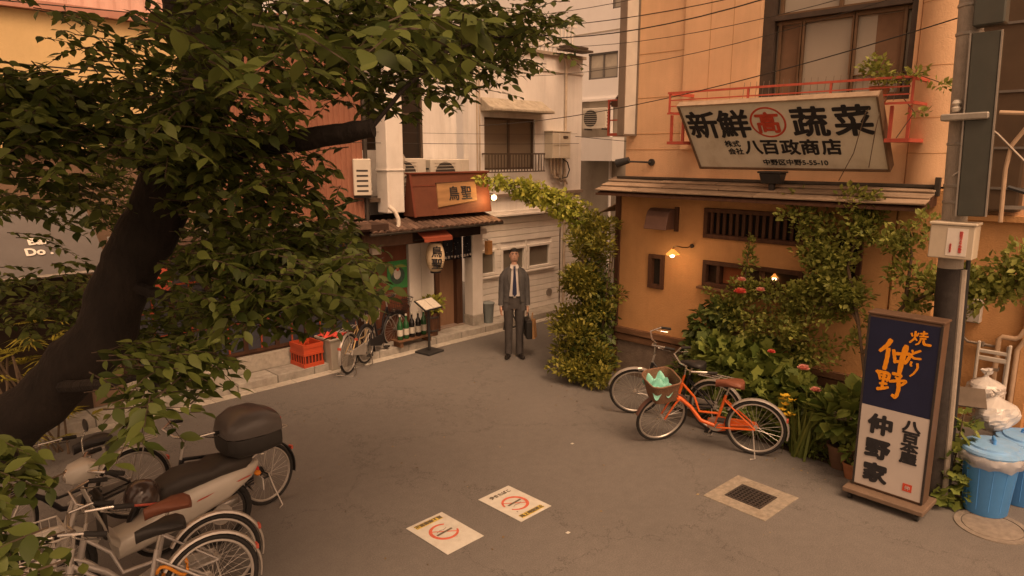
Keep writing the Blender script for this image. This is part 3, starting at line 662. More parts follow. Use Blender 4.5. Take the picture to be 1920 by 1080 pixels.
# ---------------------------------------------------------------- bar with the red mansard (front around y = 9.75)
WHT = mat('white_render', (.74, .71, .66), .85, .07, 2.5, .2, 60, dirt=.25, dirtcol=(.42, .35, .27))
REDW = mat('red_board', (.135, .046, .025), .65, .14, 4, .15, 60, dirt=.2, dirtcol=(.08, .03, .016))
bar_ = thing('bar_building', 'small bar with red mansard board above a tiled eave', 'building', (7.6, 9.8, 0))
part(bar_, 'upper_wall', wall_y(10.2, 10.3, 6.40, 8.72, 2.3, 5.4, [(7.42, 7.92, 3.25, 4.6), (6.55, 6.95, 3.4, 4.5)]), CREAM)
w7 = part(bar_, 'window', MB().box(7.42, 7.92, 10.26, 10.27, 3.25, 4.6), GLASSD); part(w7, 'frame', MB().box(7.42, 7.47, 10.20, 10.255, 3.25, 4.6).box(7.87, 7.92, 10.20, 10.255, 3.25, 4.6).box(7.47, 7.87, 10.20, 10.255, 4.0, 4.04), RAILD)
w8 = part(bar_, 'window', MB().box(6.55, 6.95, 10.26, 10.27, 3.4, 4.5), GLASSD)
part(bar_, 'upper_trim', MB().box(6.40, 8.72, 10.15, 10.199, 4.75, 4.85), WHT)
part(bar_, 'ledge', MB().box(6.38, 8.86, 9.66, 10.2, 2.56, 2.62), RAILD)
part(bar_, 'pillar', MB().box(6.60, 6.93, 9.45, 9.76, 2.38, 7.2), WHT, bevel=.012, label='square white pillar rising above the eave')
part(bar_, 'pillar_band', MB().box(6.585, 6.945, 9.435, 9.775, 3.07, 3.085), CTRIM)
# mansard
mb = MB().add([(x, y, z) for x in (7.03, 8.78) for y, z in ((9.30, 2.30), (9.42, 3.0), (9.52, 3.0), (9.64, 2.30))], [(0, 1, 2, 3), (7, 6, 5, 4), (0, 4, 5, 1), (1, 5, 6, 2), (2, 6, 7, 3), (3, 7, 4, 0)])
man = part(bar_, 'mansard', mb, REDW, bevel=.006, label='sloping red boarded mansard front')
part(man, 'cap', MB().box(7.0, 8.80, 9.39, 9.54, 3.002, 3.03), mat('dark_red_cap', (.15, .04, .022), .6), bevel=.004)
part(man, 'side_strip', MB().add([(x, y - .012, z) for x in (7.0, 7.04) for y, z in ((9.29, 2.30), (9.41, 3.0), (9.43, 3.0), (9.31, 2.30))], [(0, 1, 2, 3), (7, 6, 5, 4), (0, 4, 5, 1), (1, 5, 6, 2), (2, 6, 7, 3), (3, 7, 4, 0)]), MATS['dark_red_cap'])
part(man, 'joint_strip', MB().add([(x, y - .008, z) for x in (7.05, 8.77) for y, z in ((9.386, 2.80), (9.388, 2.815), (9.40, 2.815), (9.398, 2.80))], [(0, 1, 2, 3), (7, 6, 5, 4), (0, 4, 5, 1), (1, 5, 6, 2), (2, 6, 7, 3), (3, 7, 4, 0)]), MATS['dark_red_cap'])
# tiled eave: rows of half-round tiles
TILE = mat('roof_tile', (.12, .075, .055), .7, .3, 12, .2, 60, rand=.3, dirt=.3)
part(bar_, 'eave_board', MB().add([(x, y, z) for x in (6.02, 8.82) for y, z in ((9.12, 2.12), (9.66, 2.26), (9.66, 2.20), (9.12, 2.07))], [(0, 1, 2, 3), (7, 6, 5, 4), (0, 4, 5, 1), (1, 5, 6, 2), (2, 6, 7, 3), (3, 7, 4, 0)]), mat('eave_dark', (.05, .027, .018), .8))
tm = MB()
tp = []
for i in range(7):
    t = R(180 * i / 6); tp.append((math.cos(t) * .055, math.sin(t) * .032))
tm.add([(p[0], y, p[1]) for y in (-.13, .13) for p in tp], [(i, i + 1, i + 8, i + 7) for i in range(6)] + [tuple(range(7)), tuple(range(13, 6, -1))])
tmesh = tm.mesh('tile', True); tmesh.materials.append(TILE)
for i in range(24):
    for k in range(2):
        piece(bar_, 'tile', tmesh, None, (6.10 + i * .117, 9.20 + k * .25, 2.155 + k * .066), (R(14.5), 0, rnd.uniform(-.02, .02)))
part(bar_, 'eave_gutter', MB().cyl((6.0, 9.10, 2.10), (8.86, 9.10, 2.10), .025, n=8), FLASH, True)
part(bar_, 'fascia', MB().box(7.02, 8.60, 9.42, 9.48, 1.88, 2.10), mat('fascia_dark', (.03, .02, .016), .7, .2, 6))
part(bar_, 'soffit', MB().box(6.02, 8.60, 9.48, 9.9, 2.02, 2.06), MATS['eave_dark'])
part(bar_, 'front_gable_board', MB().box(6.05, 7.0, 9.36, 9.42, 1.86, 2.08), mat('brown_board', (.13, .075, .05), .7, .2, 8))
# post, walls and door
part(bar_, 'white_post', MB().box(8.54, 8.80, 9.58, 9.82, .32, 2.05), WHT, bevel=.008)
part(bar_, 'post_base', MB().box(8.53, 8.81, 9.57, 9.83, .11, .319), CONC, bevel=.008)
part(bar_, 'post_cap', MB().box(8.50, 8.86, 9.52, 9.60, 1.86, 1.96), WHT, bevel=.01)
part(bar_, 'white_wall', MB().box(7.24, 7.50, 9.80, 9.88, .12, 1.86).box(7.505, 7.78, 9.79, 9.88, .12, 1.86), WHT, bevel=.004)
part(bar_, 'door_jamb', MB().box(7.785, 7.87, 9.74, 10.1, .11, 1.86), DWOOD)
part(bar_, 'sliding_door', MB().box(7.98, 8.40, 9.98, 10.02, .13, 1.85), mat('door_brown', (.26, .155, .095), .6, .14, 7, stretch=(1, 1, .2)), label='plain brown sliding door')
part(bar_, 'door_post', MB().box(8.40, 8.54, 9.88, 10.06, .11, 1.86), DWOOD)
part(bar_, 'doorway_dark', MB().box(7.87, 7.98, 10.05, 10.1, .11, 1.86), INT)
part(bar_, 'door_step', MB().box(7.78, 8.54, 9.81, 10.1, .05, .135), mat('step_tile', (.27, .21, .17), .7, .15, 20), bevel=.006)
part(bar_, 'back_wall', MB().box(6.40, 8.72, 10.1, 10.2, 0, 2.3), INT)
part(bar_, 'wood_wall', MB().box(6.42, 7.20, 9.82, 9.88, .70, 1.86), mat('reddish_wood', (.16, .06, .032), .7, .2, 9, stretch=(1, 1, .2)))
part(bar_, 'wood_dado', MB().box(6.38, 7.22, 9.80, 9.88, .12, .699), mat('dado_wood', (.12, .05, .028), .7, .2, 9, stretch=(1, 1, .2)))
part(bar_, 'lintel', MB().box(6.3, 7.80, 9.70, 9.79, 1.80, 1.86), DWOOD)
part(bar_, 'awning_roller', MB().cyl((6.30, 9.52, 1.95), (7.0, 9.52, 1.95), .11, n=16), mat('roller_brown', (.15, .085, .06), .6, .15, 5), True)
# little red canopy over the lantern
rc = thing('lantern_canopy', 'small red canopy above the paper lantern', 'canopy', (7.35, 9.3, 2.0))
part(rc, 'sheet', MB().add([(7.02, 9.42, 2.15), (7.62, 9.42, 2.15), (7.66, 9.12, 1.96), (7.06, 9.12, 1.96), (7.02, 9.42, 2.135), (7.62, 9.42, 2.135), (7.66, 9.12, 1.945), (7.06, 9.12, 1.945)], [(0, 1, 2, 3), (7, 6, 5, 4), (0, 4, 5, 1), (1, 5, 6, 2), (2, 6, 7, 3), (3, 7, 4, 0)]), mat('canopy_red', (.30, .075, .04), .6, .15, 6, dirt=.3))
part(rc, 'valance', MB().box(7.06, 7.66, 9.105, 9.118, 1.89, 1.96), MATS['canopy_red'])
part(rc, 'stay', MB().cyl((7.08, 9.13, 1.95), (7.08, 9.42, 1.90), .008, n=6), IRON)
# paper lantern
ln_ = thing('paper_lantern', 'long cream paper lantern with black characters by the bar door', 'lantern', (7.43, 9.30, 1.35))
prof = [(.085, 0)]
for i in range(15):
    t = i / 14; r_ = .165 * (math.sin(math.pi * (.14 + .72 * t)) ** .45); prof += [(r_, .03 + .43 * t), (r_ * .975, .03 + .43 * t + .012)]
prof.append((.085, .49))
part(ln_, 'paper', MB().lathe(prof, (0, 0, 0), 28), mat('lantern_paper', (.62, .50, .33), .8, .08, 5, dirt=.2, dirtcol=(.45, .32, .2), emit=.0), True, w=False)
part(ln_, 'bottom_ring', MB().lathe([(.09, -.03), (.09, 0), (.06, 0)], (0, 0, 0), 20), INK, True, w=False)
part(ln_, 'top_ring', MB().lathe([(.06, .49), (.09, .49), (.09, .52)], (0, 0, 0), 20), INK, True, w=False)
part(ln_, 'hook', MB().cyl((0, 0, .52), (0, 0, .60), .008, n=6), IRON, w=False)
def wrap_text(s, size, r, zc, phi0, bold):
    me_ = text_mesh(s, size, bold, .001); xs = np.empty(len(me_.vertices) * 3, 'f'); me_.vertices.foreach_get('co', xs); xs = xs.reshape(-1, 3)
    ph = phi0 + xs[:, 0] / r; rr = r + .004 + xs[:, 2]
    out = np.stack([rr * np.cos(ph), rr * np.sin(ph), zc + xs[:, 1]], 1); me_.vertices.foreach_set('co', out.astype('f').ravel()); me_.update(); me_.materials.append(INK); return me_
for s_, z_ in (('鳥', .355), ('聖', .145)):
    part(ln_, 'lettering', wrap_text(s_, .20, .166, z_, R(-118), .004), INK, w=False)
# noren curtain with folds
nr = MB(); xs_ = np.linspace(7.86, 8.54, 41)
fr_ = [(float(x), 9.62 + .018 * math.sin((x - 7.86) * 46) + .006 * math.sin((x - 7.86) * 101), z) for z in (1.44, 1.84) for x in xs_]
nr.add(fr_, [(i, i + 1, i + 42, i + 41) for i in range(40) if i not in (13, 27)])
no = thing('door_curtain', 'dark navy split curtain with small white marks in the bar doorway', 'curtain', (8.2, 9.62, 1.4))
part(no, 'cloth', nr, mat('navy_cloth', (.016, .017, .024), .9, .2, 20), True)
part(no, 'rod', MB().cyl((7.82, 9.62, 1.855), (8.56, 9.62, 1.855), .012, n=8), DWOOD)
WM = mat('white_mark', (.55, .52, .48), .8)
for i in range(9): letters(no, 'lettering', '鳥聖やきとり酒処味'[i], .052, WM, (7.90 + i * .075, 9.592, 1.495 + .004 * (i % 3)), (R(90), 0, 0), .001)
for i in range(14): part(no, 'white_dot', MB().ball((rnd.uniform(7.9, 8.5), 9.594, rnd.uniform(1.56, 1.78)), .006, 6, 4), WM)
# mansard plaque and spot lamp
pq = thing('name_plaque', 'wooden name plaque with carved characters on the red mansard', 'plaque', (8.0, 9.33, 2.45), (R(-9.7), 0, 0))
part(pq, 'board', MB().add([(-.47, -.03, -.02), (.43, -.03, .06), (.45, -.03, .42), (-.45, -.03, .40), (-.47, .015, -.02), (.43, .015, .06), (.45, .015, .42), (-.45, .015, .40)], [(0, 1, 2, 3), (7, 6, 5, 4), (0, 4, 5, 1), (1, 5, 6, 2), (2, 6, 7, 3), (3, 7, 4, 0)]), mat('plaque_wood', (.33, .19, .085), .6, .28, 9, stretch=(.2, 1, 1)), w=False, bevel=.006)
part(pq, 'edge', MB().add([(-.47, -.034, .385), (.46, -.034, .405), (.46, -.034, .425), (-.47, -.034, .405), (-.47, .015, .385), (.46, .015, .405), (.46, .015, .425), (-.47, .015, .405)], [(0, 1, 2, 3), (7, 6, 5, 4), (0, 4, 5, 1), (1, 5, 6, 2), (2, 6, 7, 3), (3, 7, 4, 0)]), DWOOD, w=False)
for s_, x_ in (('鳥', -.10), ('聖', .19)): letters(pq, 'lettering', s_, .26, INK, (x_, -.033, .21), (R(90), 0, 0), .004, w=False)
ml = thing('mansard_lamp', 'glowing round bulb lamp at the end of the red mansard', 'lamp', (8.80, 9.22, 2.55))
part(ml, 'bulb', MB().ball((8.70, 9.16, 2.56), .05, 14, 10), BULB, True)
part(ml, 'arm', MB().tube([(8.79, 9.40, 2.62), (8.78, 9.28, 2.62), (8.73, 9.18, 2.59)], .01, 6), IRON)
pl_ = bpy.data.lights.new('mansard_light', 'POINT'); pl_.energy = 6; pl_.color = (1, .55, .2); pl_.shadow_soft_size = .05
po = bpy.data.objects.new('mansard_light', pl_); C.objects.link(po); po.parent = ml; po.location = (-.16, -.08, .0)
# air conditioners
ACW = mat('ac_white', (.60, .56, .48), .5, .06, 4, dirt=.2)
ACD = mat('ac_dark', (.05, .045, .04), .6)
def ac_unit(label, loc, rz, w_=.78, h_=.54, d_=.28):
    t = thing('air_conditioner', label, 'air conditioner', loc, (0, 0, rz), 'outdoor air conditioning units')
    part(t, 'casing', MB().box(-w_ / 2, w_ / 2, 0, d_, .04, h_), ACW, bevel=.012, w=False)
    part(t, 'fan_opening', MB().cyl((-.12, -.002, h_ * .53), (-.12, .004, h_ * .53), h_ * .40, n=28), ACD, w=False)
    gb_ = unit_box('grille_bar', h_ * .82, .006, .008); gb_.materials.append(ACW)
    for i in range(9):
        o = piece(t, 'grille_bar', gb_, None, (-.12, -.008, h_ * .53 + (i - 4) * h_ * .092)); o.matrix_parent_inverse = Matrix()
    part(t, 'side_panel', MB().box(w_ / 2 - .2, w_ / 2 - .03, -.006, .0, h_ * .25, h_ * .85), ACW, w=False)
    for x in (-w_ / 2 + .1, w_ / 2 - .1): part(t, 'foot', MB().box(x - .03, x + .03, 0, d_, 0, .039), ACD, w=False)
    for s_ in (-1, 1):
        for i in range(5):
            part(t, 'side_slot', MB().box(s_ * (w_ / 2 + .001) - .002, s_ * (w_ / 2 + .001) + .002, .05, d_ - .05, .1 + i * .08, .13 + i * .08), ACD, w=False)
    return t
ac_unit('cream air conditioner left of the white pillar with its grille turned sideways', (6.52, 9.86, 2.64), R(62), .78, .62)
ac_unit('air conditioner half hidden behind the white pillar', (7.36, 9.85, 2.64), 0, .70, .62)
ac_unit('wide air conditioner above the red mansard', (8.26, 9.84, 2.64), 0, .92, .60)
# coiled hose behind the pillar
part(bar_, 'hose_bundle', MB().tube([(7.06 + .05 * math.sin(i * 1.9), 9.70 + .05 * math.cos(i * 1.9), 2.62 + i * .012) for i in range(60)], .03, 6), mat('wrapped_hose', (.42, .38, .32), .8, .15, 20), True)
cp = thing('curved_duct', 'white curved plastic duct bending down beside the pillar', 'pipe', (6.6, 9.3, 2.1))
part(cp, 'tube', MB().tube([(6.55, 9.36, 2.50), (6.62, 9.30, 2.42), (6.66, 9.27, 2.30), (6.66, 9.26, 2.20), (6.60, 9.27, 2.10), (6.50, 9.30, 2.07)], .035, 12), mat('duct_white', (.64, .58, .5), .5), True)
mb_ = thing('electric_meter', 'white electricity meter box with dark glass under the eave', 'meter', (6.36, 9.55, 1.75))
part(mb_, 'case', MB().box(6.28, 6.46, 9.48, 9.58, 1.72, 2.0), mat('meter_white', (.56, .5, .42), .5), bevel=.01)
part(mb_, 'glass', MB().box(6.30, 6.44, 9.472, 9.48, 1.86, 1.98), GLASSD)
gp = thing('green_poster', 'green poster with a white bird in a circle on the bar wall', 'poster', (7.0, 9.8, 1.0))
part(gp, 'sheet', MB().box(6.78, 7.20, 9.806, 9.816, 1.03, 1.52), mat('poster_green', (.05, .24, .07), .6, .15, 8))
part(gp, 'dark_disc', MB().cyl((6.99, 9.805, 1.26), (6.99, 9.80, 1.26), .15, n=24), mat('poster_dark', (.05, .09, .07), .6, .3, 20))
part(gp, 'white_patch', MB().ball((6.98, 9.799, 1.29), .075, 10, 6, (1, .05, 1.3)), WM)
part(gp, 'red_patch', MB().ball((6.99, 9.795, 1.37), .03, 8, 5, (1, .05, 1.2)), RED)
# side lantern sign on the white post
ps = thing('post_sign', 'small amber box sign hung on the side of the white post', 'sign', (8.9, 9.6, 1.45))
part(ps, 'box', MB().box(8.86, 8.98, 9.50, 9.60, 1.46, 1.72), mat('amber_box', (.52, .27, .10), .6, .15, 8), bevel=.008)
part(ps, 'hanger', MB().box(8.80, 8.9, 9.545, 9.555, 1.74, 1.75).box(8.90, 8.91, 9.545, 9.555, 1.72, 1.739), IRON)

# ---------------------------------------------------------------- izakaya with corrugated upper wall, left of the bar
COR = mat('corrugated_red', (.30, .135, .085), .7, .12, 3, .1, 60, dirt=.25, dirtcol=(.2, .08, .05))
iz = thing('tavern_building', 'tavern with reddish corrugated upper wall and dark latticed shopfront', 'building', (4.5, 9.9, 0))
cw = MB(); N_ = 150; pts = []
for i in range(N_ + 1):
    x = 3.95 + i * (2.37 / N_); ph = (i % 6) / 6
    y = 9.72 + (.0 if (i % 6) in (0, 1, 2) else .025)
    pts.append((x, y))
cw.add([(p[0], p[1], z) for z in (2.30, 5.3) for p in pts], [(i, i + 1, i + N_ + 2, i + N_ + 1) for i in range(N_)])
part(iz, 'corrugated_wall', cw, COR)
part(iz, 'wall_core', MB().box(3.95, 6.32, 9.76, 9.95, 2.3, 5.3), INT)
part(iz, 'corner_pipe', MB().cyl((6.36, 9.70, 2.2), (6.36, 9.70, 5.6), .035, n=10), FLASH, True)
part(iz, 'eave_slab', MB().box(2.6, 6.35, 9.1, 9.72, 2.16, 2.26), MATS['eave_dark'])
part(iz, 'eave_tile_strip', MB().box(2.6, 6.0, 9.06, 9.14, 2.20, 2.29), TILE)
part(iz, 'front_wall', wall_y(9.95, 10.05, 2.6, 6.42, 0, 2.2, [(2.75, 6.3, .36, 2.0)]), mat('tavern_brown', (.06, .032, .02), .75, .2, 6))
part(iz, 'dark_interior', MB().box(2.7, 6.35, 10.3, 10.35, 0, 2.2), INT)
part(iz, 'stone_base', MB().box(2.6, 5.1, 9.86, 9.94, .1, .35), CONC2, bevel=.006)
BLUEP = mat('bluish_pane', (.06, .065, .085), .3, .15, 3, spec=.5)
REDF = mat('lattice_red', (.42, .09, .035), .6, .2, 8)  # plain red colour of the lattice bars
for i in range(7):
    x = 2.8 + i * .5
    d = part(iz, 'sliding_panel', MB().box(x + .03, x + .47, 9.985, 9.995, .40, 1.96), BLUEP)
    part(d, 'frame', MB().box(x, x + .035, 9.96, 10.0, .37, 1.99).box(x + .465, x + .498, 9.96, 10.0, .37, 1.99).box(x + .035, x + .465, 9.96, 10.0, .37, .42).box(x + .035, x + .465, 9.96, 10.0, 1.94, 1.99), DWOOD)
    for z in (.85, 1.2, 1.55): part(d, 'lattice_bar', MB().box(x + .035, x + .465, 9.965, 9.985, z, z + .022), REDF)
    part(d, 'lattice_bar', MB().box(x + .24, x + .262, 9.962, 9.984, .42, 1.94), REDF)
# paper lanterns in a row under the tavern eave
for i in range(4):
    t = thing('red_lantern', ['red paper lantern nearest the grey awning under the tavern eave', 'second red paper lantern from the grey awning', 'third red paper lantern from the grey awning', 'red paper lantern under the tavern eave nearest the bar'][i], 'lantern', (3.0 + i * .75, 9.3, 1.62), group='red lanterns under the tavern eave')
    pr = [(.05, 0)] + [(.11 * math.sin(math.pi * (.15 + .7 * k / 8)) ** .5, .02 + .26 * k / 8) for k in range(9)] + [(.05, .30)]
    part(t, 'paper', MB().lathe(pr, n=20), mat('red_paper', (.45, .07, .03), .7, .12, 8, emit=.15), True, w=False)
    part(t, 'ring', MB().lathe([(.055, .30), (.06, .32), (.03, .33)], n=14), INK, w=False)
    part(t, 'cord', MB().cyl((0, 0, .33), (0, 0, .56), .005, n=5), IRON, w=False)
pbx = thing('planter_box', 'grey planter box with red and yellow flowers in front of the tavern', 'planter', (3.55, 9.62, .118))
part(pbx, 'box', MB().box(3.25, 3.85, 9.50, 9.74, .118, .36), CONC2, bevel=.01)
for k in range(3): part(pbx, 'flower_head', MB().ball((3.35 + k * .2, 9.56 + .05 * (k % 2), .50 + .05 * (k % 2)), .05, 10, 6), mat('flower_red', (.5, .06, .03), .7, .2, 40) if k % 2 == 0 else mat('flower_yellow', (.55, .38, .05), .7, .2, 40), True)
for k in range(3): part(pbx, 'stalk', MB().cyl((3.35 + k * .2, 9.58, .34), (3.35 + k * .2, 9.56 + .05 * (k % 2), .48), .008, n=5), mat('stalk_green', (.06, .10, .03), .7))
nb = thing('notice_board', 'small framed paper notice on the dark wall above the parked bicycle', 'notice', (6.35, 9.8, .4))
part(nb, 'sheet', MB().box(6.22, 6.42, 9.70, 9.715, .35, .68), mat('notice_paper', (.50, .46, .40), .7, .15, 25))
part(nb, 'photo_patch', MB().box(6.25, 6.39, 9.694, 9.70, .40, .55), GLASSD)

# ---------------------------------------------------------------- yellow house with the grey awning at far left
YEL = mat('yellow_render', (.70, .52, .26), .85, .07, 2, .2, 60, dirt=.2, dirtcol=(.45, .3, .12))
yh = thing('yellow_house', 'yellow rendered house with pink corrugated upper storey above a grey awning', 'building', (0, 9.9, 0))
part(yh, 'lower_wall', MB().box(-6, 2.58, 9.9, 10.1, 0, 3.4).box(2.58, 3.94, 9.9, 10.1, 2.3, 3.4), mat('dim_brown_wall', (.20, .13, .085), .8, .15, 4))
part(yh, 'yellow_wall', MB().box(-6, 4.2, 9.80, 10.1, 3.401, 4.95), YEL)
part(yh, 'yellow_return', MB().box(4.1, 4.2, 10.1, 14, 3.401, 4.95), YEL)
cw = MB(); pts = []
for i in range(241):
    x = -6 + i * (11.0 / 240); pts.append((x, 10.25 + (.0 if (i % 4) < 2 else .02)))
cw.add([(p[0], p[1], z) for z in (4.95, 8.2) for p in pts], [(i, i + 1, i + 242, i + 241) for i in range(240)])
part(yh, 'corrugated_wall', cw, mat('pink_corrugated', (.62, .42, .35), .7, .08, 3, dirt=.2))
part(yh, 'eave_board', MB().box(-6, 4.3, 9.7, 10.24, 4.955, 5.05), mat('pink_trim', (.48, .24, .18), .7, .1, 5))
for x in (-1.2, 1.2): part(yh, 'upper_window', MB().box(x, x + .9, 10.225, 10.249, 5.6, 6.5), GLASSD)
aw = thing('grey_awning', 'grey fabric shop awning with white letters behind the tree', 'awning', (1.0, 9.3, 2.0))
part(aw, 'sheet', MB().add([(-3, 9.88, 2.75), (2.35, 9.88, 2.75), (2.35, 9.05, 2.02), (-3, 9.05, 2.02), (-3, 9.88, 2.73), (2.35, 9.88, 2.73), (2.35, 9.05, 2.0), (-3, 9.05, 2.0)], [(0, 1, 2, 3), (7, 6, 5, 4), (0, 4, 5, 1), (1, 5, 6, 2), (2, 6, 7, 3), (3, 7, 4, 0)]), mat('awning_grey', (.13, .122, .118), .8, .1, 4, dirt=.2))
part(aw, 'front_bar', MB().cyl((-3, 9.04, 2.0), (2.38, 9.04, 2.0), .022, n=8), AL, True)
aro = math.atan2(.73, .83)
LW = mat('letter_white', (.75, .72, .66), .6)
letters(aw, 'lettering', 'Bar', .15, LW, (1.75, 9.42, 2.36), (aro, 0, 0), .006)
letters(aw, 'lettering', 'Do .', .15, LW, (1.72, 9.30, 2.255), (aro, 0, 0), .006)
part(yh, 'shop_dark_sheet', MB().box(-3, 2.2, 9.88, 9.899, .1, 1.95), INT)  # flat near-black sheet, the shop's inner shade put into its colour

# ---------------------------------------------------------------- tall pale building closing the alley (front plane x = 15)
FARW = mat('far_white', (.80, .78, .76), .9, .04, 1, .1, 40, dirt=.15, dirtcol=(.5, .43, .36))
fb = thing('apartment_building', 'tall pale apartment building closing the end of the alley', 'building', (15, 10, 0))
part(fb, 'wall', wall_x(15, 15.2, 2, 30, 4.75, 16, [(11.17, 12.14, 5.26, 5.92), (10.6, 11.4, 6.95, 7.9)]), FARW)
part(fb, 'lower_wall', MB().box(15.05, 15.2, 2, 30, 0, 4.75), mat('far_grey', (.40, .36, .30), .9, .1, 2, dirt=.35))
part(fb, 'ledge', MB().box(14.94, 15.06, 2, 30, 4.70, 4.76), FARW)
for (y0, y1, z0, z1) in ((11.17, 12.14, 5.26, 5.92), (10.6, 11.4, 6.95, 7.9)):
    w_ = part(fb, 'window', MB().box(15.08, 15.09, y0, y1, z0, z1), FROST)
    part(w_, 'frame', MB().box(15.03, 15.10, y0, y0 + .04, z0, z1).box(15.03, 15.10, y1 - .04, y1, z0, z1).box(15.03, 15.10, y0, y1, z0, z0 + .04).box(15.03, 15.10, y0, y1, z1 - .04, z1).box(15.04, 15.10, (y0 + y1) / 2 - .02, (y0 + y1) / 2 + .02, z0, z1), mat('alu_dark', (.16, .15, .14), .5, metal=.3))
    part(w_, 'blind', MB().box(15.077, 15.079, y0 + .05, y1 - .05, z0 + (z1 - z0) * .45, z1 - .05), mat('blind', (.5, .46, .38), .8))
part(fb, 'floor_joint', MB().box(14.99, 15.0, 2, 30, 6.42, 6.45), MATS['far_grey'])
t = ac_unit('air conditioner on brackets on the far building down the alley', (14.8, 11.75, 3.95), R(-90), .78, .56)
part(fb, 'balcony_wall', MB().box(14.5, 15.0, 10.9, 12.2, 3.15, 3.75), FARW)
part(fb, 'downpipe', MB().cyl((14.97, 11.3, 0), (14.97, 11.3, 4.7), .04, n=8), FARW, True)
nbk = thing('corner_shed', 'dark corner wall of a shop beyond the bush down the alley', 'building', (13.5, 8, 0))
part(nbk, 'wall', MB().box(13.2, 15, 6.3, 9.0, 0, 2.9), mat('dark_brown_wall', (.09, .065, .05), .8, .2, 5))
part(nbk, 'roof', MB().box(13.0, 15, 6.25, 9.2, 2.9, 2.98), TAN)
part(nbk, 'door', MB().box(13.17, 13.199, 7.2, 8.1, 0, 2.0), RED)
# ---------------------------------------------------------------- cherry tree in the foreground
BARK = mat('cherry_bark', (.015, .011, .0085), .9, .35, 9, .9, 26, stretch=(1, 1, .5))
TW = mat('twig', (.06, .042, .028), .85, .2, 20)
LEAFD = leaf_mat('cherry_leaf', (.034, .052, .011), (.155, .19, .042), .5, .42)
LEAFDO = leaf_mat('cherry_leaf_single', (.038, .058, .012), (.15, .185, .042), .5, .42, True)
tree = thing('cherry_tree', 'large leaning cherry tree with dark trunk in the left foreground', 'tree', (-.42, 5.68, 0))
def knobby(pts, rs, sub=6):
    out = []; ro = []
    for i in range(len(pts) - 1):
        for k in range(sub):
            t = k / sub; p = Vector(pts[i]).lerp(Vector(pts[i + 1]), t)
            out.append(p + Vector((rnd.uniform(-1, 1), rnd.uniform(-1, 1), rnd.uniform(-1, 1))) * rs[i] * .07); ro.append((rs[i] * (1 - t) + rs[i + 1] * t) * rnd.uniform(.95, 1.06))
    out.append(Vector(pts[-1])); ro.append(rs[-1]); return out, ro
def limb(parent, name, pts, rs, n=10, m=BARK):
    p, r_ = knobby(pts, rs); return part(parent, name, MB().tube(p, r_, n), m, True)
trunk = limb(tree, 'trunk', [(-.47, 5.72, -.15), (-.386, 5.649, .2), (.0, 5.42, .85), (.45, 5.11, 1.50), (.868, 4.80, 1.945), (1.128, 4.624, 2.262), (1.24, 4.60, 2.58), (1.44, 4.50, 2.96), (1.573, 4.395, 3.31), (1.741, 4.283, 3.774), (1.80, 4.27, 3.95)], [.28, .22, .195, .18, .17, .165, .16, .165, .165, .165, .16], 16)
limb(trunk, 'bough', [(1.76, 4.30, 3.85), (1.687, 4.43, 4.115), (1.708, 4.495, 4.424), (1.775, 4.745, 5.05), (1.6, 5.2, 6.0), (1.2, 5.8, 7.0)], [.13, .115, .11, .10, .08, .05])
limb(trunk, 'bough', [(1.80, 4.26, 3.90), (1.893, 4.184, 4.228), (2.041, 3.908, 4.549), (2.292, 3.615, 4.919), (2.9, 3.2, 5.5), (3.6, 3.0, 6.0)], [.13, .12, .11, .095, .07, .04])
limb(trunk, 'bough', [(1.45, 4.45, 3.10), (1.60, 4.25, 3.27), (1.754, 3.875, 3.385), (2.005, 3.493, 3.436), (2.189, 3.25, 3.483)], [.075, .075, .065, .062, .05])
limb(trunk, 'bough', [(2.18, 3.26, 3.48), (2.40, 3.25, 3.70), (2.8, 3.35, 3.95), (3.4, 3.55, 4.12), (4.0, 3.6, 4.2)], [.014, .012, .010, .008, .005], 8)
limb(trunk, 'bough', [(1.24, 4.55, 2.58), (1.45, 4.2, 2.50), (1.7, 3.7, 2.62), (1.80, 3.3, 2.70), (1.80, 3.05, 2.72)], [.04, .03, .018, .010, .004], 8)
limb(trunk, 'bough', [(.87, 4.72, 1.98), (.95, 4.0, 2.15), (.98, 3.5, 2.3), (.98, 3.25, 2.32), (.97, 3.1, 2.32)], [.04, .025, .014, .008, .003], 8)
limb(trunk, 'bough', [(.45, 5.05, 1.55), (.40, 4.2, 2.0), (.38, 3.5, 2.2), (.36, 3.2, 2.2)], [.04, .025, .012, .003], 8)
limb(trunk, 'bough', [(1.5, 4.45, 3.2), (1.2, 4.4, 3.45), (.8, 4.3, 3.5), (.3, 4.5, 3.4)], [.06, .04, .03, .012], 8)
AX_R = np.array((.7071, -.7071, 0)); AX_D = np.array((.7071, .7071, 0)); AX_U = np.array((0, 0, 1.))
TWIGS = MB()
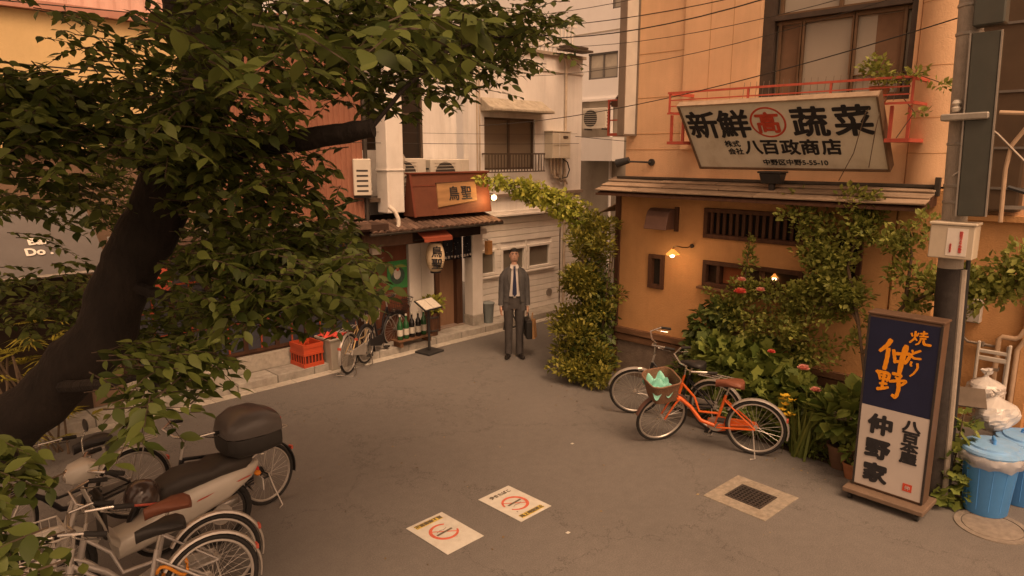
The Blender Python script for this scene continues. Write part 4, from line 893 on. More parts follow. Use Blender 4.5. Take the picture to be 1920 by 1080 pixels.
def sprays(regs, leaf_size, per=(8, 14), length=(.22, .46), droop=.45):
    P_ = []; A_ = []; S_ = []
    for c_, rr, ru, rd, n in regs:
        d = nrng.normal(size=(n, 3)); d /= np.linalg.norm(d, axis=1, keepdims=True); rad = nrng.random(n) ** .42
        q = np.asarray(c_) + (d[:, :1] * rr * AX_R + d[:, 1:2] * rd * AX_D + d[:, 2:3] * ru * AX_U) * rad[:, None]
        for k in range(n):
            ang = nrng.uniform(0, 2 * math.pi); hd = np.array((math.cos(ang), math.sin(ang), 0)) * .8 + .5 * AX_R
            hd = hd / np.linalg.norm(hd); L_ = nrng.uniform(*length); dr = nrng.uniform(.1, droop) ; p0 = q[k] - hd * L_ * .5
            m_ = nrng.integers(*per); pts = []
            for i in range(m_ + 1):
                t = i / m_; pts.append(p0 + hd * L_ * t + np.array((0, 0, -dr * L_ * t * t + .05)))
            TWIGS.tube([pts[0], pts[m_ // 2], pts[-1]], [.004, .003, .0015], 3, cap=False)
            side = np.cross(hd, AX_U)
            for i in range(1, m_ + 1):
                s_ = 1 if i % 2 else -1
                P_.append(pts[i]); A_.append(hd * .55 + side * s_ * .85 + np.array((0, 0, -.38))); S_.append(nrng.uniform(*leaf_size))
    return np.array(P_), np.array(A_), np.array(S_)
_t = [0, .10, .26, .46, .66, .84, .96, 1.12]; _w = [0, .11, .21, .265, .235, .14, .06, 0]     # ovate blade with a drawn-out tip
_mid = [(0, t, -.10 * t * t) for t in _t]; _l = [(-w, t - .02, .10 * w * 2 - .10 * t * t) for t, w in zip(_t[1:-1], _w[1:-1])]; _r = [(-p[0], p[1], p[2]) for p in _l]
LEAF_C = np.array(_mid + _l + _r, 'f')
LEAF_CF = [(0, 1, 8), (0, 14, 1)] + [(i, i + 1, 8 + i, 7 + i) for i in range(1, 6)] + [(i + 1, i, 13 + i, 14 + i) for i in range(1, 6)] + [(6, 7, 13), (7, 6, 19)]
regs = [((3.68,3.74,4.13),.58,.33,.60,62),((2.51,3.70,3.94),.66,.42,.70,150),((1.56,3.45,3.78),.54,.36,.50,120),((1.02,4.20,3.50),.50,.22,.50,90),
 ((1.71,3.87,3.22),.58,.30,.60,105),((.92,4.34,3.12),.37,.13,.50,26),((1.76,3.68,2.65),.56,.31,.60,140),((1.70,2.92,2.72),.20,.14,.35,26),
 ((1.10,3.38,2.34),.25,.17,.35,34),((.30,3.15,2.10),.12,.20,.35,20),((.27,3.05,1.85),.09,.24,.25,18),((1.15,4.80,4.04),.46,.22,.60,14)]
regs += [((1.85,6.17,3.17),1.05,.75,.80,190),((2.46,5.38,2.53),1.0,.5,.70,170),((1.19,6.0,2.28),.52,.3,.5,60),((1.72,5.45,1.96),.60,.32,.35,90),((.81,4.11,3.42),.31,.24,.4,60),((3.26,3.83,3.99),.55,.33,.5,50),((4.06,3.83,4.26),.3,.2,.4,16),((1.32,3.60,3.42),.32,.22,.40,55),((1.99,4.04,2.76),0.60,0.36,0.50,90),((1.73,3.26,2.65),0.39,0.17,0.40,44),((2.96,3.74,4.12),0.69,0.24,0.50,64),((1.99,3.40,4.08),0.61,0.17,0.40,50),((1.05,4.23,3.69),0.39,0.11,0.40,26)]
p_, a_, s_ = sprays(regs, (.042, .095), (9, 16))
part(tree, 'foliage', leaf_mesh('foliage', leaf_batch(p_, a_, s_, LEAF_C, LEAF_CF, jitter=.3), LEAF_CF), LEAFD, kind='stuff')
p_, a_, s_ = sprays([((1.5, 4.5, 6.0), 2.6, .7, 2.4, 470), ((3.2, 3.0, 5.6), 1.6, .4, 1.2, 110), ((.3, 2.4, 5.6), 1.6, .4, 1.6, 120), ((-.9, 4.2, 4.6), 1.4, .7, 1.4, 170), ((-.3, 2.6, 5.0), 1.2, .5, 1.2, 110)], (.09, .14), (7, 10))
part(tree, 'unseen_shade_foliage', leaf_mesh('unseen_shade_foliage', leaf_batch(p_, a_, s_ * 1.15), LEAF_F), LEAFD, kind='stuff')  # unseen crown leaves added above and left of the view to cast shade
# the nearest leaves are single pieces
nearregs = [((1.55, 2.05, 3.80), .30, .10, .22, 10), ((1.25, 1.85, 3.66), .26, .12, .2, 7), ((.95, 2.15, 3.62), .26, .14, .2, 6), ((.90, 2.98, 2.28), .15, .06, .2, 6), ((.22, 2.45, 2.0), .08, .2, .2, 5)]
p_, a_, s_ = sprays(nearregs, (.06, .11), (7, 10), (.22, .36))
a_ = a_ + nrng.normal(0, .3, a_.shape)
lm_ = bpy.data.meshes.new('leaf'); lm_.from_pydata([tuple(map(float, v)) for v in LEAF_C], [], LEAF_CF); lm_.materials.append(LEAFDO); lm_.polygons.foreach_set('use_smooth', [True] * len(lm_.polygons))
tw_o = part(tree, 'twigs', TWIGS, TW, kind='stuff')
for k in range(min(300, len(p_))):
    ax = Vector(a_[k]).normalized(); up = Vector((rnd.gauss(0, .4), rnd.gauss(0, .4), 1)); x = ax.cross(up).normalized(); z = x.cross(ax)
    M3 = Matrix((x, ax, z)).transposed()
    piece(tree, 'leaf', lm_, None, tuple(map(float, p_[k])), M3.to_euler(), (float(s_[k]),) * 3)

# ---------------------------------------------------------------- planting along the restaurant front
def blob_leaves(blobs, size, out=.7, up=.3, shell=.45, jitter=.45, tmpl=LEAF_T, width=1.0):
    P_, A_, S_ = [], [], []
    for c_, r_, n in blobs:
        p, d = blob_points(n, c_, r_, shell); P_.append(p); A_.append(d * out + np.array((0, 0, up))); S_.append(nrng.uniform(size[0], size[1], n))
    return leaf_batch(np.concatenate(P_), np.concatenate(A_), np.concatenate(S_), tmpl, jitter=jitter, width=width)
LOB = []
for i in range(15):
    t = -math.pi / 2 + (i + .0) * 2 * math.pi / 15; r_ = (.60 if i % 3 == 0 else .40 if i % 3 == 1 else .42) if i else .12
    LOB.append((math.cos(t) * r_, .45 + math.sin(t) * r_, .10 * abs(math.cos(t)) - .05 * math.sin(t)))
LOB_T = np.array(LOB, 'f'); LOB_F = [tuple(range(15))]
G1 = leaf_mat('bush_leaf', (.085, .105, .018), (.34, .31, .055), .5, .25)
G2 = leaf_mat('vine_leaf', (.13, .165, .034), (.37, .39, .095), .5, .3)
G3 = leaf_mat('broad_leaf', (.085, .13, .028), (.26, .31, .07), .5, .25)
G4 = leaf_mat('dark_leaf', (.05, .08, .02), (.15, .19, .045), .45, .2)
G5 = leaf_mat('yellow_green_leaf', (.24, .30, .045), (.54, .53, .10), .5, .35)
STEM = mat('woody_stem', (.12, .085, .055), .85, .25, 16)
# corner bush
cb = thing('corner_bush', 'tall leafy evergreen bush at the corner of the orange restaurant', 'bush', (8.0, 6.3, 0))
bl = []
for c_, r_, n in (((7.95, 6.38, .32), (.42, .55, .30), 1500), ((7.78, 5.95, .30), (.36, .40, .30), 1100), ((7.72, 6.42, .22), (.34, .45, .22), 900), ((7.98, 6.42, .80), (.46, .58, .34), 1900), ((8.0, 6.36, 1.25), (.46, .56, .34), 1900), ((8.05, 6.42, 1.65), (.44, .54, .32), 1600), ((8.1, 6.36, 2.05), (.38, .46, .30), 1200), ((8.15, 6.30, 2.35), (.26, .32, .18), 420)):
    for k in range(6):
        d = nrng.normal(size=3); d /= np.linalg.norm(d); q = np.array(c_) + d * np.array(r_) * .6
        bl.append((q, tuple(x * .52 for x in r_), n // 6))
part(cb, 'foliage', leaf_mesh('bush_foliage', blob_leaves(bl, (.05, .095), .8, .35, .3, width=.75)), G1, kind='stuff')
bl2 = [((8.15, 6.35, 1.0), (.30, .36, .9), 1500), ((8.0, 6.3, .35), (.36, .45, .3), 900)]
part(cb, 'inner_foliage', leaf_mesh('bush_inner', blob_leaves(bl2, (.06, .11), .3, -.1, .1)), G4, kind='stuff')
for k in range(7):
    a = rnd.uniform(0, 6.28); part(cb, 'stem', MB().tube([(8.08 + .08 * math.cos(a), 6.3 + .08 * math.sin(a), 0), (8.1 + .15 * math.cos(a), 6.33 + .15 * math.sin(a), .8), (8.15 + .22 * math.cos(a), 6.35 + .25 * math.sin(a), 1.9)], [.02, .015, .006], 6), STEM, True)
# arching vine over the alley
ov = thing('arching_vine', 'bright yellow-green vine arching over the alley beside the bar', 'vine', (8.3, 6.55, 0))
path = [(8.35, 6.62, .0), (8.40, 6.72, 1.2), (8.45, 6.85, 2.0), (8.40, 6.98, 2.42), (8.16, 7.2, 2.70), (7.9, 7.33, 2.82), (7.5, 7.5, 2.90), (7.1, 7.68, 2.95)]
part(ov, 'stem', MB().tube(path, [.022, .02, .018, .016, .013, .01, .008, .004], 7), STEM, True)
bl = [((8.50, 6.95, 2.05), (.26, .26, .26), 200), ((8.42, 6.95, 2.38), (.34, .28, .22), 330), ((8.25, 7.1, 2.56), (.34, .28, .22), 400), ((7.95, 7.28, 2.70), (.32, .24, .20), 370), ((7.65, 7.42, 2.82), (.30, .20, .16), 300), ((7.3, 7.57, 2.91), (.24, .15, .10), 170), ((7.05, 7.70, 2.97), (.10, .08, .05), 40)]
part(ov, 'foliage', leaf_mesh('vine_foliage', blob_leaves(bl, (.06, .105), .55, -.25, .2, width=1.05)), G5, kind='stuff')
# broad-leaved shrub
bs = thing('broad_leaved_shrub', 'dense shrub with big lobed leaves behind the orange bicycle', 'shrub', (7.95, 3.7, 0))
bl = [((7.95, 3.95, .62), (.38, .48, .38), 330), ((7.85, 3.45, .55), (.38, .45, .40), 320), ((8.0, 4.25, .75), (.3, .3, .3), 170), ((7.75, 3.1, .45), (.32, .35, .36), 220), ((7.75, 3.6, .28), (.35, .5, .22), 190), ((8.1, 3.6, .85), (.3, .5, .2), 190)]
def blob_lob(bl, size, m):
    return leaf_mesh('lobed', blob_leaves(bl, size, .6, .35, .5, .4, LOB_T), LOB_F, m)
part(bs, 'foliage', blob_lob(bl, (.10, .19), G3), G3, kind='stuff')
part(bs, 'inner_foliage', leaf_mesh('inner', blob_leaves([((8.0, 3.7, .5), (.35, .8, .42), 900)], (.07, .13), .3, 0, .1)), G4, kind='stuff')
for k in range(9): part(bs, 'stem', MB().tube([(8.0 + rnd.uniform(-.15, .15), 3.0 + k * .17, 0), (7.95 + rnd.uniform(-.2, .2), 3.0 + k * .17 + rnd.uniform(-.1, .1), .7)], [.012, .006], 5), STEM, True)
# dark hanging vine by the wall
hv = thing('dark_vine', 'dark green creeper with overlapping leaves left of the broad-leaved shrub', 'vine', (8.25, 4.65, 0))
bl = [((8.22, 4.62, .62), (.22, .24, .35), 360), ((8.25, 4.55, 1.05), (.20, .24, .28), 330), ((8.27, 4.35, 1.28), (.18, .24, .20), 220), ((8.1, 4.8, .3), (.22, .2, .25), 200)]
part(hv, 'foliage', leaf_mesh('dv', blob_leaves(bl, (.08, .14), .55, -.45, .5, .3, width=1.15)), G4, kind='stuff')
part(hv, 'stem', MB().tube([(8.3, 4.65, 0), (8.3, 4.6, .6), (8.32, 4.45, 1.3)], [.015, .012, .005], 6), STEM, True)
# climbing rose
PINK = mat('rose_pink', (.62, .13, .10), .6, .15, 60)
PALEP = mat('rose_pale', (.68, .32, .26), .6, .15, 60)
cr_ = thing('climbing_rose', 'climbing rose with pink blooms trained in front of the low window', 'rose', (8.2, 3.9, 0))
bl = [((8.2, 4.05, 1.62), (.16, .22, .22), 330), ((8.22, 3.75, 1.66), (.14, .22, .14), 200), ((8.2, 4.25, 1.38), (.14, .22, .18), 200), ((8.25, 4.02, 2.0), (.08, .10, .20), 120), ((8.25, 4.00, 2.25), (.04, .05, .12), 36), ((8.15, 3.9, 1.25), (.24, .38, .24), 480), ((8.15, 3.45, 1.25), (.24, .36, .26), 430), ((8.1, 3.05, 1.05), (.24, .34, .26), 400), ((8.2, 4.5, 1.55), (.06, .14, .06), 40)]
part(cr_, 'foliage', leaf_mesh('rose_f', blob_leaves(bl, (.04, .075), .7, .2, .2)), G2, kind='stuff')
for pts in ([(8.2, 3.9, 0), (8.2, 3.95, .8), (8.22, 4.05, 1.5), (8.25, 4.02, 2.3)], [(8.2, 3.9, .3), (8.2, 3.6, 1.0), (8.22, 3.7, 1.65)], [(8.2, 3.9, .5), (8.15, 3.3, 1.1), (8.1, 3.0, 1.2)]): part(cr_, 'stem', MB().tube(pts, [.012] + [.009] * (len(pts) - 2) + [.004], 6), STEM, True)
def rose(c_, r_, m_):
    mb = MB()
    for ring_, (k, tilt_, s_) in enumerate(((5, 70, 1.0), (5, 45, .85), (4, 22, .6), (3, 8, .4))):
        for i in range(k):
            a = 2 * math.pi * i / k + ring_ * .6; ti = R(tilt_)
            M_ = Matrix.Translation(c_) @ Matrix.Rotation(a, 4, 'Z') @ Matrix.Rotation(ti, 4, 'Y')
            w_ = r_ * .62 * s_; h_ = r_ * 1.0 * (.6 + .4 * s_)
            pts = [(0, -w_ * .3, 0), (0, w_ * .3, 0), (.12 * r_, w_, h_ * .55), (.05 * r_, w_ * .6, h_), (.05 * r_, -w_ * .6, h_), (.12 * r_, -w_, h_ * .55)]
            mb.add([M_ @ Vector(p) for p in pts], [(0, 1, 2, 5), (5, 2, 3, 4)])
    return part(cr_, 'rose_bloom', mb, m_, True)
for c_, r_, m_ in (((7.98, 3.97, 1.64), .085, PINK), ((8.02, 3.98, 1.79), .06, PALEP), ((8.0, 3.72, 1.70), .06, PALEP), ((7.55, 2.95, .98), .07, PALEP), ((7.60, 3.35, 1.08), .05, PINK), ((7.5, 2.78, .78), .06, PALEP)): rose(c_, r_, m_)
# shrubby tree trained up the wall and over the sign
wt_ = thing('wall_tree', 'thin branched shrub tree climbing the orange wall above the standing sign', 'tree', (7.85, 2.35, 0))
br = [[(7.85, 2.35, 0), (7.88, 2.4, .9), (7.95, 2.55, 1.5), (8.05, 2.85, 1.9), (8.15, 3.15, 2.3), (8.2, 3.45, 2.75)], [(7.95, 2.55, 1.5), (8.05, 2.75, 2.1), (8.15, 2.7, 2.6), (8.2, 2.62, 2.85)],
      [(7.9, 2.45, 1.2), (7.9, 2.1, 1.8), (7.85, 1.8, 2.0), (7.75, 1.45, 2.1), (7.7, 1.15, 2.2), (7.7, .95, 2.3)], [(8.05, 2.85, 1.9), (8.1, 3.2, 1.75), (8.15, 3.5, 1.6)], [(7.9, 2.1, 1.8), (7.95, 2.1, 2.3), (8.0, 2.15, 2.55)], [(8.0, 2.7, 1.75), (8.0, 3.0, 1.6), (8.05, 3.3, 1.3)]]
for p in br: part(wt_, 'branch', MB().tube(p, [.022 * (1 - .8 * i / (len(p) - 1)) for i in range(len(p))], 6), STEM, True)
bl = []
def along(p, n, r_, k, zs=.8):
    for i in range(n):
        t = rnd.uniform(0, len(p) - 1.001); j = int(t); q = Vector(p[j]).lerp(Vector(p[j + 1]), t - j)
        q = q + Vector((rnd.gauss(0, .07), rnd.gauss(0, .12), rnd.gauss(0, .10)))
        s_ = rnd.uniform(.7, 1.3); bl.append((tuple(q), (r_ * s_, r_ * s_, r_ * s_ * zs), int(k * s_)))
along(br[0][2:], 34, .16, 70); along(br[1][1:], 20, .15, 62); along(br[2][1:3], 5, .13, 50); along(br[2][2:], 26, .20, 105); along(br[3], 16, .17, 70); along(br[4], 12, .14, 55); along(br[5], 14, .16, 60)
part(wt_, 'foliage', leaf_mesh('wall_tree_f', blob_leaves(bl, (.045, .085), .6, .3, .1)), G2, kind='stuff')
# potted plant on the balcony
bp_ = thing('balcony_plant', 'trailing green plant on the red balcony above the shop sign', 'plant', (8.05, 2.6, 3.87))
part(bp_, 'pot', MB().lathe([(.07, 0), (.10, .16), (.105, .17), (.09, .17)], (8.1, 2.62, 3.87), 16), mat('terracotta', (.36, .16, .08), .85, .15, 10), True)
bl = [((8.05, 2.68, 4.22), (.14, .17, .15), 150), ((8.0, 2.5, 4.10), (.13, .18, .08), 90), ((7.95, 2.25, 4.13), (.12, .18, .06), 60), ((7.9, 1.98, 4.0), (.06, .16, .05), 30), ((7.85, 2.15, 3.75), (.05, .12, .04), 22)]
part(bp_, 'foliage', leaf_mesh('bpf', blob_leaves(bl, (.045, .075), .6, .2, .1)), G2, kind='stuff')
for pts in ([(8.1, 2.62, 4.03), (8.05, 2.7, 4.25)], [(8.1, 2.62, 4.03), (8.0, 2.3, 4.15), (7.9, 1.95, 4.0)], [(8.05, 2.5, 4.0), (7.86, 2.50, 3.85), (7.80, 2.52, 3.6), (7.95, 2.6, 3.2)], [(8.0, 2.55, 4.0), (7.75, 2.62, 3.75), (7.9, 2.75, 3.35), (8.1, 2.95, 3.05)], [(8.05, 2.4, 3.95), (7.88, 2.2, 3.75), (7.9, 2.35, 3.5)]): part(bp_, 'trailing_stem', MB().tube(pts, .005, 5), STEM, True)
# ivy at the foot of the pole
iv = thing('pole_ivy', 'ivy with pointed leaves climbing the foot of the utility pole', 'ivy', (7.5, 1.4, 0))
bl = [((7.42, 1.42, .18), (.16, .22, .18), 150), ((7.40, 1.36, .45), (.12, .14, .2), 80), ((7.46, 1.36, .75), (.09, .10, .22), 50), ((7.3, 1.55, .10), (.15, .16, .10), 60)]
part(iv, 'foliage', leaf_mesh('ivf', blob_leaves(bl, (.06, .11), .8, .0, .5, .3, LOB_T), LOB_F), G3, kind='stuff')
part(iv, 'stem', MB().tube([(7.45, 1.45, 0), (7.44, 1.40, .4), (7.48, 1.38, .9)], .008, 5), STEM, True)
# potted plants
TER = MATS['terracotta']; BRN = mat('brown_pot', (.13, .075, .045), .75, .2, 8)
def pot(t, c_, r_, h_, m_):
    part(t, 'pot', MB().lathe([(r_ * .68, 0), (r_ * .95, h_ * .86), (r_ * 1.04, h_ * .87), (r_ * 1.04, h_), (r_ * .9, h_), (r_ * .88, h_ * .9)], c_, 22), m_, True)
    part(t, 'soil', MB().cyl((c_[0], c_[1], c_[2] + h_ * .88), (c_[0], c_[1], c_[2] + h_ * .91), r_ * .88, n=18), mat('soil', (.05, .035, .022), .95, .3, 60))
hp = thing('potted_hosta', 'big leafy plant in a brown pot beside the standing sign', 'potted plant', (7.5, 2.45, 0))
pot(hp, (7.5, 2.45, 0), .15, .26, BRN)
bl = [((7.5, 2.48, .58), (.26, .30, .22), 170), ((7.45, 2.35, .80), (.20, .22, .16), 80)]
part(hp, 'foliage', leaf_mesh('hpf', blob_leaves(bl, (.13, .21), .8, .3, .4, .3, width=1.2)), G3, kind='stuff')
for k in range(8): part(hp, 'stalk', MB().tube([(7.5, 2.45, .22), (7.5 + rnd.uniform(-.2, .2), 2.47 + rnd.uniform(-.2, .2), .6)], .006, 5), mat('green_stalk', (.10, .14, .04), .6))
tp_ = thing('small_potted_plant', 'small plant in a terracotta pot tucked behind the standing sign', 'potted plant', (7.32, 2.27, 0))
pot(tp_, (7.32, 2.27, 0), .10, .17, TER)
part(tp_, 'foliage', leaf_mesh('tpf', blob_leaves([((7.32, 2.27, .30), (.13, .13, .12), 70)], (.07, .11), .8, .3, .3)), G3, kind='stuff')
# yellow irises
ir = thing('yellow_iris', 'clump of yellow irises with upright strap leaves by the bicycle wheel', 'flowers', (7.45, 2.95, 0))
st_ = MB()
for k in range(46):
    a = rnd.uniform(0, 6.28); r0 = rnd.uniform(0, .22); b0 = Vector((7.45 + r0 * math.cos(a) * .6, 2.88 + r0 * math.sin(a), 0)); h_ = rnd.uniform(.35, .72); ln_2 = Vector((rnd.uniform(-.12, .12), rnd.uniform(-.15, .15), h_)); w_ = .014
    d_ = Vector((math.cos(a + 1.5), math.sin(a + 1.5), 0)) * w_
    st_.add([b0 - d_, b0 + d_, b0 + ln_2 * .6 + d_, b0 + ln_2, b0 + ln_2 * .6 - d_], [(0, 1, 2, 3, 4)])
part(ir, 'foliage', st_, leaf_mat('strap_leaf', (.10, .14, .03), (.20, .22, .05), .5, .25), kind='stuff')
YF = mat('iris_yellow', (.62, .40, .03), .6, .15, 50)
for k in range(12):
    c_ = Vector((7.36 + rnd.uniform(-.06, .06), 3.02 + rnd.uniform(-.11, .11), .56 + rnd.uniform(-.12, .13))); mb = MB()
    for i in range(5):
        a = 2 * math.pi * i / 5 + rnd.uniform(0, .5); d_ = Vector((math.cos(a), math.sin(a), rnd.uniform(.1, .7))) * .05; e_ = Vector((-math.sin(a), math.cos(a), 0)) * .022
        mb.add([c_, c_ + d_ * .6 + e_, c_ + d_, c_ + d_ * .6 - e_], [(0, 1, 2, 3)])
    part(ir, 'bloom', mb, YF)
gc = tag(single('ground_cover', leaf_mesh('gcm', blob_leaves([((7.75, 3.5, .08), (.28, .9, .12), 500), ((7.65, 2.75, .12), (.25, .4, .16), 320), ((7.9, 4.7, .1), (.25, .35, .14), 160)], (.05, .10), .6, .5, .1)), G3, 'low mixed green ground cover along the restaurant plinth', 'ground cover', kind='stuff'), None)
sb_ = tag(single('soil_bed', MB().add([(7.45, 2.0, .004), (8.5, 2.0, .004), (8.5, 5.3, .004), (8.0, 5.2, .004), (7.62, 4.4, .004), (7.5, 3.2, .004)], [(0, 1, 2, 3, 4, 5)]), MATS['soil'], None, None), kind='structure')
# palm at far left in front of the awning shop
pm_ = thing('palm_shrub', 'bushy yellow-green fan palm in front of the grey awning shop', 'palm', (1.4, 8.9, 0))
fr_ = MB()
for k in range(70):
    a = rnd.uniform(0, 6.28); r0 = rnd.uniform(.1, .62); c_ = Vector((1.38 + r0 * math.cos(a), 8.85 + r0 * math.sin(a) * .8, rnd.uniform(.25, 1.55))); hd = Vector((math.cos(a), math.sin(a), rnd.uniform(-.2, .5))).normalized(); sd = hd.cross(Vector((0, 0, 1))).normalized()
    for i in range(9):
        f_ = (i - 4) * .30; d_ = (hd * math.cos(f_) + sd * math.sin(f_)).normalized(); e_ = d_.cross(Vector((rnd.uniform(-.3, .3), rnd.uniform(-.3, .3), 1))).normalized() * .012; L_ = rnd.uniform(.18, .28)
        fr_.add([c_, c_ + d_ * L_ * .5 + e_, c_ + d_ * L_ + Vector((0, 0, -.05)), c_ + d_ * L_ * .5 - e_], [(0, 1, 2, 3)])
part(pm_, 'foliage', fr_, leaf_mat('palm_leaf', (.10, .10, .012), (.34, .29, .04), .5, .3), kind='stuff')
for k in range(9): part(pm_, 'stem', MB().tube([(1.35 + rnd.uniform(-.3, .3), 8.85 + rnd.uniform(-.25, .25), 0), (1.38 + rnd.uniform(-.4, .4), 8.85 + rnd.uniform(-.3, .3), 1.2)], .012, 5), STEM)

# fallen leaves and specks of litter on the asphalt
n_ = 260; q_ = np.stack([nrng.uniform(2.0, 8.4, n_), nrng.uniform(2.2, 9.2, n_), np.full(n_, .006)], 1)
q_[:120] = np.stack([nrng.uniform(7.0, 8.0, 120), nrng.uniform(2.0, 6.6, 120), np.full(120, .006)], 1)
an_ = nrng.uniform(0, 6.28, n_); V_ = leaf_batch(q_, np.stack([np.cos(an_), np.sin(an_), np.zeros(n_)], 1), nrng.uniform(.012, .04, n_), jitter=.02)
V_[..., 2] = np.clip(V_[..., 2], .003, .012)
single('fallen_leaves', leaf_mesh('fallen', V_), leaf_mat('dry_leaf', (.12, .08, .04), (.30, .24, .14), .8, .1), 'small dry fallen leaves scattered over the asphalt', 'leaf litter', kind='stuff')
# ---------------------------------------------------------------- utility pole, its boxes and the overhead wires
POLEC = mat('pole_concrete', (.34, .30, .25), .85, .15, 8, .3, 80, dirt=.3)
WRAP = mat('black_wrap', (.035, .030, .027), .8, .25, 20, .3, 120)
DUCT = mat('duct_grey_green', (.062, .066, .056), .55, .12, 5, dirt=.2)
pole = thing('utility_pole', 'leaning concrete utility pole wrapped in black below with grey-green cable duct', 'utility pole', (7.35, 1.535, 0), (R(-1.9), 0, 0))
part(pole, 'shaft', MB().cyl((0, 0, 2.31), (0, 0, 9), .104, .094, 24), POLEC, True, w=False)
part(pole, 'wrap', MB().cyl((0, 0, -.1), (0, 0, 2.31), .107, .105, 24), WRAP, True, w=False)
part(pole, 'duct', MB().box(-.20, -.08, -.27, -.06, 2.80, 4.35), DUCT, w=False, bevel=.008)
part(pole, 'duct', MB().box(-.22, -.06, -.29, -.06, 4.40, 6.2), DUCT, w=False, bevel=.012)
for y in (-.283, -.058): part(pole, 'duct_edge', MB().box(-.205, -.185, y, y + .012, 2.8, 4.35), AL, w=False)
for z in (2.9, 3.05, 3.42, 4.36, 4.6): part(pole, 'steel_band', MB().lathe([(.104, z), (.109, z + .005), (.109, z + .025), (.104, z + .03)], n=24, cap=False), AL, True, w=False)
part(pole, 'clamp', MB().box(-.24, -.08, -.24, .12, 3.63, 3.69), mat('clamp_steel', (.40, .37, .32), .45, .2, 12, metal=.6), w=False, bevel=.01)
part(pole, 'insulator', MB().lathe([(.03, 0), (.04, .03), (.02, .05), (.04, .07), (.025, .10)], (-.15, .02, 3.71), 14), mat('porcelain', (.6, .56, .48), .3), True, w=False)
part(pole, 'conduit', MB().tube([(-.14, -.30, 3.68), (-.16, -.48, 3.66), (-.15, -.52, 3.58), (-.12, -.40, 3.4), (-.1, -.37, 3.2), (-.1, -.37, 2.75)], .018, 8), MATS['cream_pipe'], True, w=False)
part(pole, 'cable', MB().tube([(-.12, -.1, 3.66), (-.15, -.30, 3.5), (-.1, -.6, 3.15), (-.05, -1.0, 2.95), (.2, -1.6, 2.8)], .012, 6), MATS['dull_metal'], True, w=False)
part(pole, 'cable', MB().tube([(-.1, .02, 3.15), (-.16, -.12, 3.25), (-.15, -.2, 3.30)], .008, 6), mat('white_cable', (.6, .56, .5), .5), True, w=False)
part(pole, 'loose_cable', MB().tube([(-.1, -.4, 3.05), (-.1, -.6, 2.98), (0, -.9, 2.97), (.2, -1.4, 2.98)], .02, 6), MATS['black_plastic'], True, w=False)
part(pole, 'strut', MB().box(-.06, -.03, -.62, -.36, 2.86, 2.89), AL, w=False)
part(pole, 'black_conduit', MB().cyl((.02, -.135, 0), (.02, -.135, 2.5), .02, n=8), MATS['black_plastic'], True, w=False)
part(pole, 'pale_conduit', MB().cyl((-.02, -.11, .1), (-.02, -.11, 2.3), .03, n=8), POLEC, True, w=False)
cbx = thing('camera_control_box', 'cream metal box with red security camera notice strapped to the pole', 'box', (7.12, 1.58, 2.42), (0, 0, R(-90)))
part(cbx, 'body', MB().box(-.175, .175, 0, .20, 0, .30), mat('box_cream', (.52, .46, .36), .55, .06, 4, dirt=.15), bevel=.008, w=False)
part(cbx, 'lid', MB().box(-.185, .185, -.012, .21, .30, .325), MATS['box_cream'], bevel=.006, w=False)
part(cbx, 'notice', MB().box(-.035, .125, -.004, 0, .03, .275), mat('notice_white', (.70, .66, .60), .5), w=False)
INKRED = mat('notice_red', (.55, .06, .05), .5)
letters(cbx, 'lettering', '防\n犯\nカ\nメ\nラ\n作\n動\n中', .027, INKRED, (.075, -.006, .153), (R(90), 0, 0), .0010, w=False, spacing=.9)
letters(cbx, 'lettering', '中\n野\n商\n店\n会', .017, INKRED, (.0, -.006, .10), (R(90), 0, 0), .0004, w=False, spacing=.9)
part(cbx, 'strap', MB().box(-.10, .12, .20, .225, .1, .13), AL, w=False)
# overhead wires: each one sags between real anchor points
WIRE = mat('wire_black', (.03, .027, .024), .6)
def sag(a, b, s_, n=16):
    a = Vector(a); b = Vector(b); return [a.lerp(b, i / n) - Vector((0, 0, s_ * 4 * (i / n) * (1 - i / n))) for i in range(n + 1)]
wl = [((8.85, 9.7, 3.85), (7.3, 1.6, 4.55), .2, .009, 'thick black wire from the bar to the utility pole'),
      ((-3, 9.6, 3.75), (11.6, 9.6, 3.55), .12, .008, 'lower black wire strung along the row of shop fronts'),
      ((-3, 9.65, 3.95), (11.6, 9.65, 3.75), .15, .005, 'thin wire just above the lower wire along the shop fronts'),
      ((8.95, 9.8, 5.75), (7.3, 1.6, 5.5), .25, .007, 'highest wire crossing above the restaurant corner'),
      ((8.95, 9.8, 5.6), (7.3, 1.6, 5.2), .25, .009, 'second highest wire crossing above the restaurant corner'),
      ((8.95, 9.8, 5.5), (7.3, 1.6, 5.3), .42, .012, 'thick cable bundle sagging below the two highest wires'),
      ((8.95, 9.8, 5.35), (7.3, 1.6, 5.0), .35, .006, 'thin wire just below the thick cable bundle'),
      ((8.9, 9.75, 4.75), (7.3, 1.6, 4.9), .3, .006, 'thin wire passing in front of the apartment window'),
      ((11.6, 9.7, 3.7), (14.9, 7.5, 3.5), .05, .01, 'short cable from the water heater wall into the alley'),
      ((-4, 9.55, 4.55), (6.6, 9.45, 4.30), .1, .014, 'thick twin cable in front of the yellow house'),
      ((-4, 9.5, 4.9), (6.6, 9.45, 5.2), .1, .010, 'upper cable in front of the yellow house')]
for a, b, s_, r_, lab in wl:
    single('overhead_wire', MB().tube(sag(a, b, s_), r_ * .62, 6), WIRE, lab, 'wire', 'overhead wires', True)

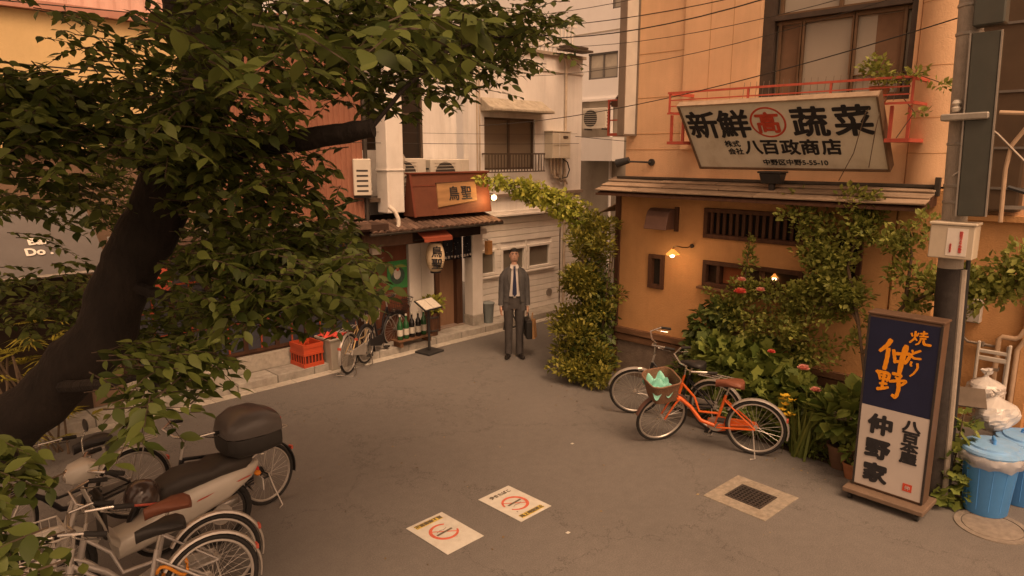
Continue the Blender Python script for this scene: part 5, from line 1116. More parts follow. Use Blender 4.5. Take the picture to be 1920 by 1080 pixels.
# ---------------------------------------------------------------- standing sign
ss = thing('standing_sign', 'tall standing sign on casters, navy with orange brush script above white', 'sign', (6.98, 1.815, 0), (0, 0, R(-92)))
BRF = mat('sign_case_brown', (.15, .095, .065), .5, .15, 6, metal=.3)
part(ss, 'case', MB().box(-.315, .315, -.075, .10, .13, 1.86), BRF, bevel=.008, w=False)
part(ss, 'top_cap', MB().box(-.325, .325, -.085, .11, 1.861, 1.885), BRF, bevel=.006, w=False)
part(ss, 'navy_panel', MB().box(-.295, .295, -.083, -.074, .975, 1.835), mat('navy_print', (.014, .018, .052), .4, .12, 4), w=False)
part(ss, 'white_panel', MB().box(-.295, .295, -.083, -.074, .155, .973), mat('panel_white', (.50, .46, .43), .5, .06, 3, dirt=.2, dirtcol=(.34, .28, .22)), w=False)
part(ss, 'edge_strip', MB().box(-.315, -.296, -.088, -.076, .14, 1.85), WRAP, w=False)
part(ss, 'edge_strip', MB().box(.296, .315, -.088, -.076, .14, 1.85), WRAP, w=False)
part(ss, 'base', MB().box(-.36, .36, -.20, .20, .075, .125), mat('base_brown', (.17, .12, .085), .55, .2, 8, dirt=.3), bevel=.008, w=False)
for x in (-.30, .30):
    for y in (-.14, .14):
        c_ = part(ss, 'caster', MB().cyl((x - .015, y, .032), (x + .015, y, .032), .032, n=14), MATS['black_plastic'], True, w=False)
        part(c_, 'fork', MB().box(x - .022, x + .022, y - .015, y + .02, .05, .076), IRON, w=False)
ORG = mat('brush_orange', (.78, .30, .012), .5, .08, 20)
# brush strokes: tapered flat ribbons swept along hand-placed curves
def brush(parent, strokes, m_, ox, oz, sc, y=-.0865, name='brush_stroke'):
    for k, (pts, w0, w1) in enumerate(strokes):
        # Catmull-Rom through the points
        P_ = [Vector((p[0], p[1])) for p in pts]; Q = []
        ext = [P_[0] * 2 - P_[1]] + P_ + [P_[-1] * 2 - P_[-2]]
        for i in range(1, len(ext) - 2):
            for j in range(6):
                t = j / 6; a, b, c_, d = ext[i - 1:i + 3]
                Q.append(.5 * ((2 * b) + (c_ - a) * t + (2 * a - 5 * b + 4 * c_ - d) * t * t + (3 * b - a - 3 * c_ + d) * t ** 3))
        Q.append(P_[-1]); n = len(Q); L_ = []; R_ = []
        for i in range(n):
            d = (Q[min(i + 1, n - 1)] - Q[max(i - 1, 0)]); d = d.normalized() if d.length > 0 else Vector((1, 0)); nn = Vector((-d.y, d.x))
            t = i / (n - 1); w_ = (w0 + (w1 - w0) * t) * (.72 if i in (0, n - 1) else 1) * .5 * (1 + .08 * math.sin(i * 1.7 + k))
            e = d * (w_ * .55 if i == n - 1 else -w_ * .55 if i == 0 else 0)
            L_.append(Q[i] + nn * w_ + e); R_.append(Q[i] - nn * w_ + e)
        yy = y - .0006 * (k + 1); vs_ = [(ox + p.x * sc, yy, oz + p.y * sc) for p in L_ + R_]
        vs_ += [(v[0], y + .0015, v[2]) for v in vs_]; fs = []
        for i in range(n - 1): fs += [(i, i + 1, n + i + 1, n + i), (2 * n + i, 3 * n + i, 3 * n + i + 1, 2 * n + i + 1), (i, 2 * n + i, 2 * n + i + 1, i + 1), (n + i, n + i + 1, 3 * n + i + 1, 3 * n + i)]
        fs += [(0, n, 3 * n, 2 * n), (n - 1, 3 * n - 1, 4 * n - 1, 2 * n - 1)]
        part(parent, name, MB().add(vs_, fs), m_, w=False)
# drawn in a box 0..160 x 0..190 (x right, y up), after the photograph's brush script
naka = [([(52, 142), (40, 118), (14, 88)], 20, 14), ([(46, 104), (44, 60), (38, 14)], 17, 17), ([(66, 102), (72, 74), (76, 50)], 14, 12), ([(70, 88), (96, 92), (128, 96), (124, 76), (112, 54)], 13, 13), ([(78, 56), (100, 60), (118, 58)], 12, 12), ([(112, 128), (102, 70), (96, 6)], 22, 18)]
brush(ss, naka, ORG, -.215, 1.325, .00225)
no_ = [([(10, 108), (20, 96), (26, 74)], 14, 10), ([(18, 106), (56, 104), (58, 84), (52, 72)], 14, 12), ([(28, 92), (48, 92)], 8, 8), ([(30, 78), (50, 80)], 9, 9), ([(40, 102), (38, 60), (36, 40)], 12, 10), ([(26, 56), (54, 60)], 11, 10), ([(18, 30), (36, 36), (60, 46)], 14, 11),
       ([(72, 110), (102, 108), (98, 94), (88, 86)], 13, 9), ([(84, 98), (98, 88)], 8, 8), ([(64, 74), (92, 82), (124, 88), (114, 72), (106, 66)], 12, 9), ([(98, 80), (100, 46), (92, 12), (78, 18)], 16, 12)]
brush(ss, no_, ORG, -.215, 1.085, .00225)
yaki = [([(12, 92), (18, 78)], 10, 8), ([(44, 98), (38, 82)], 9, 7), ([(30, 104), (28, 70), (8, 44)], 11, 9), ([(30, 70), (40, 60)], 8, 7), ([(52, 98), (66, 100), (84, 104)], 9, 8), ([(68, 112), (66, 84)], 10, 8), ([(50, 84), (88, 88)], 8, 8), ([(54, 72), (80, 76)], 9, 8), ([(56, 66), (50, 48), (36, 38)], 9, 7), ([(70, 70), (74, 48), (104, 46)], 10, 12)]
brush(ss, yaki, ORG, .045, 1.575, .0018)
to_ = [([(24, 62), (30, 44)], 11, 9), ([(62, 66), (34, 48), (22, 34), (36, 22), (68, 24)], 12, 11)]
brush(ss, to_, ORG, .045, 1.475, .0018)
ri_ = [([(26, 62), (24, 44), (30, 40)], 11, 7), ([(54, 58), (56, 34), (42, 4), (26, -14)], 12, 8)]
brush(ss, ri_, ORG, .045, 1.365, .0018)
for ch_, z_ in (('仲', .805), ('野', .555), ('家', .315)): letters(ss, 'lettering', ch_, .20, INK, (-.115, -.0845, z_), (R(90), 0, 0), .011, 1.12, w=False)
for ch_, z_ in (('八', .865), ('百', .755), ('本', .655), ('屋', .55)): letters(ss, 'lettering', ch_, .115, INK, (.155, -.0845, z_), (R(90), 0, 0), .0065, 1.35, w=False)
part(ss, 'red_seal', MB().box(.135, .215, -.0865, -.084, .225, .30), INKR, w=False)
letters(ss, 'lettering', '仲', .05, MATS['panel_white'], (.175, -.088, .262), (R(90), 0, 0), 0, w=False)

# ---------------------------------------------------------------- bins and rubbish by the pole
BLU = mat('bin_blue', (.085, .31, .74), .5, .08, 4, dirt=.15, dirtcol=(.10, .22, .40))
BLUL = mat('bin_lid_blue', (.20, .42, .74), .5, .12, 8, dirt=.35, dirtcol=(.38, .40, .38), dscale=9)
PLAS = mat('thin_plastic', (.55, .54, .52), .3, .1, 14, alpha=.62)
def bin_(label, loc, rz):
    t = thing('rubbish_bin', label, 'bin', loc, (0, 0, rz), 'blue rubbish bins by the pole')
    prof = [(.165, 0), (.175, .01), (.215, .44), (.222, .45), (.235, .47), (.235, .50), (.222, .51)]; t.scale = (1.04, 1.04, 1.2)
    part(t, 'body', MB().lathe(prof, n=36, cap=True), BLU, True, w=False)
    for i in range(12):
        a = 2 * math.pi * i / 12; part(t, 'rib', MB().tube([(.178 * math.cos(a), .178 * math.sin(a), .05), (.211 * math.cos(a), .211 * math.sin(a), .40)], .004, 5), BLU, w=False)
    l = part(t, 'lid', MB().lathe([(.25, .50), (.255, .515), (.245, .535), (.20, .545), (.195, .56), (.17, .565), (.001, .572)], n=36, cap=False), BLUL, True, w=False)
    part(l, 'handle', MB().tube([(-.055, 0, .568), (-.05, 0, .598), (.05, 0, .598), (.055, 0, .568)], .013, 8), BLU, True, w=False)
    bag = MB(); ring_ = []
    for k, (r_, z_) in enumerate(((.238, .515), (.262, .49), (.268, .46), (.252, .43), (.238, .405))):
        ring_.append([((r_ + .012 * math.sin(j * 1.7 + k) + rnd.uniform(-.006, .006)) * math.cos(2 * math.pi * j / 36), (r_ + .012 * math.sin(j * 1.7 + k)) * math.sin(2 * math.pi * j / 36), z_ + rnd.uniform(-.012, .012)) for j in range(36)])
    bag.loft(ring_, cap=False); part(t, 'bag_liner', bag, PLAS, True, w=False)
    return t
bin_('blue lidded plastic bin with bag liner standing on the manhole', (7.50, 1.12, .008), .3)
bin_('blue lidded plastic bin standing behind the other against the wall', (7.98, .93, 0), 1.2)
WPL = mat('white_bag', (.66, .65, .63), .25, .06, 6, .45, 7, spec=.5, trans=.15)
def bag_(label, c_, r_, seed, m_=WPL):
    rr = random.Random(seed); t = thing('rubbish_bag', label, 'rubbish bag', c_, group='white rubbish bags')
    mb = MB(); rings = []; k = 13; n = 26
    for i in range(k + 1):
        v = i / k; ring_ = []
        rad = r_ * (math.sin(math.pi * min(1, .12 + v * .80)) ** .6) * (1 if v < .8 else (1 - (v - .8) * 3.8))
        for j in range(n):
            a = 2 * math.pi * j / n; w_ = 1 + .10 * math.sin(3 * a + seed + v * 4) + .05 * abs(math.sin(5 * a + v * 5 + seed)) - .035 * abs(math.sin(9 * a - v * 8)) + rr.uniform(-.045, .045)
            ring_.append((max(rad, .02) * w_ * math.cos(a), max(rad, .02) * w_ * math.sin(a), v * r_ * 1.7))
        rings.append(ring_)
    mb.loft(rings); part(t, 'sack', mb, m_, False, w=False)
    kn = [[((q_ + rr.uniform(-.3, .3) * q_) * math.cos(2 * math.pi * j / 11), (q_ + rr.uniform(-.3, .3) * q_) * math.sin(2 * math.pi * j / 11), r_ * 1.62 + z_ + rr.uniform(-.01, .01)) for j in range(11)] for q_, z_ in ((.03, 0), (.016, .03), (.04, .06), (.055, .085))]
    part(t, 'knot', MB().loft(kn, cap=False), m_, False, w=False)
    return t
st2 = thing('plastic_stool_stack', 'pale plastic stool and box carrying the rubbish bags behind the pole', 'stool', (8.12, 1.35, 0))
part(st2, 'box', MB().box(7.98, 8.36, 1.20, 1.56, .0, .62), mat('pale_plastic', (.50, .46, .40), .5, .06, 6), bevel=.02, seg=2)
part(st2, 'backrest_rail', MB().box(8.42, 8.45, 1.22, 1.52, 1.22, 1.27).box(8.42, 8.45, 1.22, 1.52, 1.30, 1.34), MATS['pale_plastic'], bevel=.008)
for y in (1.22, 1.49): part(st2, 'backrest_post', MB().box(8.415, 8.455, y, y + .03, .6, 1.42), MATS['pale_plastic'], bevel=.008)
bag_('bulging white rubbish bag on the pale box', (8.10, 1.24, .62), .20, 3)
bag_('smaller white rubbish bag squeezed behind the bulging one', (8.30, 1.38, .80), .17, 9)
single('cardboard_sheet', MB().box(-.16, .16, -.008, .008, -.12, .12, m=Matrix.Translation((7.90, 1.45, .95)) @ Matrix.Rotation(R(-70), 4, 'Z') @ Matrix.Rotation(R(-55), 4, 'X')), mat('dark_card', (.14, .115, .09), .8, .15, 10), 'dark flat cardboard sheet lying against the white bags', 'cardboard')

# ---------------------------------------------------------------- no smoking posters on the asphalt
PAP = mat('poster_paper', (.57, .56, .50), .75, .08, 12, .3, 90, dirt=.45, dirtcol=(.40, .35, .28), dscale=7)
PRED = mat('poster_red', (.56, .13, .08), .7, .25, 30); PDK = mat('poster_ink', (.13, .11, .08), .7, .25, 30); PYE = mat('poster_yellow', (.55, .42, .08), .7, .2, 30)
def poster(label, cx, cy, flip, worn):
    t = thing('ground_poster', label, 'poster', (cx, cy, .004), (0, 0, 0 if not flip else math.pi), 'no smoking posters on the asphalt')
    # local: +x away from the alley slot, sheet 0.42 x 0.594
    part(t, 'sheet', MB().box(-.209, .209, -.295, .295, 0, .003), PAP, w=False)
    part(t, 'warning_strip', MB().box(-.15, .15, .20, .262, .0032, .0045), PYE, w=False)
    letters(t, 'lettering', '路上喫煙禁止', .05, PDK, (0, .231, .0052), (0, 0, math.pi), .0006, w=False)
    mb = MB(); n = 40; a0, a1 = (40, 330) if worn else (20, 345); ri, ro_ = [], []
    for i in range(n + 1):
        a = R(a0 + (a1 - a0) * i / n + 10); th2 = .010 + .016 * math.sin(math.pi * i / n)
        ri.append(((.128 - th2) * math.cos(a), (.128 - th2) * math.sin(a))); ro_.append((.136 * math.cos(a), .136 * math.sin(a)))
    vs_ = [(p[0], p[1] + .01, .0045) for p in ri + ro_]; mb.add(vs_, [(i, i + 1, n + 2 + i, n + 1 + i) for i in range(n)]); part(t, 'red_ring', mb, PRED, w=False)
    part(t, 'slash', MB().box(-.12, .12, -.006, .006, .0048, .0056, m=Matrix.Translation((0, .01, 0)) @ Matrix.Rotation(R(-38), 4, 'Z')), PRED, w=False)
    part(t, 'cigarette', MB().box(-.10, .08, -.011, .011, .0058, .0066, m=Matrix.Translation((.01, .0, 0)) @ Matrix.Rotation(R(4), 4, 'Z')), PDK, w=False)
    part(t, 'smoke', MB().tube([(-.06, .03, .005), (-.02, .045, .005), (.02, .035, .005), (.06, .05, .005)], .002, 4), PDK, w=False)
    if not worn: letters(t, 'lettering', '歩きたばこ', .055, PDK, (-.01, -.215, .0045), (0, 0, math.pi), .0004, w=False)
    return t
poster('half worn no smoking poster nearer the bottom edge', 3.60, 4.457, False, True)
poster('clearer no smoking poster farther from the bottom edge', 4.422, 4.388, True, False)
for i, (x, y) in enumerate(((4.38, 3.67), (3.2, 7.2), (5.9, 4.9))):
    single('paper_scrap', MB().box(x - .018, x + .018, y - .014, y + .014, .003, .006), PAP, ['tiny white paper scrap between the posters and the drain', 'tiny white paper scrap near the scooter', 'tiny white paper scrap near the bicycles'][i], 'paper scrap')

# ---------------------------------------------------------------- things in front of the bar and tavern
# bottles on a low rack
rk = thing('bottle_rack', 'low wooden rack with bottles on the pavement by the bar', 'rack', (7.0, 9.42, .118))
part(rk, 'top_board', MB().box(6.62, 7.34, 9.30, 9.54, .21, .235), BWOOD, bevel=.004)
for x in (6.66, 7.26): part(rk, 'block', MB().box(x, x + .06, 9.32, 9.52, .118, .209), BWOOD)
BG = mat('bottle_green', (.02, .09, .03), .12, .1, 5, spec=.7); BD = mat('bottle_dark', (.012, .012, .012), .12, .1, 5, spec=.7); LB = mat('bottle_label', (.55, .52, .44), .7, .12, 30)
blab = ['leftmost green bottle on the low rack', 'green bottle second from the left on the low rack', 'black bottle in the middle of the low rack', 'dark bottle second from the right on the low rack', 'rightmost green bottle on the low rack']
for i in range(5):
    x = 6.72 + i * .13; y = 9.42 + rnd.uniform(-.03, .03); m_ = (BG, BG, BD, BD, BG)[i]
    t = thing('bottle', blab[i], 'bottle', (x, y, .235), group='bottles on the low rack')
    part(t, 'glass', MB().lathe([(.045, 0), (.05, .01), (.05, .25), (.04, .29), (.018, .33), (.016, .40)], n=18), m_, True, w=False)
    part(t, 'label', MB().lathe([(.051, .07), (.0515, .08), (.0515, .17), (.051, .18)], n=18, cap=False), LB, True, w=False)
    part(t, 'cap', MB().lathe([(.017, .40), (.019, .40), (.019, .43), (.001, .432)], n=12, cap=False), LB, True, w=False)
# menu stand
mn = thing('menu_stand', 'black menu stand with open white menu in front of the bar', 'stand', (7.10, 9.10, 0), (0, 0, R(8)))
part(mn, 'base', MB().box(-.19, .19, -.17, .17, .0, .035), MATS['black_plastic'], bevel=.008, w=False)
part(mn, 'post', MB().cyl((0, 0, .03), (0, .0, .80), .022, n=12), MATS['black_plastic'], True, w=False)
bk_ = part(mn, 'desk', MB().box(-.21, .21, -.15, .15, -.01, .01, m=Matrix.Translation((0, 0, .84)) @ Matrix.Rotation(R(28), 4, 'X')), MATS['black_plastic'], w=False)
part(bk_, 'menu_page', MB().box(-.19, -.004, -.13, .13, .012, .016, m=Matrix.Translation((0, 0, .84)) @ Matrix.Rotation(R(28), 4, 'X')), LB, w=False)
part(bk_, 'menu_page', MB().box(.004, .19, -.13, .13, .012, .016, m=Matrix.Translation((0, 0, .84)) @ Matrix.Rotation(R(28), 4, 'X')), LB, w=False)
# flower tub
ft = thing('flower_tub', 'dark wooden tub with yellow flowers beside the bar door', 'planter', (7.58, 9.62, .118))
part(ft, 'tub', MB().lathe([(.10, 0), (.125, .40), (.13, .42), (.115, .42)], n=18), DWOOD, True, w=False)
for z in (.08, .33): part(ft, 'hoop', MB().lathe([(.108 + z * .06, z), (.112 + z * .06, z + .005), (.112 + z * .06, z + .03), (.108 + z * .06, z + .035)], n=18, cap=False), IRON, w=False)
part(ft, 'foliage', leaf_mesh('ftf', blob_leaves([((7.60, 9.58, .70), (.20, .20, .16), 150)], (.06, .11), .8, .2, .3)), G5, kind='stuff')
# plastic bin on the kerb
kb = thing('small_bin', 'small blue-grey bin with lid beside the white post', 'bin', (8.95, 9.60, .118))
part(kb, 'body', MB().lathe([(.09, 0), (.115, .36), (.12, .37)], n=20), mat('blue_grey', (.20, .23, .23), .5, .08, 6), True, w=False)
part(kb, 'lid', MB().lathe([(.125, .37), (.128, .39), (.10, .41), (.001, .42)], n=20, cap=False), MATS['blue_grey'], True, w=False)
part(kb, 'standpipe', MB().cyl((-.06, .12, 0), (-.06, .12, .62), .02, n=8), AL, True, w=False)
fs_ = thing('folding_stand', 'black folding stand leaning behind the standing man', 'stand', (9.2, 9.2, 0))
part(fs_, 'leg', MB().cyl((9.08, 9.30, .02), (9.24, 9.40, .52), .014, n=6), MATS['black_plastic'])
part(fs_, 'leg', MB().cyl((9.42, 9.26, .02), (9.26, 9.38, .52), .014, n=6), MATS['black_plastic'])
part(fs_, 'foot', MB().box(9.05, 9.50, 9.24, 9.30, .0, .03), MATS['black_plastic'])
# beer crate
CRR = mat('crate_red', (.50, .075, .028), .5, .1, 6, dirt=.15)
bc = thing('beer_crate', 'orange-red plastic beer crate on the pavement', 'crate', (5.10, 9.62, .118), (0, 0, R(3)))
m = MB(); W_, D_, H_ = .175, .20, .36
for z0, z1 in ((0, .06), (.185, .225), (.30, .36)):
    m.box(-W_, W_, -D_, -D_ + .02, z0, z1).box(-W_, W_, D_ - .02, D_, z0, z1).box(-W_, -W_ + .02, -D_ + .02, D_ - .02, z0, z1).box(W_ - .02, W_, -D_ + .02, D_ - .02, z0, z1)
part(bc, 'rim_bands', m, CRR, w=False)
part(bc, 'upper_panel', MB().box(-W_ + .006, W_ - .006, -D_ + .006, -D_ + .016, .225, .30).box(-W_ + .006, W_ - .006, D_ - .016, D_ - .006, .225, .30).box(-W_ + .006, -W_ + .016, -D_ + .016, D_ - .016, .225, .30).box(W_ - .016, W_ - .006, -D_ + .016, D_ - .016, .225, .30), CRR, w=False)
vb = unit_box('rib', .016, .012, .126); vb.materials.append(CRR)
for i in range(6):
    for y in (-D_ + .01, D_ - .01): o = piece(bc, 'rib', vb, None, (-W_ + .03 + i * .058, y, .1225)); o.matrix_parent_inverse = Matrix()
for i in range(6):
    for x in (-W_ + .01, W_ - .01): o = piece(bc, 'rib', vb, None, (x, -D_ + .03 + i * .068, .1225), (0, 0, R(90))); o.matrix_parent_inverse = Matrix()
part(bc, 'back_liner', MB().box(-W_ + .022, W_ - .022, -D_ + .022, D_ - .022, .01, .20), mat('crate_dark', (.10, .02, .012), .7), w=False)
for x in (-.09, .09): part(bc, 'divider', MB().box(x - .004, x + .004, -D_ + .02, D_ - .02, .2, .30), CRR, w=False)
gb2 = thing('grey_bin', 'tall grey plastic bin with red cloth on top beside the crate', 'bin', (5.50, 9.50, .0), (0, 0, R(4)))
part(gb2, 'body', MB().add([(-.15, -.16, 0), (.15, -.16, 0), (.15, .16, 0), (-.15, .16, 0), (-.19, -.20, .50), (.19, -.20, .50), (.19, .20, .50), (-.19, .20, .50)], [(0, 3, 2, 1), (0, 1, 5, 4), (1, 2, 6, 5), (2, 3, 7, 6), (3, 0, 4, 7), (4, 5, 6, 7)]), mat('bin_grey', (.36, .33, .28), .5, .06, 5, dirt=.2), bevel=.02, seg=2, w=False)
part(gb2, 'rim', MB().box(-.205, .205, -.215, -.19, .49, .525).box(-.205, .205, .19, .215, .49, .525).box(-.205, -.18, -.19, .19, .49, .525).box(.18, .205, -.19, .19, .49, .525), MATS['bin_grey'], w=False, bevel=.006)
cl = MB(); n = 12; vs_ = [((i / n - .5) * .36, (j / n - .5) * .38, .53 + .05 * math.sin(i * .9) * math.cos(j * .7) + .02 * math.sin(i * 2.1 + j)) for j in range(n + 1) for i in range(n + 1)]
cl.add(vs_, [(j * (n + 1) + i, j * (n + 1) + i + 1, (j + 1) * (n + 1) + i + 1, (j + 1) * (n + 1) + i) for j in range(n) for i in range(n)])
part(gb2, 'red_cloth', cl, mat('red_cloth', (.55, .07, .05), .8, .15, 10), True, w=False)
# ---------------------------------------------------------------- bicycles
RUB = mat('tyre_rubber', (.022, .021, .02), .8, .2, 30)
CHR = mat('chrome', (.55, .52, .48), .25, .08, 10, metal=.9)
STL = mat('dull_silver', (.50, .47, .43), .4, .1, 10, metal=.6)
def wheel(parent, name, c, r, M_, rimm=None, tyre=.018, spokes=28):
    T = lambda mb: [setattr(mb, 'v', [tuple(M_ @ Vector(v)) for v in mb.v]), mb][1]
    w_ = part(parent, name, T(MB().torus(c, r - tyre, tyre, 'y', 40, 8)), RUB, True, w=False)
    part(w_, 'rim', T(MB().torus(c, r - tyre * 2 - .008, .012, 'y', 40, 6)), rimm or STL, True, w=False)
    part(w_, 'hub', T(MB().cyl((c[0], -.035, c[2]), (c[0], .035, c[2]), .022, n=12)), STL, True, w=False)
    sp = MB()
    for i in range(spokes):
        a = 2 * math.pi * i / spokes; s_ = 1 if i % 2 else -1; b = a + (.32 if (i // 2) % 2 else -.32)
        sp.tube([(c[0] + .02 * math.cos(b), s_ * .028, c[2] + .02 * math.sin(b)), (c[0] + (r - .05) * math.cos(a), 0, c[2] + (r - .05) * math.sin(a))], .0016, 3, cap=False)
    part(w_, 'spokes', T(sp), STL, w=False, kind='stuff')
    return w_
def bicycle(label, loc, heading, frame_m, saddle_m, steer=0, lean=0, r=.33, L_=1.06, basket=None, rack=True, guard=None, cloth=False, low=True, grip=None, stand='side', bar_rise=.10, guard2=None):
    t = thing('bicycle', label, 'bicycle', loc, (R(lean), 0, R(heading)), 'parked bicycles')
    I = Matrix(); ax = Vector((-.26, 0, .96)).normalized(); piv = Vector((L_ - .20, 0, .62))
    S = Matrix.Translation(piv) @ Matrix.Rotation(R(steer), 4, ax) @ Matrix.Translation(-piv)
    T = lambda mb: [setattr(mb, 'v', [tuple(S @ Vector(v)) for v in mb.v]), mb][1]
    bb = (.44, 0, .28); st = (.33, 0, .68); hl = (L_ - .19, 0, .58); hu = (L_ - .235, 0, .75)
    f = MB().cyl(bb, st, .017, n=10)
    if low:
        f.tube([hl, (L_ - .34, 0, .47), (.60, 0, .32), bb], .024, 10); f.tube([hu, (L_ - .38, 0, .60), (.62, 0, .43), (.40, 0, .44)], .014, 8)
    else:
        f.cyl(hl, bb, .022, n=10); f.cyl(hu, (.34, 0, .64), .016, n=10)
    f.cyl(hl, hu, .022, n=10)
    for s in (-1, 1):
        f.cyl((0, s * .055, r), (.42, s * .03, .275), .011, n=6); f.cyl((0, s * .055, r), (.345, s * .02, .62), .009, n=6)
    part(t, 'frame', f, frame_m, True, w=False)
    wheel(t, 'rear_wheel', (0, 0, r), r, I); wheel(t, 'front_wheel', (L_, 0, r), r, S)
    fk = MB()
    for s in (-1, 1): fk.tube([(L_ - .18, s * .045, .56), (L_ - .12, s * .05, .5), (L_ - .01, s * .05, r)], .011, 7)
    fk.box(L_ - .20, L_ - .16, -.055, .055, .55, .575); fk.cyl((L_ - .17, 0, .56), (L_ - .26, 0, .86), .013, n=8)
    part(t, 'fork', T(fk), frame_m if guard is None else STL, True, w=False)
    gm = guard or STL
    def fender(cx, a0, a1, M_):
        rr = r + .022; rows = []
        for i in range(19):
            a = R(a0 + (a1 - a0) * i / 18); rows.append([(cx + (rr + d) * math.cos(a), y, r + (rr + d) * math.sin(a)) for y, d in ((-.026, -.012), (-.02, .002), (0, .008), (.02, .002), (.026, -.012), (.02, -.002), (0, .003), (-.02, -.002))])
        mb = MB().loft(rows); mb.v = [tuple(M_ @ Vector(v)) for v in mb.v]; return mb
    part(t, 'rear_mudguard', fender(0, 30, 195, I), gm, True, w=False); part(t, 'front_mudguard', fender(L_, 20, 150, S), guard2 or gm, True, w=False)
    hb = MB(); zt = .93 + bar_rise; hx = L_ - .275
    hb.cyl((hx + .02, 0, .84), (hx, 0, zt - .06), .012, n=8)
    hb.tube([(hx - .20, -.29, zt - .02), (hx - .08, -.28, zt + .01), (hx + .05, -.20, zt), (hx + .04, -.07, zt - .05), (hx, 0, zt - .06), (hx + .04, .07, zt - .05), (hx + .05, .20, zt), (hx - .08, .28, zt + .01), (hx - .20, .29, zt - .02)], .011, 8)
    h = part(t, 'handlebar', T(hb), CHR, True, w=False)
    for s in (-1, 1):
        part(h, 'grip', T(MB().cyl((hx - .21, s * .292, zt - .022), (hx - .09, s * .283, zt + .006), .017, n=10)), grip or RUB, True, w=False)
        part(h, 'brake_lever', T(MB().tube([(hx - .02, s * .25, zt - .01), (hx - .08, s * .262, zt - .035), (hx - .17, s * .268, zt - .055)], .006, 5)), CHR, w=False)
    part(h, 'lamp', T(MB().cyl((L_ - .10, .0, .66), (L_ - .05, 0, .655), .03, .036, 12)), CHR, True, w=False)
    sad = []
    for x, w_, z in ((-.15, .06, .0), (-.12, .115, .014), (-.04, .11, .018), (.04, .06, .010), (.11, .036, .0), (.16, .022, -.012)):
        sad.append([(st[0] - .04 + x, w_ * math.cos(a), .825 + z + .036 * math.sin(a) * (1 if math.sin(a) > 0 else 1.5)) for a in [2 * math.pi * k / 12 for k in range(12)]])
    s_ = part(t, 'saddle', MB().loft(sad), saddle_m, True, w=False)
    part(s_, 'seat_post', MB().cyl(st, (.295, 0, .79), .013, n=8), CHR, True, w=False)
    cg = MB().cyl((.44, -.045, .28), (.44, -.05, .28), .09, n=24)
    ck = part(t, 'crank', cg, STL if guard is None else STL, True, w=False)
    part(ck, 'arm', MB().cyl((.44, -.065, .28), (.52, -.07, .145), .009, n=6), CHR, w=False); part(ck, 'arm', MB().cyl((.44, .06, .28), (.36, .07, .415), .009, n=6), CHR, w=False)
    part(ck, 'pedal', MB().box(.48, .57, -.16, -.075, .13, .155), RUB, bevel=.004, w=False); part(ck, 'pedal', MB().box(.32, .40, .075, .16, .405, .43), RUB, bevel=.004, w=False)
    cc = [(-.04, .30), (.0, .37), (.42, .375), (.53, .33), (.53, .22), (.42, .185), (0, .29)]
    part(t, 'chain_guard', MB().add([(p[0], y, p[1]) for y in (-.075, -.052) for p in cc], [tuple(range(7)), tuple(range(13, 6, -1))] + [(i, i + 7, (i + 1) % 7 + 7, (i + 1) % 7) for i in range(7)]), frame_m if guard is None else gm, bevel=.004, w=False)
    if stand == 'side': part(t, 'kickstand', MB().tube([(.02, .06, .33), (.0, .09, .2), (-.03, .16, .02 - math.sin(R(lean)) * .16), (.02, .175, .012 - math.sin(R(lean)) * .17)], .007, 6), STL, True, w=False)
    else: part(t, 'centre_stand', MB().tube([(.0, .07, r), (-.03, .13, .02), (-.16, .14, .008), (-.16, -.14, .008), (-.03, -.13, .02), (0, -.07, r)], .008, 6), CHR, True, w=False)
    if rack:
        rk_ = MB()
        for s in (-1, 0, 1): rk_.cyl((-.24, s * .06, .72), (.20, s * .06, .73), .006, n=6)
        for x in (-.24, -.05, .18): rk_.cyl((x, -.06, .723), (x, .06, .723), .006, n=6)
        for s in (-1, 1): rk_.cyl((-.12, s * .06, .72), (0, s * .065, r), .006, n=6)
        part(t, 'rear_rack', rk_, STL, w=False)
    part(t, 'reflector', MB().box(-r - .008, -r + .012, -.025, .025, .455, .49), MATS['red_paint'], w=False)
    if basket:
        b = MB(); x0, x1, w0, w1, z0, z1 = L_ - .13, L_ + .16, .14, .19, .63, .89
        if basket == 'wicker':
            rings = []
            for k in range(9):
                q = k / 8; ww = w0 + (w1 - w0) * q; xa = x0 - .02 * q; xb = x1 + .06 * q; zz = z0 + (z1 - z0) * q
                xc = (xa + xb) / 2; hx_ = (xb - xa) / 2; rings.append([(xc + hx_ * (1 if math.cos(a) >= 0 else -1) * abs(math.cos(a)) ** .5, ww * (1 if math.sin(a) >= 0 else -1) * abs(math.sin(a)) ** .5, zz + .003 * math.sin(8 * a)) for a in [2 * math.pi * j / 36 for j in range(36)]])
            inner = [[(xx * .97 + (x0 + x1) / 2 * .03, yy * .95, zz + .004) for xx, yy, zz in r_] for r_ in rings]
            b.loft(rings + inner[::-1], cap=False); n0 = len(b.v); b.add(inner[0], [tuple(range(36))]); b.add(rings[0], [tuple(range(36))])
            bo = part(t, 'basket', T(b), mat('wicker', (.22, .125, .075), .8, .4, 90, .8, 120), True, w=False)
            part(bo, 'basket_rim', T(MB().tube(rings[-1], .010, 6, closed=True)), mat('wicker_rim', (.20, .11, .065), .7, .2, 40), True, w=False)
        else:
            for zz, q in ((z0, 0), (z0 + .09, .33), (z0 + .18, .66), (z1, 1)):
                ww = w0 + (w1 - w0) * q; b.tube([(x0, -ww, zz), (x1 + .05 * q, -ww, zz), (x1 + .05 * q, ww, zz), (x0, ww, zz)], .004 if q < 1 else .007, 5, closed=True)
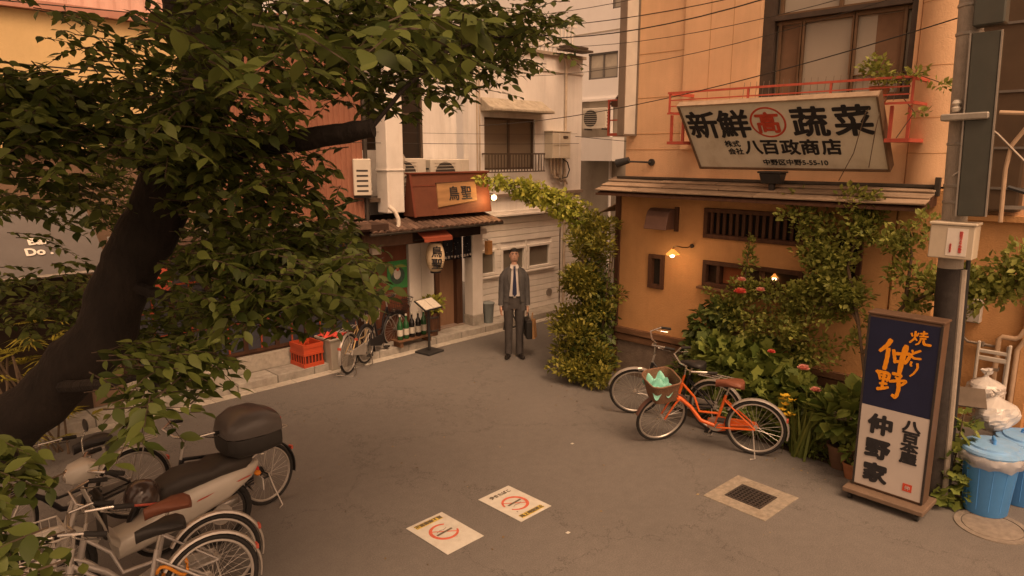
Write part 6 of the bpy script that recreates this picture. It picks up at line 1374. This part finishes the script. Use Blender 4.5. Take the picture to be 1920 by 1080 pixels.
            for k in range(9):
                y = (k - 4) / 4
                b.cyl((x1, y * w0, z0), (x1 + .05, y * w1, z1), .003, n=4); b.cyl((x0, y * w0, z0), (x0, y * w1, z1), .003, n=4); b.cyl((x0, y * w0, z0), (x1, y * w0, z0), .003, n=4)
            for k in range(1, 6):
                x = x0 + (x1 - x0) * k / 6
                for s in (-1, 1): b.cyl((x, s * w0, z0), (x, s * w1, z1), .003, n=4)
            part(t, 'basket', T(b), basket, w=False)
        if cloth:
            n = 14; vs_ = [((x0 + .06) + i / n * .26, (j / n - .5) * .34, z0 + .16 + .045 * math.sin(i * .8 + j * .5) + .03 * math.cos(j * 1.1)) for j in range(n + 1) for i in range(n + 1)]
            cb_ = MB().add(vs_, [(j * (n + 1) + i, j * (n + 1) + i + 1, (j + 1) * (n + 1) + i + 1, (j + 1) * (n + 1) + i) for j in range(n) for i in range(n)])
            part(t, 'basket_bag', T(cb_), mat('mint_plastic', (.25, .62, .52), .4, .15, 14), True, w=False, label='crumpled mint green bag in the basket')
    return t
OF = mat('bike_orange', (.62, .12, .02), .35, .06, 6, coat=.4); BS = mat('brown_leather', (.19, .07, .04), .5, .15, 12)
BLK = mat('bike_black', (.02, .02, .022), .4, .1, 8); CRF = mat('bike_cream', (.56, .40, .20), .4, .08, 6); BLS = mat('black_saddle', (.025, .023, .022), .5, .15, 14)
SLV = mat('bike_silver', (.46, .44, .42), .35, .08, 8, metal=.5); BRG = mat('brown_guard', (.13, .07, .055), .45, .12, 8)
bicycle('bright orange bicycle with wicker basket and brown saddle parked by the shrubs', (7.13, 3.26, 0), 110, OF, BS, 42, -5, basket='wicker', rack=False, guard=None, cloth=True, grip=BLS, guard2=BRG)
bicycle('black bicycle with dark saddle parked between the orange one and the shrubs', (7.40, 3.90, 0), 98, BLK, BLS, 30, -4, basket=None, rack=True, guard=STL, bar_rise=.16)
bicycle('cream bicycle seen from behind parked beside the grey bin', (5.50, 9.06, 0), 33, CRF, BLS, 22, 0, r=.31, basket=STL, rack=True, guard=STL, stand='centre')
bicycle('dark bicycle with black bag parked behind the cream one', (5.95, 9.28, .02), 30, BLK, BLS, -20, 0, r=.31, basket=BLK, rack=False, guard=BLK, stand='centre')
bicycle('silver bicycle with brown saddle next to the white scooter', (1.80, 4.97, 0), 171, SLV, BS, 10, 4, basket=STL, rack=False, guard=STL)
bicycle('silver bicycle with orange lock at the bottom left corner', (1.66, 4.70, 0), 173, SLV, BLS, -12, 4, basket=STL, rack=False, guard=STL)
bicycle('black bicycle with pale mudguards half hidden beyond the white scooter', (1.75, 6.72, 0), 186, BLK, BLS, 24, 3, basket=STL, rack=True, guard=STL)
bicycle('black sports bicycle beyond the white scooter with its rear wheel showing', (2.74, 6.08, 0), 190, BLK, BLS, 8, 3, r=.30, L_=1.04, basket=None, rack=True, guard=BLK, low=False, bar_rise=.06)
lk = thing('cable_lock', 'orange cable lock looped round the bicycle wheel at bottom left', 'lock', (1.9, 4.8, .4))
part(lk, 'cable', MB().tube([(1.42 + .10 * math.cos(a), 4.78 + .05 * math.sin(a), .50 + .06 * math.sin(a * 2)) for a in [2 * math.pi * k / 20 for k in range(20)]], .012, 8, closed=True), mat('lock_orange', (.62, .24, .03), .4), True)
part(lk, 'barrel', MB().cyl((1.33, 4.78, .50), (1.30, 4.74, .44), .02, n=10), BLK)

# ---------------------------------------------------------------- white scooter
WB_ = mat('scooter_white', (.56, .53, .47), .3, .05, 4, coat=.5, dirt=.1); SEATM = mat('scooter_seat', (.045, .04, .036), .55, .12, 14); DK = mat('scooter_dark', (.03, .028, .026), .45, .12, 10)
sc = thing('motor_scooter', 'white motor scooter with large grey top box parked at lower left', 'scooter', (2.12, 5.70, 0), (R(3), 0, R(178)))
wheel(sc, 'rear_wheel', (0, 0, .285), .285, Matrix(), DK, .030, 32); wheel(sc, 'front_wheel', (1.22, 0, .285), .285, Matrix(), DK, .030, 32)
part(sc, 'brake_disc', MB().cyl((0, .055, .285), (0, .06, .285), .09, n=24), STL, True, w=False)
part(sc, 'swing_arm', MB().box(-.02, .42, .06, .09, .26, .31).box(-.02, .42, -.09, -.06, .26, .31), DK, bevel=.008, w=False)
def ellring(x, w_, z, h_, p=.6, n=18): return [(x, w_ * (1 if math.cos(a) >= 0 else -1) * abs(math.cos(a)) ** p, z + h_ * (1 if math.sin(a) >= 0 else -1) * abs(math.sin(a)) ** p) for a in [2 * math.pi * k / n for k in range(n)]]
part(sc, 'body', MB().loft([ellring(-.36, .04, .64, .025), ellring(-.27, .12, .61, .07), ellring(-.05, .185, .56, .125), ellring(.18, .205, .52, .155), ellring(.38, .195, .46, .16), ellring(.52, .17, .40, .13), ellring(.66, .16, .34, .10), ellring(.82, .17, .32, .09)]), WB_, True, w=False)
part(sc, 'leg_shield', MB().loft([ellring(.80, .16, .36, .06), [(x + .05, y * 1.0, z) for x, y, z in ellring(.82, .21, .44, .04)], ellring(.90, .23, .58, .03), ellring(.95, .20, .74, .03), ellring(.99, .12, .90, .03)]), WB_, True, w=False)
part(sc, 'inner_cover', MB().box(.86, .90, -.12, .12, .42, .78), DK, bevel=.015, w=False)
part(sc, 'side_stripe', MB().add([(-.26, .145, .60), (.22, .214, .55), (.24, .214, .535), (-.24, .145, .585)], [(0, 1, 2, 3)]), MATS['red_paint'], w=False)
part(sc, 'engine', MB().loft([ellring(.22, .09, .28, .10), ellring(.36, .12, .28, .12), ellring(.52, .11, .27, .10), ellring(.60, .06, .27, .06)]), mat('engine_grey', (.16, .15, .14), .5, .2, 12, metal=.5), True, w=False)
part(sc, 'seat', MB().loft([ellring(-.30, .07, .70, .025), ellring(-.22, .145, .71, .06), ellring(.0, .175, .72, .07), ellring(.08, .18, .70, .055), ellring(.16, .185, .70, .07), ellring(.30, .175, .69, .08), ellring(.44, .14, .65, .07), ellring(.56, .08, .60, .05), ellring(.62, .03, .57, .02)]), SEATM, True, w=False, label='long black double seat')
part(sc, 'rack', MB().tube([(.0, .10, .73), (-.30, .11, .77), (-.52, .10, .78), (-.52, -.10, .78), (-.30, -.11, .77), (0, -.10, .73)], .011, 8), WB_, True, w=False)
tb = MB().loft([ellring(-.60, .12, .93, .09, .5), ellring(-.57, .19, .93, .125, .5), ellring(-.40, .225, .935, .14, .5), ellring(-.24, .21, .935, .14, .5), ellring(-.17, .15, .93, .11, .5)])
tbo = part(sc, 'top_box', MB().loft([[(x, y, min(z, .94)) for x, y, z in r_] for r_ in (ellring(-.60, .12, .93, .09, .5, 28), ellring(-.57, .19, .92, .125, .5, 28), ellring(-.40, .225, .92, .14, .5, 28), ellring(-.24, .21, .92, .14, .5, 28), ellring(-.17, .15, .92, .11, .5, 28))]), DK, True, w=False, label='large dark grey luggage box')
part(tbo, 'lid', MB().loft([[(x, y * 1.02, max(z, .948)) for x, y, z in r_] for r_ in (ellring(-.605, .12, .95, .06, .55, 28), ellring(-.57, .20, .955, .12, .6, 28), ellring(-.45, .23, .96, .165, .6, 28), ellring(-.30, .225, .96, .165, .6, 28), ellring(-.20, .19, .955, .12, .6, 28), ellring(-.165, .13, .95, .05, .6, 28))]), mat('lid_grey', (.10, .09, .085), .28, .08, 6), True, w=False)
part(tbo, 'rear_reflector', MB().loft([[(x - .006, y * .55, z) for x, y, z in ellring(-.60, .2, 1.0, .022)], [(x, y * .75, z) for x, y, z in ellring(-.545, .2, 1.035, .022)]]), mat('reflector_red', (.55, .03, .02), .2, spec=.6), True, w=False)
part(sc, 'tail_light', MB().loft([ellring(-.36, .05, .58, .03), ellring(-.30, .07, .60, .04)]), MATS['reflector_red'], True, w=False)
part(sc, 'rear_mudguard', MB().loft([[(( .31 + d) * math.cos(a), y, .285 + (.31 + d) * math.sin(a)) for y, d in ((-.05, 0), (0, .012), (.05, 0), (0, .004))] for a in [R(60 + 100 * i / 12) for i in range(13)]]), DK, True, w=False)
part(sc, 'plate', MB().box(-.37, -.362, -.10, .10, .40, .51), mat('plate_white', (.6, .58, .54), .5), w=False)
part(sc, 'exhaust', MB().loft([[(x, y - .15, z) for x, y, z in ellring(-.22, .035, .29, .035)], [(x, y - .15, z) for x, y, z in ellring(.1, .045, .25, .045)], [(x, y - .14, z) for x, y, z in ellring(.35, .02, .2, .02)]]), STL, True, w=False)
part(sc, 'fork', MB().cyl((1.22, .075, .285), (1.03, .06, .75), .02, n=8).cyl((1.22, -.075, .285), (1.03, -.06, .75), .02, n=8), STL, True, w=False)
part(sc, 'front_mudguard', MB().loft([[(1.22 + (.31 + d) * math.cos(a), y, .285 + (.31 + d) * math.sin(a)) for y, d in ((-.055, -.02), (-.03, .01), (0, .016), (.03, .01), (.055, -.02), (0, .006))] for a in [R(30 + 130 * i / 14) for i in range(15)]]), WB_, True, w=False)
part(sc, 'headlight_cowl', MB().loft([ellring(.86, .10, .98, .05), ellring(.94, .13, .99, .075), ellring(1.04, .10, .97, .07), ellring(1.08, .05, .96, .04)]), WB_, True, w=False)
part(sc, 'headlight', MB().ball((1.05, 0, .965), .065, 14, 8, (.7, 1, .9)), CHR, True, w=False)
for o_ in (tbo, *tbo.children):
    if o_ is tbo: o_.scale = (1.14, 1.12, 1.14); o_.location = (.12, 0, -.125)
hb_ = part(sc, 'handlebar', MB().tube([(.78, -.34, 1.0), (.88, -.26, 1.02), (.95, -.10, 1.0), (.95, .10, 1.0), (.88, .26, 1.02), (.78, .34, 1.0)], .013, 8), CHR, True, w=False)
for s in (-1, 1):
    part(hb_, 'grip', MB().cyl((.76, s * .355, .998), (.86, s * .275, 1.016), .019, n=10), RUB, True, w=False)
    part(hb_, 'lever', MB().tube([(.92, s * .24, 1.0), (.88, s * .30, .98), (.80, s * .36, .97)], .007, 5), CHR, w=False)
    mi = part(hb_, 'mirror', MB().ball((.84, s * .36, 1.22), .07, 14, 8, (.25, 1.1, .75)), DK, True, w=False)
    part(hb_, 'mirror_stem', MB().tube([(.90, s * .24, 1.03), (.89, s * .30, 1.12), (.845, s * .35, 1.19)], .006, 6), CHR, w=False)
    part(sc, 'indicator', MB().ball((-.30, s * .16, .60), .03, 10, 6, (1, 1.3, .8)), mat('indicator_amber', (.6, .2, .02), .2), True, w=False)
part(sc, 'side_stand', MB().tube([(.42, .12, .22), (.44, .22, .03), (.50, .25, .02)], .01, 6), DK, w=False)
# motorcycle helmet on the scooter's footboard
hl_ = thing('helmet', 'dark helmet with red rim resting on the white scooter', 'helmet', (1.50, 5.62, .66), (R(20), R(-12), R(172)))
part(hl_, 'shell', MB().lathe([(.125, -.02), (.133, .03), (.128, .08), (.105, .13), (.06, .165), (.001, .172)], n=24, cap=False), mat('helmet_dark', (.05, .035, .03), .2, .1, 5, coat=.6), True, w=False)
part(hl_, 'red_rim', MB().torus((0, 0, -.02), .127, .010, 'z', 32, 6), MATS['red_paint'], True, w=False)
part(hl_, 'padding', MB().lathe([(.118, -.015), (.10, .05), (.001, .09)], n=20, cap=False), BLS, True, w=False)
# ---------------------------------------------------------------- standing man in a grey suit, facing the camera and looking up
SKIN = mat('skin', (.56, .345, .25), .55, .06, 30); HAIR = mat('hair_black', (.012, .010, .009), .5, .2, 60)
SUIT = mat('suit_grey', (.088, .086, .086), .85, .14, 14, .9, 13); TROU = mat('trouser_grey', (.062, .056, .053), .85, .14, 14, .9, 13)
SHIRT = mat('shirt_white', (.62, .58, .55), .7, .04, 10); TIE = mat('tie_navy', (.018, .025, .065), .5, .15, 60); SHOE = mat('shoe_black', (.014, .012, .011), .25, .1, 10, spec=.6); LEATH = mat('bag_black', (.02, .019, .018), .5, .15, 14); TANB = mat('bag_tan', (.45, .26, .12), .6, .12, 10)
pr = thing('person', 'man in open grey suit, white shirt and navy tie standing looking up', 'person', (7.95, 7.90, 0), (0, 0, R(-41)))
def skin_body(joints, edges, rad):
    me_ = bpy.data.meshes.new('body'); me_.from_pydata(joints, edges, []); o = bpy.data.objects.new('body', me_); C.objects.link(o)
    md = o.modifiers.new('s', 'SKIN'); md.use_smooth_shade = True
    for i, sv_ in enumerate(me_.skin_vertices[0].data): sv_.radius = rad[i] if isinstance(rad[i], tuple) else (rad[i], rad[i]); sv_.use_root = (i == 0)
    sd = o.modifiers.new('d', 'SUBSURF'); sd.levels = 2; sd.render_levels = 2
    dg = bpy.context.evaluated_depsgraph_get(); out = bpy.data.meshes.new_from_object(o.evaluated_get(dg)); bpy.data.objects.remove(o); return out
J = [(0, 0, .98), (0, .005, 1.15), (0, .01, 1.30), (0, .005, 1.43), (0, -.005, 1.56), (0, -.015, 1.63)]
Rr = [(.14, .10), (.13, .09), (.13, .085), (.08, .06), .05, .05]
E_ = [(0, 1), (1, 2), (2, 3), (3, 4), (4, 5)]
for s in (-1, 1):
    b = len(J); J += [(s * .15, .01, 1.40), (s * .205, .018, 1.18), (s * .215, -.02, .95), (s * .22, -.035, .88)]; Rr += [.042, .038, .032, .028]; E_ += [(3, b), (b, b + 1), (b + 1, b + 2), (b + 2, b + 3)]
    b = len(J); J += [(s * .095, 0, .88), (s * .092, -.005, .50), (s * .094, .01, .10)]; Rr += [.085, .058, .042]; E_ += [(0, b), (b, b + 1), (b + 1, b + 2)]
bme = skin_body(J, E_, Rr)
bm = bmesh.new(); bm.from_mesh(bme)
def join(mb, smooth=True):
    t_ = mb.mesh('t', smooth); bm.from_mesh(t_); bpy.data.meshes.remove(t_)
# head, tilted back to look up at the camera
HM = Matrix.Translation((0, -.012, 1.60)) @ Matrix.Rotation(R(-11), 4, 'X') @ Matrix.Scale(.95, 4)
hp_ = [(-.005, .045, .040, .05), (.012, .055, .052, .0), (.035, .062, .070, -.012), (.065, .068, .084, -.010), (.10, .072, .090, -.004), (.135, .075, .094, .002), (.17, .075, .095, .006), (.20, .066, .084, .010), (.222, .045, .058, .012), (.232, .015, .02, .012)]
rings = []
for z, wx, wy, yo in hp_[1:]:
    ring_ = []
    for k in range(24):
        a = 2 * math.pi * k / 24; x = wx * math.cos(a); y = wy * math.sin(a) + yo
        if z < .05 and math.sin(a) > .2: y = y * .75
        ring_.append(HM @ Vector((x, y, z)))
    rings.append(ring_)
join(MB().loft(rings))
T = lambda mb: [setattr(mb, 'v', [tuple(HM @ Vector(v)) for v in mb.v]), mb][1]
join(T(MB().add([(0, -.092, .128), (-.012, -.092, .085), (.012, -.092, .085), (0, -.116, .088), (-.006, -.090, .132), (.006, -.090, .132)], [(4, 1, 3), (5, 3, 2), (4, 3, 5), (1, 2, 3)])))
for s in (-1, 1):
    join(T(MB().ball((s * .076, .008, .115), .026, 8, 6, (.35, .6, 1.2))))
    # a hand: palm, four fingers of unequal length curled in, thumb off the side
    hx, hy, hz = s * .222, -.040, .865
    join(MB().loft([[(hx + a * math.cos(t), hy + b * math.sin(t), hz + dz) for t in [2 * math.pi * k / 10 for k in range(10)]] for a, b, dz in ((.020, .024, .02), (.022, .038, -.02), (.021, .042, -.06), (.016, .038, -.085))]))
    for k, ln_2 in enumerate((.066, .076, .072, .056)):
        y0 = hy - .030 + k * .020; join(MB().tube([(hx, y0, hz - .078), (hx + s * .002, y0 - .001, hz - .078 - ln_2 * .5), (hx - s * .014, y0, hz - .078 - ln_2 * .82), (hx - s * .030, y0, hz - .078 - ln_2 * .92)], [.0095, .009, .008, .006], 7))
    join(MB().tube([(hx, hy - .034, hz - .02), (hx - s * .010, hy - .055, hz - .05), (hx - s * .016, hy - .056, hz - .088)], [.011, .010, .007], 7))
bm.to_mesh(bme); bm.free(); bme.materials.clear(); part(pr, 'body', bme, SKIN, w=False)
for s in (-1, 1):
    part(pr, 'eye', T(MB().ball((s * .029, -.083, .128), .011, 8, 6, (1.2, .6, .6))), SHIRT, True, w=False)
    part(pr, 'pupil', T(MB().ball((s * .029, -.090, .129), .0075, 8, 5)), HAIR, True, w=False)
    part(pr, 'eyebrow', T(MB().box(s * .029 - .019, s * .029 + .019, -.098, -.086, .145, .153)), HAIR, w=False)
part(pr, 'mouth', T(MB().ball((0, -.086, .058), .02, 10, 6, (1.1, .4, .28))), mat('lips', (.27, .11, .085), .5), True, w=False)
hr = []
for z, k_, yo in ((.125, 1.07, .018), (.15, 1.08, .014), (.18, 1.10, .008), (.208, 1.10, .008), (.228, 1.02, .010), (.243, .66, .012), (.248, .15, .012)):
    base = {.125: (.074, .093), .15: (.076, .095), .18: (.073, .092), .208: (.066, .084), .228: (.055, .068), .243: (.05, .06), .248: (.05, .06)}[z]
    hr.append([HM @ Vector((base[0] * k_ * math.cos(a), (base[1] * k_ * math.sin(a) + yo) if math.sin(a) > -.35 or z > .165 else (base[1] * k_ * -.35 + yo - .0 + (math.sin(a) + .35) * (.0 if z < .17 else .05)), z + rnd.uniform(-.003, .003))) for a in [2 * math.pi * j / 24 for j in range(24)]])
part(pr, 'hair', MB().loft(hr), HAIR, True, w=False)
# trousers
def erings(spec, n=18):
    return [[(cx + rx * math.cos(a), cy + ry * math.sin(a), z) for a in [2 * math.pi * k / n for k in range(n)]] for cx, cy, z, rx, ry in spec]
tr = MB().loft(erings([(0, 0, 1.04, .150, .112), (0, .005, .98, .162, .120), (0, .008, .90, .172, .125), (0, .008, .84, .170, .118)]))
for s in (-1, 1): tr.loft(erings([(s * .085, .005, .90, .088, .112), (s * .092, 0, .80, .088, .105), (s * .092, -.003, .65, .078, .092), (s * .092, -.006, .50, .068, .080), (s * .092, .0, .35, .064, .074), (s * .093, .004, .18, .062, .074), (s * .094, -.004, .085, .062, .078), (s * .094, -.008, .055, .060, .080)]))
part(pr, 'trousers', tr, TROU, True, w=False)
part(pr, 'belt', MB().loft(erings([(0, 0, 1.02, .154, .117), (0, 0, 1.05, .153, .116)])), LEATH, True, w=False)
part(pr, 'belt_buckle', MB().box(-.022, .022, -.122, -.112, 1.022, 1.05), CHR, w=False)
part(pr, 'shirt', MB().loft(erings([(0, 0, 1.03, .148, .110), (0, 0, 1.15, .148, .105), (0, .0, 1.30, .165, .112), (0, .005, 1.42, .150, .10), (0, .005, 1.49, .085, .075), (0, -.002, 1.53, .066, .066), (0, -.004, 1.565, .062, .062)])), SHIRT, True, w=False)
for s in (-1, 1): part(pr, 'collar', MB().add([(s * .008, -.072, 1.545), (s * .058, -.045, 1.57), (s * .075, -.06, 1.525), (s * .036, -.095, 1.487)], [(0, 1, 2, 3)]), SHIRT, w=False)
part(pr, 'tie', MB().add([(-.018, -.082, 1.545), (.018, -.082, 1.545), (.013, -.103, 1.505), (-.013, -.103, 1.505), (-.030, -.119, 1.25), (.030, -.119, 1.25), (-.036, -.120, 1.09), (.036, -.120, 1.09), (0, -.121, 1.045)], [(0, 1, 2, 3), (3, 2, 5, 4), (4, 5, 7, 6), (6, 7, 8)]), TIE, w=False)
# jacket: open-fronted shell with sleeves and lapels
def jring(z, rx, ry, cy, gap, n=26, th=.0):
    g_ = gap; pts = []
    for k in range(n + 1):
        a = -math.pi / 2 + g_ + (2 * math.pi - 2 * g_) * k / n; pts.append(((rx + th) * math.cos(a), cy + (ry + th) * math.sin(a), z))
    return pts
spec = [(.80, .205, .135, .01, .62), (.90, .198, .138, .008, .58), (1.00, .190, .132, .004, .54), (1.12, .183, .126, .0, .50), (1.25, .192, .128, .0, .44), (1.36, .205, .128, .002, .37), (1.44, .200, .115, .006, .33), (1.495, .15, .095, .012, .36), (1.525, .085, .078, .012, .55)]
jk = MB(); outer = [jring(*q) for q in spec]; inner = [jring(*q, th=-.008) for q in spec]; n = 27
jk.v = [p for r_ in outer for p in r_] + [p for r_ in inner for p in r_]; k0 = len(spec) * n
for i in range(len(spec) - 1):
    for j in range(n - 1):
        jk.f.append((i * n + j, i * n + j + 1, (i + 1) * n + j + 1, (i + 1) * n + j)); jk.f.append((k0 + i * n + j, k0 + (i + 1) * n + j, k0 + (i + 1) * n + j + 1, k0 + i * n + j + 1))
    for j in (0, n - 1): jk.f.append((i * n + j, (i + 1) * n + j, k0 + (i + 1) * n + j, k0 + i * n + j))
for j in range(n - 1): jk.f.append((j, k0 + j, k0 + j + 1, j + 1))
j_ = part(pr, 'jacket', jk, SUIT, True, w=False)
for s in (-1, 1):
    part(j_, 'sleeve', MB().loft([[(s * cx + rx * math.cos(a), cy + ry * math.sin(a), z + s * tl * math.cos(a)) for a in [2 * math.pi * k / 16 for k in range(16)]] for cx, cy, z, rx, ry, tl in ((.150, .008, 1.475, .055, .065, -.05), (.180, .01, 1.425, .060, .075, -.045), (.195, .014, 1.32, .058, .072, -.02), (.206, .016, 1.18, .052, .064, 0), (.213, .0, 1.05, .048, .058, 0), (.219, -.022, .93, .044, .052, 0), (.221, -.03, .895, .043, .050, 0))]), SUIT, True, w=False)
    part(j_, 'lapel', MB().add([(s * .050, -.062, 1.535), (s * .105, -.085, 1.47), (s * .118, -.119, 1.40), (s * .088, -.137, 1.24), (s * .078, -.132, 1.12), (s * .060, -.118, 1.38)], [(0, 1, 2, 5), (5, 2, 3, 4)]), mat('lapel_grey', (.085, .081, .077), .85, .1, 40), w=False)
    part(j_, 'cuff', MB().loft(erings([(s * .221, -.032, .882, .036, .042), (s * .221, -.03, .90, .037, .043)])), SHIRT, True, w=False)
    part(j_, 'pocket_flap', MB().add([(s * .10, -.128, 1.0), (s * .165, -.082, 1.0), (s * .168, -.084, .955), (s * .103, -.131, .955)], [(0, 1, 2, 3)]), MATS['lapel_grey'], w=False)
    part(pr, 'shoe', MB().loft([[(s * (.094 + .035 * (1 if y < -.1 else 0) * 0) + w_ * math.cos(a) + s * sp_, y, max(0.002, z + h_ * math.sin(a))) for a in [2 * math.pi * k / 14 for k in range(14)]] for y, w_, z, h_, sp_ in ((.085, .025, .035, .033, 0), (.07, .040, .045, .043, 0), (.0, .043, .05, .048, .004), (-.07, .044, .040, .038, .014), (-.13, .049, .030, .028, .026), (-.18, .040, .024, .022, .036), (-.215, .016, .018, .014, .042))]), SHOE, True, w=False)
bf = thing('briefcase', 'black leather briefcase hanging beside the man in the suit', 'briefcase', (8.085, 7.715, .355), (0, 0, R(-38)))
part(bf, 'body', MB().box(-.05, .05, -.20, .20, 0, .30), LEATH, bevel=.02, seg=2, w=False)
part(bf, 'flap', MB().box(-.056, -.05, -.19, .19, .10, .29), LEATH, bevel=.003, w=False)
for y in (-.09, .09): part(bf, 'strap_ring', MB().cyl((0, y, .295), (0, y, .32), .01, n=8), CHR, w=False)
part(bf, 'handle', MB().tube([(0, -.09, .32), (0, -.08, .39), (0, 0, .425), (0, .08, .39), (0, .09, .32)], .009, 8), LEATH, True, w=False)
tb_ = thing('paper_bag', 'tan paper carrier bag held edge-on in the hand of the man', 'bag', (8.165, 7.665, .33), (0, 0, R(-58)))
part(tb_, 'sheet', MB().add([(-.045, -.10, 0), (.045, -.10, 0), (.045, .10, 0), (-.045, .10, 0), (-.030, -.10, .30), (.020, -.10, .30), (.020, .10, .30), (-.030, .10, .30)], [(0, 3, 2, 1), (0, 1, 5, 4), (1, 2, 6, 5), (2, 3, 7, 6), (3, 0, 4, 7)]), TANB, w=False)
part(tb_, 'handle', MB().tube([(-.02, -.05, .30), (-.015, -.03, .42), (-.015, .03, .42), (-.02, .05, .30)], .006, 6), TANB, True, w=False)
